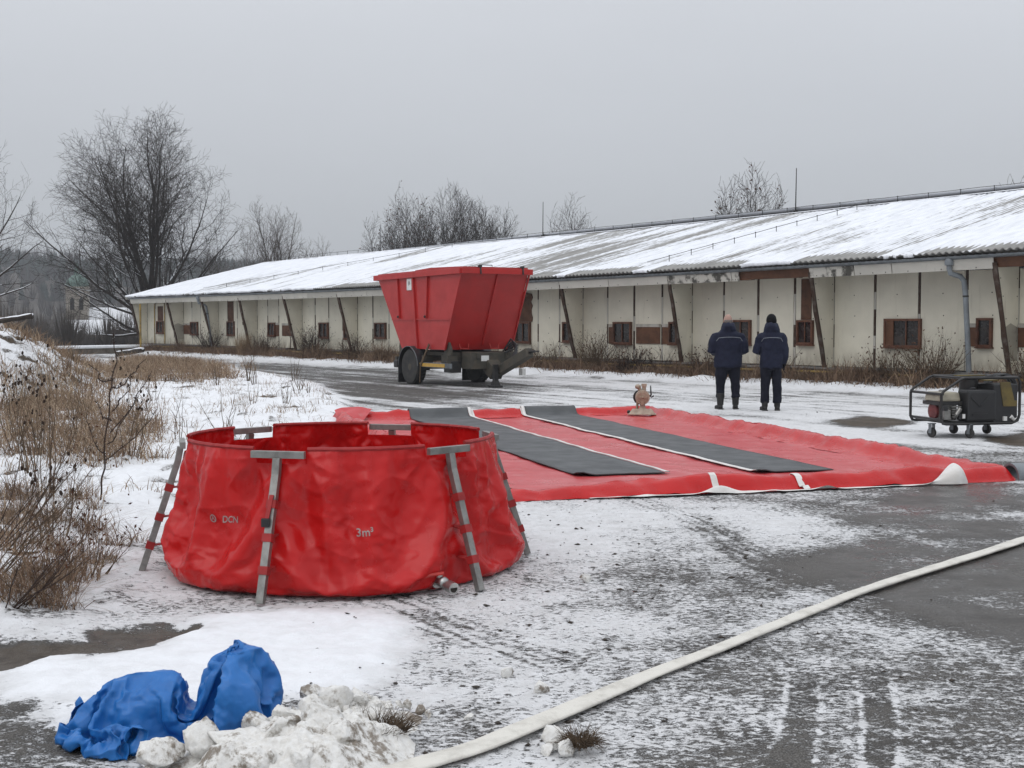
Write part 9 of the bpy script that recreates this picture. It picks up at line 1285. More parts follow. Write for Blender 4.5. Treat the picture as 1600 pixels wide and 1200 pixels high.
-19,-17,-14,-1,-3,7,14,14,-23,77,-18,2,-21,28,5,19,-10,-22,15,-22,-22,-18,14,-12,24,25,10,-28,13,-22,-13,-9,8,-8,5,19,0,-7,-17,11,-9,13,6,13,12,5,7,15,15,19,21,19,16,8,19,21,-25,5,-5,-14,-26,-27,-29,-20,-17,-18,1,-24,-12,8,-4,15,17,7,-17,52,16,-24,0,25,28,14,-14,-23,5,-26,-12,-4,-22,3,27,22,-14,-12,-6,18,-11,-10,-17,9,13,15,-13,-23,-1,17,3,-19,-1,12,12,6,13,17,18,14,24,14,10,17,22,24,-5,-22,-12,-1,-25,-26,-27,-13,-23,-12,-22,4,-20,6,13,19,10,-12,-25,35,12,20,-3,22,22,18,-15,-23,-12,-25,-2,-23,14,2,0,-2,-1,18,-2,-27,-8,17,-6,17,8,-4,-23,-11,-2,12,-4,11,-23,9,5,14,17,6,20,16,12,10,17,25,19,24,-15,-15,0,-13,-9,-25,-28,-25,-23,-10,-2,-20,-6,15,19,16,-17,-13,-20,13,15,21,28,24,24,2,-9,-17,-27,-10,-24,-20,7,25,13,-3,-9,-16,-9,12,-21,4,24,-12,15,-10,6,-17,-9,-5,3,12,-17,-1,24,6,4,3,15,20,13,13,16,19,16,21,9,-16,-19,-10,3,-23,-23,-28,-29,-12,14,-11,-13,18,20,-14,0,-25,-8,29,-13,27,28,24,27,-1,
-17,-14,-19,-6,-10,-16,-22,12,18,6,-24,-15,1,3,13,17,-18,-8,14,10,6,0,-8,-7,-11,-3,-4,-3,1,1,4,23,3,17,12,25,23,15,0,25,30,-21,-17,11,-17,-25,-25,-27,-26,-25,4,-12,18,25,-14,-12,8,-3,1,17,4,18,29,29,8,-8,12,-24,-11,-26,-14,16,-11,-24,8,4,16,-28,6,19,10,-2,5,-15,-23,8,7,5,5,6,4,-2,-4,-4,-4,-1,-11,-4,9,15,25,23,15,22,22,6,20,13,-9,-5,-15,-26,-26,-26,-26,-25,-18,6,23,1,-13,-13,-3,-1,0]).reshape(3, 44, 66), 0, 2), axis=1) / 1000.0
SHEET = SHEET * [.92, .92, .92]; SHEET[..., 2] = np.maximum(SHEET[..., 2] - .010, 0.002)
def refine(G, k):
    a = np.linspace(0, G.shape[0] - 1, (G.shape[0] - 1) * k + 1); b = np.linspace(0, G.shape[1] - 1, (G.shape[1] - 1) * k + 1)
    i = np.minimum(a.astype(int), G.shape[0] - 2); j = np.minimum(b.astype(int), G.shape[1] - 2); fa = (a - i)[:, None, None]; fb = (b - j)[None, :, None]
    fa = .5 * fa + .5 * fa * fa * (3 - 2 * fa); fb = .5 * fb + .5 * fb * fb * (3 - 2 * fb)
    return (G[i][:, j] * (1 - fb) + G[i][:, j + 1] * fb) * (1 - fa) + (G[i + 1][:, j] * (1 - fb) + G[i + 1][:, j + 1] * fb) * fa
SHEET = refine(SHEET, 3); A_, B_ = np.meshgrid(np.linspace(0, 1.72, SHEET.shape[1]), np.linspace(0, 1.08, SHEET.shape[0]))
nrm_ = np.cross(np.gradient(SHEET, axis=1), np.gradient(SHEET, axis=0)); nrm_ /= np.linalg.norm(nrm_, axis=2, keepdims=True) + 1e-9
SHEET = SHEET + nrm_ * (0.009 * facet(A_ * 8, B_ * 8, 601, .4) + 0.006 * facet(A_ * 17, B_ * 17, 602, 1.0) + 0.008 * (np.abs(facet(A_ * 5 + 3, B_ * 5, 603, .2)) - .3))[..., None]
tarp = link('folded_tarpaulin', np_mesh('folded_tarpaulin', SHEET.reshape(-1, 3), grid_quads(*SHEET.shape[:2]), M['blue_tarp'], smooth=True), None, (-1.335, 4.86, gz_at(-1.3, 4.8) - .004))
sm_ = tarp.modifiers.new('thickness', 'SOLIDIFY'); sm_.thickness = .0025
set_props(tarp, 'crumpled blue tarpaulin bundle lying on foreground snow', 'tarpaulin')

# ------------------------------------------------------------------ heap of shovelled dirty snow, chunk by chunk
hp = thing('snow_heap', 'heap of shovelled dirty snow lumps beside the blue tarpaulin', 'snow heap', (-0.83, 4.76, 0.0)); hp.scale = (.90, .90, .86)
nx = 190; X_, Y_ = np.meshgrid(np.linspace(-.62, .52, nx), np.linspace(-.55, .62, nx))
ridge_x = 0.05 + 0.30 * (Y_ + .3)
prof = sstep(0.40, 0.0, np.abs(X_ - ridge_x) - 0.12 * (Y_ < 0)) * sstep(.60, .25, Y_) * sstep(-.62, -.45, Y_)
prof = np.maximum(prof, 0.55 * sstep(.36, .05, np.hypot((X_ + .26) / 1.2, (Y_ + .22) * 1.1)))
Z_ = prof * (0.15 + 0.05 * fbm(X_ * 4, Y_ * 4, 3, 401)) + prof * 0.035 * (ridged(X_ * 9, Y_ * 9, 3, 402) - .5) + 0.035 * prof * facet(X_ * 9, Y_ * 9, 403) + 0.014 * prof * facet(X_ * 24, Y_ * 24, 404, .9) + .007 * prof * facet(X_ * 60, Y_ * 60, 405, .2) - 0.03 * (1 - prof)
link('packed_snow', np_mesh('packed_snow', np.stack([X_, Y_, Z_], -1).reshape(-1, 3), grid_quads(nx, nx), M['dirty_snow'], smooth=True), hp)
def lump_mesh(seed, flat=1.0):
    r_ = np.random.default_rng(seed + 40); bm = bmesh.new(); p = r_.normal(size=(13, 3)); p /= np.linalg.norm(p, axis=1)[:, None]; p *= r_.uniform(.75, 1.15, 13)[:, None]; p[:, 2] *= flat
    for c in p: bm.verts.new(c)
    bmesh.ops.convex_hull(bm, input=bm.verts)
    for v in [v for v in bm.verts if not v.link_faces]: bm.verts.remove(v)
    bmesh.ops.triangulate(bm, faces=bm.faces); bmesh.ops.subdivide_edges(bm, edges=bm.edges, cuts=7, use_grid_fill=True, smooth=.12); bmesh.ops.triangulate(bm, faces=bm.faces); bm.normal_update(); bm.verts.index_update()
    co = np.array([v.co[:] for v in bm.verts]); no = np.array([v.normal[:] for v in bm.verts]); F = np.array([[v.index for v in f.verts] for f in bm.faces]); bm.free()
    a = co[:, 0] + .6 * co[:, 2]; b = co[:, 1] - .5 * co[:, 2]; d = .07 * fbm(a * 3, b * 3, 3, seed) + .05 * facet(a * 6, b * 6, seed) + .03 * facet(a * 14, b * 14, seed + 1)
    return np_mesh('snow_chunk', co + no * d[:, None], None, M['dirty_snow'], tri=F)
lumps = [lump_mesh(k, (1, .8, .42, .34, .9, .5)[k]) for k in range(6)]
big = [(.15, -.18, .13, .100, 2, .95, .25), (.0, -.20, .11, .105, 3, -1.0, .9), (-.13, -.28, .09, .13, 3, .4, .25), (.17, .12, .15, .075, 0, .3, .4), (.25, -.22, .08, .085, 4, .3, 1.2), (-.30, -.28, .10, .085, 1, .8, .2),
       (-.34, -.14, .085, .065, 2, .5, 2.0), (-.14, -.05, .10, .060, 1, .4, .7), (.09, .02, .13, .065, 4, .2, .9), (-.05, -.42, .05, .11, 1, .1, .4), (.13, -.42, .06, .10, 0, .4, 1.5), (-.45, -.36, .04, .09, 4, .3, .3), (.3, -.05, .07, .07, 1, .6, .8),
       (-.22, -.42, .05, .08, 0, .2, 2.2), (.05, .22, .13, .05, 4, .1, .2), (.25, .25, .11, .05, 1, .5, 1.2), (-.02, -.06, .13, .05, 0, .9, .1)]
for x, y, z, r_, k, rx, rz in big:
    o = link('snow_chunk', lumps[k], hp, (x, y, z + .035), (rx, rx * .4, rz)); o.scale = (r_ * 1.2, r_ * 1.0, r_ * 1.1)
rl = random.Random(12)
for i in range(150):
    y = rl.uniform(-.5, .5); x = .05 + .3 * (y + .3) + rl.gauss(0, .19); k = rl.randrange(6); r_ = rl.uniform(.012, .036)
    pz = float(np.interp(abs(x - (.05 + .3 * (y + .3))), [0, .15, .4], [.14, .09, 0.0])) * float(np.interp(y, [-.5, -.4, .3, .55], [.9, 1, 1, .1]))
    o = link('snow_chunk', lumps[k], hp, (x, y, pz + r_ * .3), (rl.uniform(0, 3), rl.uniform(0, 3), rl.uniform(0, 3))); o.scale = (r_, r_ * .8, r_)
# torn turf on the heap's right shoulder
def tuft(n, spread, hgt, seed, droop=0.5):
    r_ = np.random.default_rng(seed); P0 = []; P1 = []; a = []; b = []
    for i in range(n):
        q = r_.uniform(0, 6.28); p = np.array([math.cos(q) * spread * r_.random() ** .5, math.sin(q) * spread * r_.random() ** .5, 0]); d = unit([math.cos(q) * r_.uniform(.2, 1), math.sin(q) * r_.uniform(.2, 1), r_.uniform(.3, 1)]); h = hgt * r_.uniform(.5, 1.2); rr = r_.uniform(.0009, .0022)
        for k in range(3):
            e = p + d * h / 3; P0.append(p); P1.append(e); a.append(rr * (1 - k * .3)); b.append(rr * (.7 - k * .3) + .0003); p = e; d = unit(d + np.array([r_.normal(0, .25), r_.normal(0, .25), -droop * r_.random()]))
    return P0, P1, a, b
P = tuft(520, .11, .10, 3); o = link('turf_scrap', segs_mesh('turf_scrap', *P, M['stem_brown'], 3), hp, (.37, .04, .06))
P = tuft(120, .04, .06, 4); o = link('turf_scrap', segs_mesh('turf_scrap', *P, M['stem_brown'], 3), hp, (.22, .26, .12))
# clod of snow and torn grass against the hose
cl = thing('snow_clod', 'clod of snow and torn brown grass against the hose', 'snow clod', (0.20, 4.70, 0.0))
for x, y, z, r_, k in ((-.035, .03, .05, .062, 0), (.0, -.05, .035, .04, 1), (-.07, -.02, .02, .035, 4), (.02, .02, .03, .035, 4)):
    o = link('snow_chunk', lumps[k], cl, (x, y, z), (k, .4, x * 20)); o.scale = (r_, r_ * .9, r_ * .85)
P = tuft(420, .045, .085, 5, .8); link('torn_grass', segs_mesh('torn_grass', *P, M['stem_brown'], 3), cl, (.055, .0, .03))
# a few loose lumps of ice and snow lying about the yard
for x, y, r_, k, lab in ((0.455, 7.86, .05, 2, 'upright shard of ice on the thin snow right of the tank'), (0.13, 5.48, .045, 1, 'snow lump with mud above the hose bend'), (-0.02, 5.72, .04, 0, 'small loose snow lump between the heap and the hose')):
    o = link('snow_lump', lumps[k].copy(), None, (x, y, .02), (1.2 if k == 2 else .3, .2, .6)); o.scale = (r_, r_ * .7, r_); set_props(o, lab, 'snow lump')

mr_ = np.random.default_rng(19); cv_ = []; cf_ = []; cn = 0
for i in range(420):
    if i < 260: y = 4.6 + 9 * mr_.random() ** 1.3; x = -.2 + .17 * (y - 5) + mr_.normal(0, .55)
    else: y = 5 + 18 * mr_.random(); x = mr_.uniform(-.2, .42 * y)
    r_ = .004 + .011 * mr_.random() ** 3; z = gz_at(x, y); k = mr_.normal(size=(6, 3)); k /= np.linalg.norm(k, axis=1)[:, None]
    P6 = np.array([[1, 0, 0], [-1, 0, 0], [0, 1, 0], [0, -1, 0], [0, 0, .8], [0, 0, -.6]]) + .35 * k; cv_.append(P6 * r_ * [1.5, 1.2, .8] + [x, y, z + .004]); cf_ += [(cn + a, cn + b, cn + c) for a, b, c in ((0, 2, 4), (2, 1, 4), (1, 3, 4), (3, 0, 4), (2, 0, 5), (1, 2, 5), (3, 1, 5), (0, 3, 5))]; cn += 6
M['mud'] = pm('wet mud', (.035, .028, .022), (.06, .048, .038), 30, .9, bmp=0)
clods = link('mud_clods', np_mesh('mud_clods', np.concatenate(cv_), None, M['mud'], tri=np.array(cf_)))
set_props(clods, 'dark mud on the snow of the asphalt yard', kind='stuff')

# ------------------------------------------------------------------ two men seen from behind
def finger_set(mb, wrist, d, side, up, scale=1.0, curl=.6):
    """Palm, four bent fingers and a thumb leaving the side of the palm."""
    wrist = np.array(wrist, float); d = unit(d); side = unit(np.array(side) - d * np.dot(side, d)); up = np.cross(side, d)
    pc = wrist + d * .045 * scale
    bar(mb, wrist, wrist + d * .09 * scale, .078 * scale, .030 * scale, side)
    for i, (o_, l) in enumerate(((-.030, .068), (-.010, .078), (.011, .073), (.030, .058))):
        p = wrist + d * .085 * scale + side * o_ * scale; dd = d.copy(); pts = [p]
        for k, f in enumerate((.45, .32, .23)):
            dd = unit(dd - up * curl * .55); p = p + dd * l * f * scale; pts.append(p)
        mb.tube(pts, [.0095 * scale, .009 * scale, .0085 * scale, .007 * scale], 6)
    p = wrist + d * .03 * scale - side * .036 * scale; t1 = p + unit(d - side * .8) * .036 * scale; t2 = t1 + unit(d - side * .2 - up * .3) * .03 * scale
    mb.tube([p, t1, t2], [.012 * scale, .011 * scale, .008 * scale], 6)

def cloth_fn(seed, amp=0.010):
    def f(co, no):
        u = np.arctan2(co[:, 0], co[:, 1] + .001) * .25 + co[:, 0] * .7; v = co[:, 2]
        d = amp * facet(u * 7 + v, v * 9 - u * 2, seed, .4) + amp * .5 * (ridged(u * 9 + v * 3, v * 15, 2, seed + 2) - .7)
        return co + no * d[:, None]
    return f

def person(name, label, loc, rz, bulk, arms, bald, height=1.0):
    """arms: for left and right, (shoulder, elbow, wrist)."""
    p = thing(name, label, 'person', loc, rz, None); w = bulk
    # body: one skin for head, neck, trunk, arms and legs
    b = MB(); hz_ = 1.635
    b.ball((0, .030, hz_ + .012), (.078, .098, .112), 18, 14); b.ball((0, .062, hz_ - .055), (.058, .066, .062), 14, 10)
    b.tube([(0, -.005, 1.42), (0, .005, 1.50), (0, .02, 1.60)], [.075, .06, .058], 12)
    b.ball((0, .135, hz_ - .012), (.013, .022, .024), 8, 6); b.ball((0, .124, hz_ - .058), (.026, .012, .008), 8, 6); b.ball((0, .115, hz_ - .10), (.03, .022, .022), 8, 6)
    for s in (-1, 1):
        b.ball((s * .080, .018, hz_ - .005), (.011, .024, .034), 8, 6); b.ball((s * .031, .112, hz_ + .014), (.014, .012, .009), 8, 6); b.ball((s * .034, .113, hz_ + .034), (.024, .012, .007), 8, 6)
    loft(b, [(.82, .14 * w, .10, 0, 0), (.95, .15 * w, .11, 0, 0), (1.15, .14 * w, .11, 0, 0), (1.35, .17 * w, .11, 0, -.005), (1.45, .13 * w, .08, 0, -.005)], 18)
    for (sh, el_, wr_) in arms: b.tube([sh, tuple((np.array(sh) + el_) / 2), el_, wr_], [.050, .046, .038, .028], 10)
    for s in (-1, 1): b.tube([(s * .085 * w, 0, .86), (s * .108 * w, .005, .48), (s * .119 * w, -.015, .09)], [.075, .052, .036], 12); b.ball((s * .122 * w, .05, .05), (.03, .09, .03), 10, 6)
    for i, (sh, el_, wr_) in enumerate(arms):
        d = np.array(wr_, float) - np.array(el_, float); s = -1 if i == 0 else 1; inward = np.array([-s, .2, 0]) if abs(unit(d)[2]) > .6 else np.array([0, .2, 1.0])
        finger_set(b, wr_, d, inward if abs(unit(d)[2]) <= .6 else np.array([0, 1, 0.]), (0, 0, 1))
    link('body', remeshed('body', b, .0075, 2, M['skin']), p)
    # eyes
    q = MB()
    for s in (-1, 1): q.ball((s * .031, .1195, hz_ + .013), (.009, .006, .006), 8, 6)
    q.obj('eyes', M['white_paint'], p)
    # trousers
    b = MB(); loft(b, [(.74, .17 * w, .125, 0, 0), (.86, .185 * w, .135, 0, 0), (.95, .18 * w, .13, 0, 0)], 18)
    for s in (-1, 1): b.tube([(s * .085 * w, 0, .84), (s * .105 * w, .01, .62), (s * .115 * w, .0, .46), (s * .118 * w, -.015, .28), (s * .12 * w, -.015, .14 if not bald else .22)], [.112 * w ** .5, .098 * w ** .6, .085, .078, .080], 14)
    tr_ = link('trousers', remeshed('trousers', b, .011, 4, M['navy_trouser'], cloth_fn(31 + int(bald), .011)), p)
    # boots or shoes
    for s in (-1, 1):
        b = MB(); x = s * .12 * w; yo = -.02 + (.015 if s > 0 else -.015)
        if bald: b.tube([(x, yo, .30), (x, yo, .18), (x, yo, .08)], [.078, .066, .060], 12)
        else: b.tube([(x, yo, .17), (x, yo, .07)], [.060, .056], 12)
        tx_ = x + s * .035
        b.ball((x, yo - .012, .045), (.048, .062, .045), 12, 8); b.ball((x + s * .012, yo + .07, .045), (.046, .09, .042), 12, 8); b.ball((tx_ - s * .008, yo + .14, .038), (.048, .07, .036), 12, 8)
        bt = link('boot', remeshed('boot', b, .008, 3, M['boot']), p)
        q = MB(); q.prism([(x - .045, yo - .075), (x + .045, yo - .075), (x + .05 + s * .01, yo + .05), (x + .05 + s * .025, yo + .16), (x + s * .03, yo + .215), (x - .045 + s * .025, yo + .16), (x - .045 + s * .005, yo + .05)], 0.0, .022); q.obj('sole', M['rubber'], bt)
    # jacket
    b = MB()
    loft(b, [(.775, .205 * w, .150, 0, -.005), (.80, .215 * w, .158, 0, -.005), (.92, .212 * w, .160, 0, -.005), (1.05, .205 * w, .155, 0, -.005), (1.20, .212 * w, .155, 0, -.01), (1.32, .208 * w, .148, 0, -.02), (1.39, .180 * w, .128, 0, -.025), (1.44, .145 * w, .11, 0, -.025), (1.485, .11 * w ** .5, .095, 0, -.02)], 26, 2.25)
    loft(b, [(1.42, .150, .115, 0, -.02), (1.48, .148, .128, 0, -.04), (1.54, .128, .130, 0, -.045), (1.585, .108, .115, 0, -.03), (1.605, .09, .095, 0, -.015)], 20)
    for (sh, el_, wr_) in arms:
        sh, el_, wr_ = map(np.array, (sh, el_, wr_)); b.tube([sh * [.9, 1, 1] + (0, 0, -.01), sh * .62 + el_ * .38, el_, el_ * .5 + wr_ * .5, wr_ * .93 + el_ * .07], [.086 * w ** .4, .085 * w ** .4, .072, .066, .056], 14); b.ball(tuple(sh * [.88, 1, 1] + [0, 0, -.01]), (.085, .088, .072), 12, 9)
    jk = link('jacket', remeshed('jacket', b, .011, 4, M['navy'], cloth_fn(11 + int(bald), .013)), p)
    # grey piping across the back yoke, lying on the cloth
    dg = bpy.context.evaluated_depsgraph_get(); dg.update(); q = MB(); pts = []
    for x in np.linspace(-.20 * w, .20 * w, 24):
        zz = 1.315 + .022 * (1 - (x / (.20 * w)) ** 2) - (.05 * max(0, abs(x) / (.20 * w) - .84) / .16); ok, hit, nrm, _ = jk.ray_cast(Vector((x, -1.0, zz)), Vector((0, 1, 0)))
        if ok: pts.append((hit.x, hit.y - .003, hit.z))
    q.tube(pts, .0048, 5); q.obj('reflective_piping', M['stripe'], jk)
    if bald:
        b = MB(); b.ball((0, .022, hz_ - .008), (.083, .098, .070), 16, 10); b.ball((0, -.03, hz_ - .03), (.062, .045, .045), 12, 8)
        link('hair', remeshed('hair', b, .008, 2, M['hair'], lambda co, no: co * 1.0 - np.stack([0 * co[:, 0], np.clip(co[:, 1] - .05, 0, 1) * .9, 0 * co[:, 0]], -1)), p)
    else:
        b = MB(); b.ball((0, .022, hz_ + .030), (.092, .112, .105), 18, 12); b.tube([(0, .015, hz_ - .03), (0, .02, hz_ + .03)], [.094, .097], 20)
        link('knit_cap', remeshed('knit_cap', b, .009, 2, M['black_cloth']), p)
        for i, (sh, el_, wr_) in enumerate(arms):
            d = np.array(wr_, float) - np.array(el_, float); b = MB(); finger_set(b, np.array(wr_) - unit(d) * .01, d, np.array([0, 1, 0.]) if abs(unit(d)[2]) > .6 else np.array([0, .2, 1.0]), (0, 0, 1), 1.13); b.tube([np.array(wr_) - unit(d) * .05, np.array(wr_) + unit(d) * .02], .041, 10)
            link('glove', remeshed('glove', b, .007, 2, M['black_cloth']), p)
    return p
person('person', 'stout man with thinning hair in navy jacket, standing back turned, elbows bent', (4.0, 23.70, gz_at(4.0, 23.7)), R(4), 1.22, [((-.235, -.01, 1.365), (-.325, .0, 1.08), (-.14, .25, 1.02)), ((.235, -.01, 1.365), (.325, .0, 1.08), (.14, .25, 1.02))], True)
person('person', 'slimmer person in black knit cap and navy jacket, right arm hanging straight', (4.74, 23.40, gz_at(4.74, 23.4)), R(-3), 0.95, [((-.195, -.01, 1.365), (-.275, -.01, 1.09), (-.10, .24, 1.06)), ((.195, -.01, 1.365), (.245, -.02, 1.10), (.235, .03, .84))], False)

# ------------------------------------------------------------------ dead grass
def blades(n, sampler, hmin, hmax, wid, tint, bend, seed, name, label):
    r_ = np.random.default_rng(seed); P = sampler(r_, n); n = len(P)
    h = r_.uniform(hmin, hmax, n) * P[:, 2]; q = r_.uniform(0, 2 * np.pi, n); lean = r_.gamma(2.0, bend, n); w = r_.uniform(.6, 1.3, n) * wid
    z0 = terrain(P[:, 0], P[:, 1]) - .015; dx, dy = np.cos(q), np.sin(q); f = r_.uniform(0, 2 * np.pi, n); sx, sy = np.cos(f) * w, np.sin(f) * w
    V = []
    for k, (t_, ww) in enumerate(((0, 1.0), (.4, .85), (.75, .55))):
        off_ = lean * h * t_ ** 1.8; zz_ = z0 + h * t_ * (1 - .35 * np.clip(lean, 0, 1.5) * t_)
        V += [np.stack([P[:, 0] + dx * off_ - sx * ww, P[:, 1] + dy * off_ - sy * ww, zz_], -1), np.stack([P[:, 0] + dx * off_ + sx * ww, P[:, 1] + dy * off_ + sy * ww, zz_], -1)]
    V.append(np.stack([P[:, 0] + dx * lean * h, P[:, 1] + dy * lean * h, z0 + h * (1 - .35 * np.clip(lean, 0, 1.5))], -1))
    V = np.stack(V, 1).reshape(-1, 3); b_ = (np.arange(n) * 7)[:, None]
    Q = np.concatenate([b_ + [[0, 1, 3, 2]], b_ + [[2, 3, 5, 4]]]); T_ = b_ + [[4, 5, 6]]
    ti = np.repeat(np.clip(tint[0] + tint[1] * r_.normal(size=n) + .25 * fbm(P[:, 0] * .8, P[:, 1] * .8, 2, seed), 0, 1), 7)
    o = link(name, np_mesh(name, V, Q, M['grass'], tri=T_, attrs={'tint': ti})); return set_props(o, label, kind='stuff')
def in_polys(polys, box, fthr=-9, fs=1.0, soft=.5):
    def s(r_, n):
        x = r_.uniform(box[0], box[1], n * 3); y = r_.uniform(box[2], box[3], n * 3)
        d = np.max([sdpoly(x + .5 * fbm(x * .7, y * .7, 2, 7), y + .5 * fbm(x * .7, y * .7 + 4, 2, 8), p) for p in polys], 0); c = fbm(x * fs, y * fs, 3, 501)
        k = (d + soft * c > 0) & (c > fthr); return np.stack([x[k], y[k], .75 + .5 * np.clip(c[k] + .3, 0, 1)], -1)[:n]
    return s
blades(24000, in_polys([GRASS_BAND], (-17, -7, 20, 60), -.12, .8, 2.2), .12, .52, .008, (.60, .24), .45, 1, 'dry_grass', 'band of tall tan dead grass along the lane')
blades(10000, in_polys([GRASS_MID], (-10, -3.5, 12.5, 25), -.12, 1.6, 1.1), .10, .50, .0052, (.55, .24), .55, 2, 'dry_grass', 'patches of brown dead grass in the snowy field')
blades(13000, in_polys([GRASS_NEAR], (-5, -2.2, 6.6, 11.3), .06, 1.6), .06, .34, .0027, (.48, .24), .55, 3, 'dry_grass', 'matted brown grass beside the tank')
def scatter_field(r_, n):
    x = r_.uniform(-14, -2.4, n * 4); y = r_.uniform(6.5, 40, n * 4); c = fbm(x * .9, y * .9, 3, 511); k = (sdpoly(x, y, VERGE) > .25) & (c > .10) & (x < -2.5 - .045 * y + .9); return np.stack([x[k], y[k], .6 + 0 * x[k]], -1)[:n]
blades(11000, scatter_field, .06, .36, .0042, (.48, .2), .35, 4, 'dry_grass', 'thin dead grass poking through the field snow')
def mound_s(r_, n):
    x = r_.uniform(-18, -8, n * 2); y = r_.uniform(20, 36, n * 2); c = fbm(x * .8, y * .8, 3, 521); rr = np.hypot((x + 13.9) / 4.8, (y - 28) / 7); k = (rr < 1.2) & ((c > .05) | (rr > .85)); return np.stack([x[k], y[k], .8 + 0 * x[k]], -1)[:n]
blades(4200, mound_s, .08, .30, .007, (.50, .18), .3, 5, 'dry_grass', 'dead grass growing over the snowy mound')
def wall_s(r_, n):
    t_ = r_.uniform(-9, 49, n * 3); o_ = r_.gamma(2.2, .22, n * 3) + .50; c = fbm(t_ * .55, t_ * 0, 3, 531); k = (o_ < 2.0) & (c > -.30 + .75 * r_.random(n * 3) - .25); t_, o_, c = t_[k], o_[k], c[k]
    return np.stack([W0[0] + U_T[0] * t_ + N_T[0] * o_, W0[1] + U_T[1] * t_ + N_T[1] * o_, np.clip(.70 + 1.5 * c, .25, 1.7)], -1)[:n]
blades(30000, wall_s, .16, .80, .008, (.30, .22), .48, 6, 'dry_grass', 'brown dead weeds along the foot of the shed wall')

# ------------------------------------------------------------------ shrubs, stalks and brambles
def stalks(seed, n, h, spread, r0, branch=4, blen=.35, up=.25, kink=.12, lean=(0, 0), levels=1):
    """Multi-stemmed leafless plant as segments, with the twig ends returned too."""
    g = np.random.default_rng(seed); A = []; B_ = []; ra = []; rb = []; ends = []
    def grow(p, d, L_, r_, k, lev):
        pts = [p]
        for i in range(k):
            d = unit(d + g.normal(0, kink, 3) + np.array([0, 0, up * .25])); e = p + d * L_ / k; f0, f1 = 1 - i / k * .75, 1 - (i + 1) / k * .75
            A.append(p); B_.append(e); ra.append(r_ * f0); rb.append(max(r_ * f1, .0006)); p = e; pts.append(p)
            if lev > 0 and i >= 1:
                for _ in range(g.poisson(branch / k)):
                    q = g.uniform(0, 6.28); dd = unit(d + np.array([math.cos(q), math.sin(q), .25]) * g.uniform(.5, 1.1)); grow(p, dd, L_ * blen * g.uniform(.5, 1.2) * (1 - i / k * .4), r_ * f1 * .6, max(3, k - 2), lev - 1)
        ends.append((p, d))
    for i in range(n):
        q = g.uniform(0, 6.28); s_0 = spread * g.random() ** .5; grow(np.array([math.cos(q) * s_0 * .25, math.sin(q) * s_0 * .25, -.03]), unit([math.cos(q) * s_0 / h + lean[0], math.sin(q) * s_0 / h + lean[1], 1.0]), h * g.uniform(.65, 1.1), r0 * g.uniform(.7, 1.1), 6, levels)
    return A, B_, ra, rb, ends
def leaf_bits(ends, n, size, seed, spread=.05):
    g = np.random.default_rng(seed); V = []; F = []
    for i in range(n):
        p, d = ends[g.integers(len(ends))]; c = p + g.normal(0, spread, 3); a = unit(g.normal(size=3)) * size * g.uniform(.6, 1.4); b_ = unit(np.cross(a, g.normal(size=3))) * size * .55; k = len(V); V += [c - a, c + b_, c + a, c - b_]; F.append((k, k + 1, k + 2, k + 3))
    return np.array(V), np.array(F)
def shrub(name, label, cat, x, y, mat, seed, n, h, spread, r0, group=None, leaves=0, lsize=.02, **kw):
    t_ = thing(name, label, cat, (x, y, gz_at(x, y)), 0, group); A, B_, ra, rb, ends = stalks(seed, n, h, spread, r0, **kw)
    link('stems', segs_mesh('stems', A, B_, ra, rb, mat, 4), t_)
    if leaves:
        V, F = leaf_bits(ends, leaves, lsize, seed); link('dead_leaves', np_mesh('dead_leaves', V, F, M['dead_leaf']), t_)
    return t_, ends
def wall_xy(t_, o_): return W0[0] + U_T[0] * t_ + N_T[0] * o_, W0[1] + U_T[1] * t_ + N_T[1] * o_
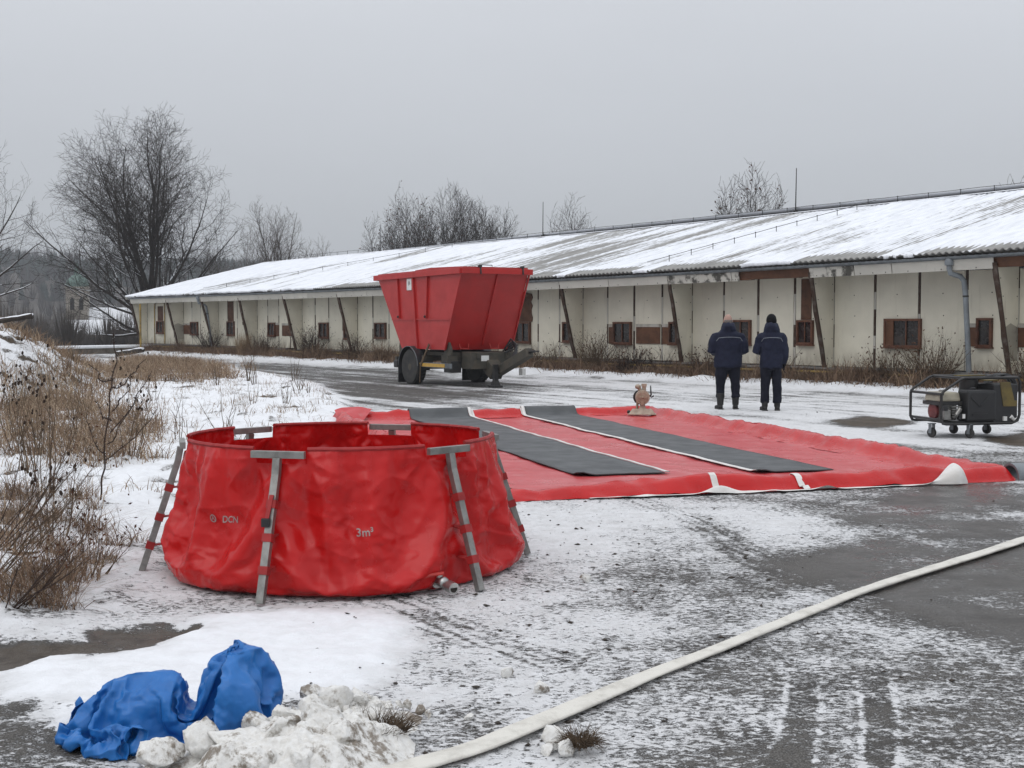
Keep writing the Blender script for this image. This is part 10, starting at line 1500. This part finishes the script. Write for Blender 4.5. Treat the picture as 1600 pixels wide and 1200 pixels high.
for i, (tt, oo, h, n, mat, lv, lab) in enumerate((
    (39.6, .8, 1.15, 26, 'stem_dark', 60, 'dark bare shrub against the shed behind the far downpipe'),
    (33.6, .75, .95, 20, 'stem_dark', 40, 'dark shrub under the boarded far window of the shed'),
    (35.0, 1.1, 1.0, 46, 'grass_stem', 0, 'tall tuft of tan grass by the snowbank left of the skip'),
    (29.0, .85, 1.15, 40, 'stem_dark', 90, 'wide dark bare shrub below the second window left of the skip'),
    (25.2, .8, .9, 26, 'stem_dark', 60, 'dark bare shrub just left of the skip trailer'),
    (12.9, .7, .85, 14, 'stem_brown', 20, 'thin brown weed stalks behind the trailer drawbar'),
    (10.4, .85, 1.05, 30, 'stem_brown', 50, 'tall arching brown weeds below the middle window of the shed'),
    (8.9, .8, .75, 30, 'stem_dark', 80, 'low dark red-brown shrub below the long boarded window'),
    (7.6, .6, .9, 9, 'stem_dark', 12, 'sparse dark stalks beside the leaning post left of the men'),
    (5.9, .55, .7, 18, 'stem_dark', 110, 'small leafy dark bush against the shed left of the stout man'),
    (3.2, .6, .75, 9, 'stem_brown', 14, 'sparse stalks against the shed right of the capped person'),
    (-0.3, .6, .85, 22, 'stem_brown', 70, 'brown weed thicket below the widest shed window'),
    (-1.6, .8, 1.0, 34, 'stem_brown', 60, 'dense brown weeds at the foot of the near downpipe'),
    (-4.2, .8, .9, 26, 'stem_brown', 60, 'brown weeds by the shed behind the generator'))):
    x, y = wall_xy(tt, oo)
    if mat == 'grass_stem':
        t_ = thing('grass_tuft', lab, 'grass tuft', (x, y, gz_at(x, y))); A, B_, ra, rb, en = stalks(60 + i, 260, 1.0, .55, .007, levels=0, kink=.07); link('blades', segs_mesh('blades', A, B_, ra, rb, pm('tan_grass_stalks', (.26, .18, .10), (.18, .12, .07), 9, .8, bmp=0, spec=.2), 3), t_)
    else: shrub('bare_shrub', lab, 'shrub', x, y, M[mat], 60 + i, int(n * 2.5), h * 1.18, .85, .0120, 'shrubs and weeds along the shed wall', leaves=int(lv * 2.2), lsize=.034, branch=6, kink=.18)

# tall dark sapling and its neighbours in the left field
sp_t = thing('bare_sapling', 'tall thin dark sapling with upright side shoots left of the tank', 'sapling', (-3.50, 10.8, gz_at(-3.5, 10.8)))
g = np.random.default_rng(5); A = []; B_ = []; ra = []; rb = []
def limb(pts, r0, r1, budr):
    for i in range(len(pts) - 1):
        f0, f1 = i / (len(pts) - 1), (i + 1) / (len(pts) - 1); A.append(pts[i]); B_.append(pts[i + 1]); ra.append(r0 + (r1 - r0) * f0); rb.append(r0 + (r1 - r0) * f1)
        for _ in range(budr):
            q = g.uniform(0, 6.28); c = np.array(pts[i]) * .5 + np.array(pts[i + 1]) * .5; A.append(c); B_.append(c + np.array([math.cos(q) * .022, math.sin(q) * .022, .02])); ra.append(.0045); rb.append(.0012)
def wob(p0, p1, k=9, s=.018, sag=0.0):
    p0, p1 = np.array(p0, float), np.array(p1, float); return [p0 + (p1 - p0) * f + g.normal(0, s, 3) * (0 < f < 1) + np.array([0, 0, -sag * math.sin(f * math.pi)]) for f in np.linspace(0, 1, k)]
limb(wob((0, 0, -.02), (.10, .0, .86), 9, .008), .0085, .0065, 0); limb(wob((.10, 0, .86), (.16, .02, 1.20), 6, .012) + wob((.16, .02, 1.20), (.13, .03, 1.44), 5, .010)[1:], .0075, .003, 2)
for p0, p1 in (((.10, 0, .60), (.46, .0, 1.12)), ((.07, 0, .50), (.32, .02, .92)), ((.12, 0, .78), (.28, .0, 1.10)), ((.11, 0, .70), (-.03, .02, .86)), ((.05, 0, .36), (.50, -.02, .80)), ((.12, 0, .98), (.40, .03, 1.22)), ((.13, 0, 1.05), (-.08, .0, 1.18)), ((.06, 0, .42), (-.10, 0, .70))):
    limb(wob(p0, p1, 8, .014, .05), .0058, .0025, 2)
link('stems', segs_mesh('stems', A, B_, ra, rb, M['stem_dark'], 5), sp_t)
q = MB(); q.ball((0, 0, 0), (1, 1, 1.55), 8, 7); seed_me = q.mesh('seed_head', M['seed_head'])
tz = [(-4.05, 11.1, 1.0, 'dried teasel with dark seed heads left of the sapling'), (-4.75, 12.6, 1.05, 'dried teasel with many seed heads at the left field edge'), (-5.6, 14.6, 1.1, 'dried teasel behind the snow hummock at far left'), (-4.2, 14.0, .95, 'dried teasel in the brown grass behind the sapling'), (-3.15, 8.8, .55, 'short dried teasel near the snowy log')]
for i, (x, y, h, lab) in enumerate(tz):
    t_, ends = shrub('dried_teasel', lab, 'teasel', x, y, M['stem_brown'], 90 + i, 6, h, .40, .0062, 'dried teasels in the snowy field', branch=6, blen=.45, kink=.08, up=.5)
    hv = random.Random(i)
    for (p, d) in ends:
        if p[2] > h * .45 and hv.random() < .7: o = link('seed_head', seed_me, t_, tuple(p), (hv.uniform(-.4, .4), hv.uniform(-.4, .4), 0)); o.scale = [hv.uniform(.007, .013)] * 3
# long arching brambles in the left foreground
for i, (x, y, lx, ly, n, h, lab) in enumerate(((-3.45, 8.3, .9, -.1, 8, 1.0, 'long arching bramble stems above the snowy log'), (-3.05, 7.5, .95, .1, 9, .9, 'bramble stems leaning toward the tank leg'), (-2.75, 6.95, 1.1, -.1, 8, .62, 'low bramble with dark leaves over the puddle edge'), (-3.7, 9.6, .6, .0, 8, .9, 'brown bramble stems behind the log'), (-2.62, 7.9, .35, -.2, 9, .40, 'short twiggy weeds at the foot of the left tank leg'), (-3.9, 7.6, .9, 0, 6, .8, 'long thin stems entering from the left edge'))):
    shrub('bramble', lab, 'bramble', x, y, M['stem_dark'] if i in (0, 2) else M['stem_brown'], 120 + i, n, h, .35, .0048, 'brambles in the left foreground', leaves=(70 if i in (2, 4) else 22), lsize=.013, branch=6, blen=.45, kink=.10, lean=(lx, ly), up=.15, levels=2 if i != 5 else 1)
g2 = np.random.default_rng(77); wa, wb, wra, wrb = [], [], [], []
for i in range(46):
    x = -2.9 - 9 * g2.random(); y = 8.5 + 26 * g2.random() ** 1.2
    if sdpoly(np.array([x]), np.array([y]), VERGE)[0] < .5 or x < -.47 * y - .5: continue
    A, B_, ra, rb, ends = stalks(300 + i, int(g2.integers(3, 8)), g2.uniform(.3, .75), .22, .003 + .0002 * y, branch=4, kink=.1); o3 = np.array([x, y, gz_at(x, y)])
    wa += [p + o3 for p in A]; wb += [p + o3 for p in B_]; wra += ra; wrb += rb
o = link('dead_weeds', segs_mesh('dead_weeds', wa, wb, wra, wrb, M['stem_brown'], 4)); set_props(o, 'thin dead weed stalks dotted over the snowy field', kind='stuff')

# fallen logs with snow on top
def log(label, p0, p1, r_, seed):
    p0, p1 = np.array(p0, float), np.array(p1, float); t_ = thing('fallen_log', label, 'log', tuple(p0 * .5 + p1 * .5 - [0, 0, r_])); c = p0 * .5 + p1 * .5 - [0, 0, r_]; gg = np.random.default_rng(seed)
    pts = [p0 + (p1 - p0) * f - c + gg.normal(0, r_ * .12, 3) for f in np.linspace(0, 1, 8)]; q = MB(); q.tube(pts, [r_ * gg.uniform(.85, 1.1) for _ in pts], 9); q.obj('trunk', M['bark'], t_, smooth=True)
    q = MB(); q.tube([p + [0, 0, r_ * .62] for p in pts], [r_ * .72 * gg.uniform(.8, 1.1) for _ in pts], 8, flat=.62, up=(0, 0, 1)); q.obj('snow_cover', M['snow'], t_, smooth=True)
log('snow-dusted brown log poking in at the left edge', (-3.65, 8.25, .08), (-3.03, 8.18, .115), .030, 1)
log('snow-capped log on top of the left mound', (-10.3, 25, 1.60), (-9.35, 25, 1.74), .055, 2)
log('snow-capped plank lying before the far ramp', (-18.5, 60, .16), (-16.9, 58.5, .38), .13, 3)

# ------------------------------------------------------------------ trees
def rtree(name, label, base, seed, mat, trunk, scaff, env, lev, tip=.012, snow=0, leaves=0, lsize=.06, group=None):
    """Leafless tree: trunk polyline, scaffold limbs (azimuth, tilt, length, radius, start), then laterals and twigs inside an uneven crown."""
    g = random.Random(seed); A = []; B_ = []; ra = []; rb = []; tips = []; lv_ = []
    def inside(p):
        if env is None: return True
        (cx, cy, cz), rx, rz = env; a = math.atan2(p[1], p[0]); k = 1 + .07 * math.sin(3 * a + seed) + .06 * math.sin(7 * a + 2 * p[2] + seed) + .05 * math.sin(1.7 * p[2] + 3 * a)
        return ((p[0] - cx) / rx) ** 2 + ((p[1] - cy) / rx) ** 2 + ((p[2] - cz) / rz) ** 2 < k
    def nrm(x, y, z):
        l = math.sqrt(x * x + y * y + z * z) + 1e-9; return (x / l, y / l, z / l)
    def grow(p, d, L_, r_, k):
        step, jit, up, prob, ratio, ang, start = lev[k]; n = max(2, int(L_ / step + .5)); side = g.random() * 6.28
        for i in range(n):
            d = nrm(d[0] + g.gauss(0, jit), d[1] + g.gauss(0, jit), d[2] + g.gauss(0, jit) + up); e = (p[0] + d[0] * step, p[1] + d[1] * step, p[2] + d[2] * step)
            if not inside(e) and (i > 1 or k > 1): break
            r0 = max(r_ * (1 - .82 * i / n), tip * .55); r1 = max(r_ * (1 - .82 * (i + 1) / n), tip * .45); A.append(p); B_.append(e); ra.append(r0); rb.append(r1); lv_.append(k); p = e
            if k + 1 < len(lev) and i >= start:
                for _ in range(int(prob + g.random())):
                    side += 2.4 + g.uniform(-.5, .5); t = g.uniform(.75, 1.25) * ang; a_ = nrm(*( (d[1], -d[0], 0) if abs(d[2]) < .95 else (1, 0, 0))); b_ = (d[1] * a_[2] - d[2] * a_[1], d[2] * a_[0] - d[0] * a_[2], d[0] * a_[1] - d[1] * a_[0])
                    c1, s1 = math.cos(side) * math.sin(t), math.sin(side) * math.sin(t); ct = math.cos(t); dd = (d[0] * ct + a_[0] * c1 + b_[0] * s1, d[1] * ct + a_[1] * c1 + b_[1] * s1, d[2] * ct + a_[2] * c1 + b_[2] * s1)
                    grow(p, nrm(*dd), L_ * ratio * g.uniform(.55, 1.15) * (1 - .45 * i / n), max(min(r1 * .5, .05), tip * .6), k + 1)
        tips.append((p, d))
    tp_, tr0 = trunk; tr_r = [tr0 * (1 - .35 * i / max(len(tp_) - 1, 1)) for i in range(len(tp_))]
    for i in range(len(tp_) - 1): A.append(tp_[i]); B_.append(tp_[i + 1]); ra.append(tr_r[i]); rb.append(tr_r[i + 1]); lv_.append(-1)
    for az_, tilt, L_, r_, si in scaff:
        d = (math.cos(az_) * math.sin(tilt), math.sin(az_) * math.sin(tilt), math.cos(tilt)); reach = 1.0; p = tp_[si]
        while reach < L_ and inside((p[0] + d[0] * reach, p[1] + d[1] * reach, p[2] + (d[2] + .02 * reach) * reach)): reach += .25
        grow(tp_[si], d, min(L_, reach), r_, 0)
    A, B_, ra, rb, lv_ = map(np.array, (A, B_, ra, rb, lv_)); t_ = thing(name, label, 'tree', base, 0, group); big = lv_ <= 0
    link('trunk', segs_mesh('trunk', A[big], B_[big], ra[big], rb[big], mat, 7), t_); link('crown', segs_mesh('crown', A[~big], B_[~big], ra[~big], rb[~big], mat, 3), t_) if (~big).any() else None
    if snow:
        d = B_ - A; hz2 = np.linalg.norm(d[:, :2], axis=1) / (np.linalg.norm(d, axis=1) + 1e-9); gg = np.random.default_rng(seed); k = (ra > .025) & (hz2 > .68) & (gg.random(len(d)) < .7) & (B_[:, 2] < snow)
        if not k.any(): return t_
        rr = np.minimum(ra[k], .10); o3 = np.stack([0 * rr, 0 * rr, rr * .72], -1); set_props(link('branch_snow', segs_mesh('branch_snow', A[k] + o3, B_[k] + o3, rr * .62, rr * .62, M['snow'], 5), t_), kind='stuff')
    if leaves:
        V, F = leaf_bits([(np.array(p), None) for p, d in tips], leaves, lsize, seed, .10); link('dead_leaves', np_mesh('dead_leaves', V, F, M['dead_leaf']), t_)
    return t_
# level: step, jitter, upward pull, children per step, length ratio, branching angle, first step that branches
OAK = [(.50, .060, .014, 1.0, .52, .66, 4), (.34, .11, .026, .95, .50, .70, 1), (.26, .15, .03, 1.30, .60, .75, 0), (.22, .2, .03, 0, 0, 0, 0)]
g0 = random.Random(8)
sc_ = []
for i in range(16): sc_.append((i * 2.4 + g0.uniform(-.3, .3), (.08, .34, .50, .68, .44, .82, .24, .60, .90, .98, .38, .74, .92, .16, .56, .78)[i], 13.0, g0.uniform(.09, .15), (5, 5, 4, 4, 4, 3, 5, 4, 3, 3, 5, 4, 3, 5, 4, 3)[i]))
for az_, tilt, L_, si in ((2.9, 1.08, 7.4, 3), (3.4, 1.28, 7.6, 2), (3.0, 1.50, 7.4, 2), (.3, 1.1, 6.6, 3), (6.0, 1.3, 6.2, 2), (4.4, 1.2, 6, 3), (1.6, 1.2, 6, 2), (3.7, 1.0, 7.2, 4), (2.6, 1.36, 7.2, 2), (3.2, 1.6, 7.2, 1), (2.8, 1.7, 6.6, 1)): sc_.append((az_, tilt, L_, .10, si))
rtree('oak_tree', 'great leafless oak with a wide rounded crown behind the shed corner', (-24.0, 85, -.8), 3, M['bark'], ([(0, 0, 0), (.02, 0, .8), (.05, 0, 1.6), (.02, .03, 2.4), (.05, .0, 3.1), (.08, 0, 3.7)], .42), sc_, ((-.5, 0, 8.7), 6.9, 8.0), OAK, .0135, snow=7)
SM = [(.40, .075, .035, 1.6, .42, .55, 1), (.30, .12, .03, 1.6, .50, .6, 0), (.24, .16, .03, 0, 0, 0, 0)]
def fan(n, t0, t1, L0, L1, r_, si=2, seed=0):
    g1 = random.Random(seed); return [(i * 2.4 + g1.uniform(-.4, .4), g1.uniform(t0, t1), g1.uniform(L0, L1), r_ * g1.uniform(.75, 1.1), g1.randint(1, si)) for i in range(n)]
def stem(h): return [(0, 0, 0), (.02, 0, h * .4), (.05, .02, h * .75), (.04, .0, h)]
rtree('leafless_tree', 'leafless tree reaching in at the left edge of the photo', (-28.0, 62, -.3), 4, M['bark'], (stem(3), .38), fan(15, .10, 1.35, 6.5, 8.5, .09, 3, 4), ((0, 0, 6.3), 5.6, 6.0), OAK, .009, snow=5)
G_ = 'leafless trees rising behind the shed roof'
rtree('leafless_tree', 'slender upright pale tree right of the great oak', (-20.6, 110, -1), 5, M['bark_pale'], (stem(4), .22), fan(9, .06, .42, 7.5, 9.6, .085, 3, 5), ((.0, 0, 7.4), 3.4, 6.4), SM, .013, group=G_)
rtree('leafless_tree', 'small rounded pale tree, second right of the great oak', (-17.0, 112, -1), 6, M['bark_pale'], (stem(3), .20), fan(9, .1, .6, 5, 7, .07, 3, 6), ((0, 0, 5.8), 2.9, 4.6), SM, .013, group=G_)
rtree('leafless_tree', 'low spreading tree between the oak and the pale tree', (-21.6, 98, -1), 16, M['bark_pale'], (stem(2.5), .2), fan(11, .2, 1.1, 5, 7, .07, 3, 16), ((0, 0, 4.6), 4.2, 4.2), SM, .012, group=G_)
specs = [(603, 335, 88, 1.5, 'thin leafy shrub tree at the left end of the roof thicket', 150), (640, 283, 88, 1.7, 'tallest slim tree with brown leaves in the roof thicket', 300), (664, 312, 91, 1.5, 'brown-leaved slim tree right of the tallest in the thicket', 160), (703, 298, 90, 1.7, 'tall bare tree in the middle of the roof thicket', 40), (735, 312, 90, 1.6, 'bare many-stemmed tree near the right of the thicket', 20), (762, 320, 92, 1.6, 'bare tree second from the right end of the thicket', 0), (789, 333, 92, 1.4, 'rounded bare tree at the right end of the roof thicket', 0), (905, 314, 84, 1.75, 'lone rounded bare tree right of the first lightning rod', 0), (1168, 238, 62, 1.35, 'bare forked tree with a few leaves left of the tall rod', 130), (1130, 312, 62, .5, 'tiny leafy shoot left of the forked tree', 34), (1217, 296, 61, .45, 'tiny leafy shoot between forked tree and tall rod', 24), (1600, 256, 60, 1.0, 'bare tree top above the roof at the right edge', 0)]
for i, (px, py, Yd, hw_, lab, lv) in enumerate(specs):
    X = (px - 800) / 2000 * Yd; top = 1.6 + (505 - py) / 2000 * Yd; lo = 2.6 if hw_ > .6 else top - 2.4; cz_ = lo + (top - lo) * .5
    n_ = 10 if hw_ > 1.2 else (4 if hw_ > .6 else 2); fl = fan(n_, .03, .13 + hw_ * .16, (top - lo) * .8, (top - lo) * 1.05, .045 if hw_ > .6 else .02, 3, 20 + i)
    rtree('leafless_tree', lab, (X, Yd, 0), 30 + i, M['bark'], (stem(lo), .14 if hw_ > .6 else .05), fl, ((0, 0, cz_), hw_ * 1.30, (top - lo) * .60), SM, .0135, leaves=lv, lsize=.085, group=G_)
# frosted small tree and bushes in the hollow by the church
for i, (px, Yd, h, lab) in enumerate(((78, 150, 6.0, 'pale frosted bush left of the church tower'), (105, 140, 7.2, 'thin tree in front of the church tower'), (40, 130, 6.0, 'grey bush in the hollow at the far left'), (168, 150, 5.0, 'dark bush right of the church nave'), (205, 120, 5.2, 'bare bush beside the yellow post'))):
    X = (px - 800) / 2000 * Yd; zb_ = gz_at(X, Yd)
    rtree('hollow_tree', lab, (X, Yd, zb_), 60 + i, M['bark_pale'] if i != 3 else M['bark'], (stem(h * .3), .14), fan(9, .1, .75, h * .5, h * .75, .05, 3, 50 + i), ((0, 0, h * .6), h * .36, h * .45), SM, .016, snow=(9 if i == 0 else 0), group='small trees in the hollow by the church')
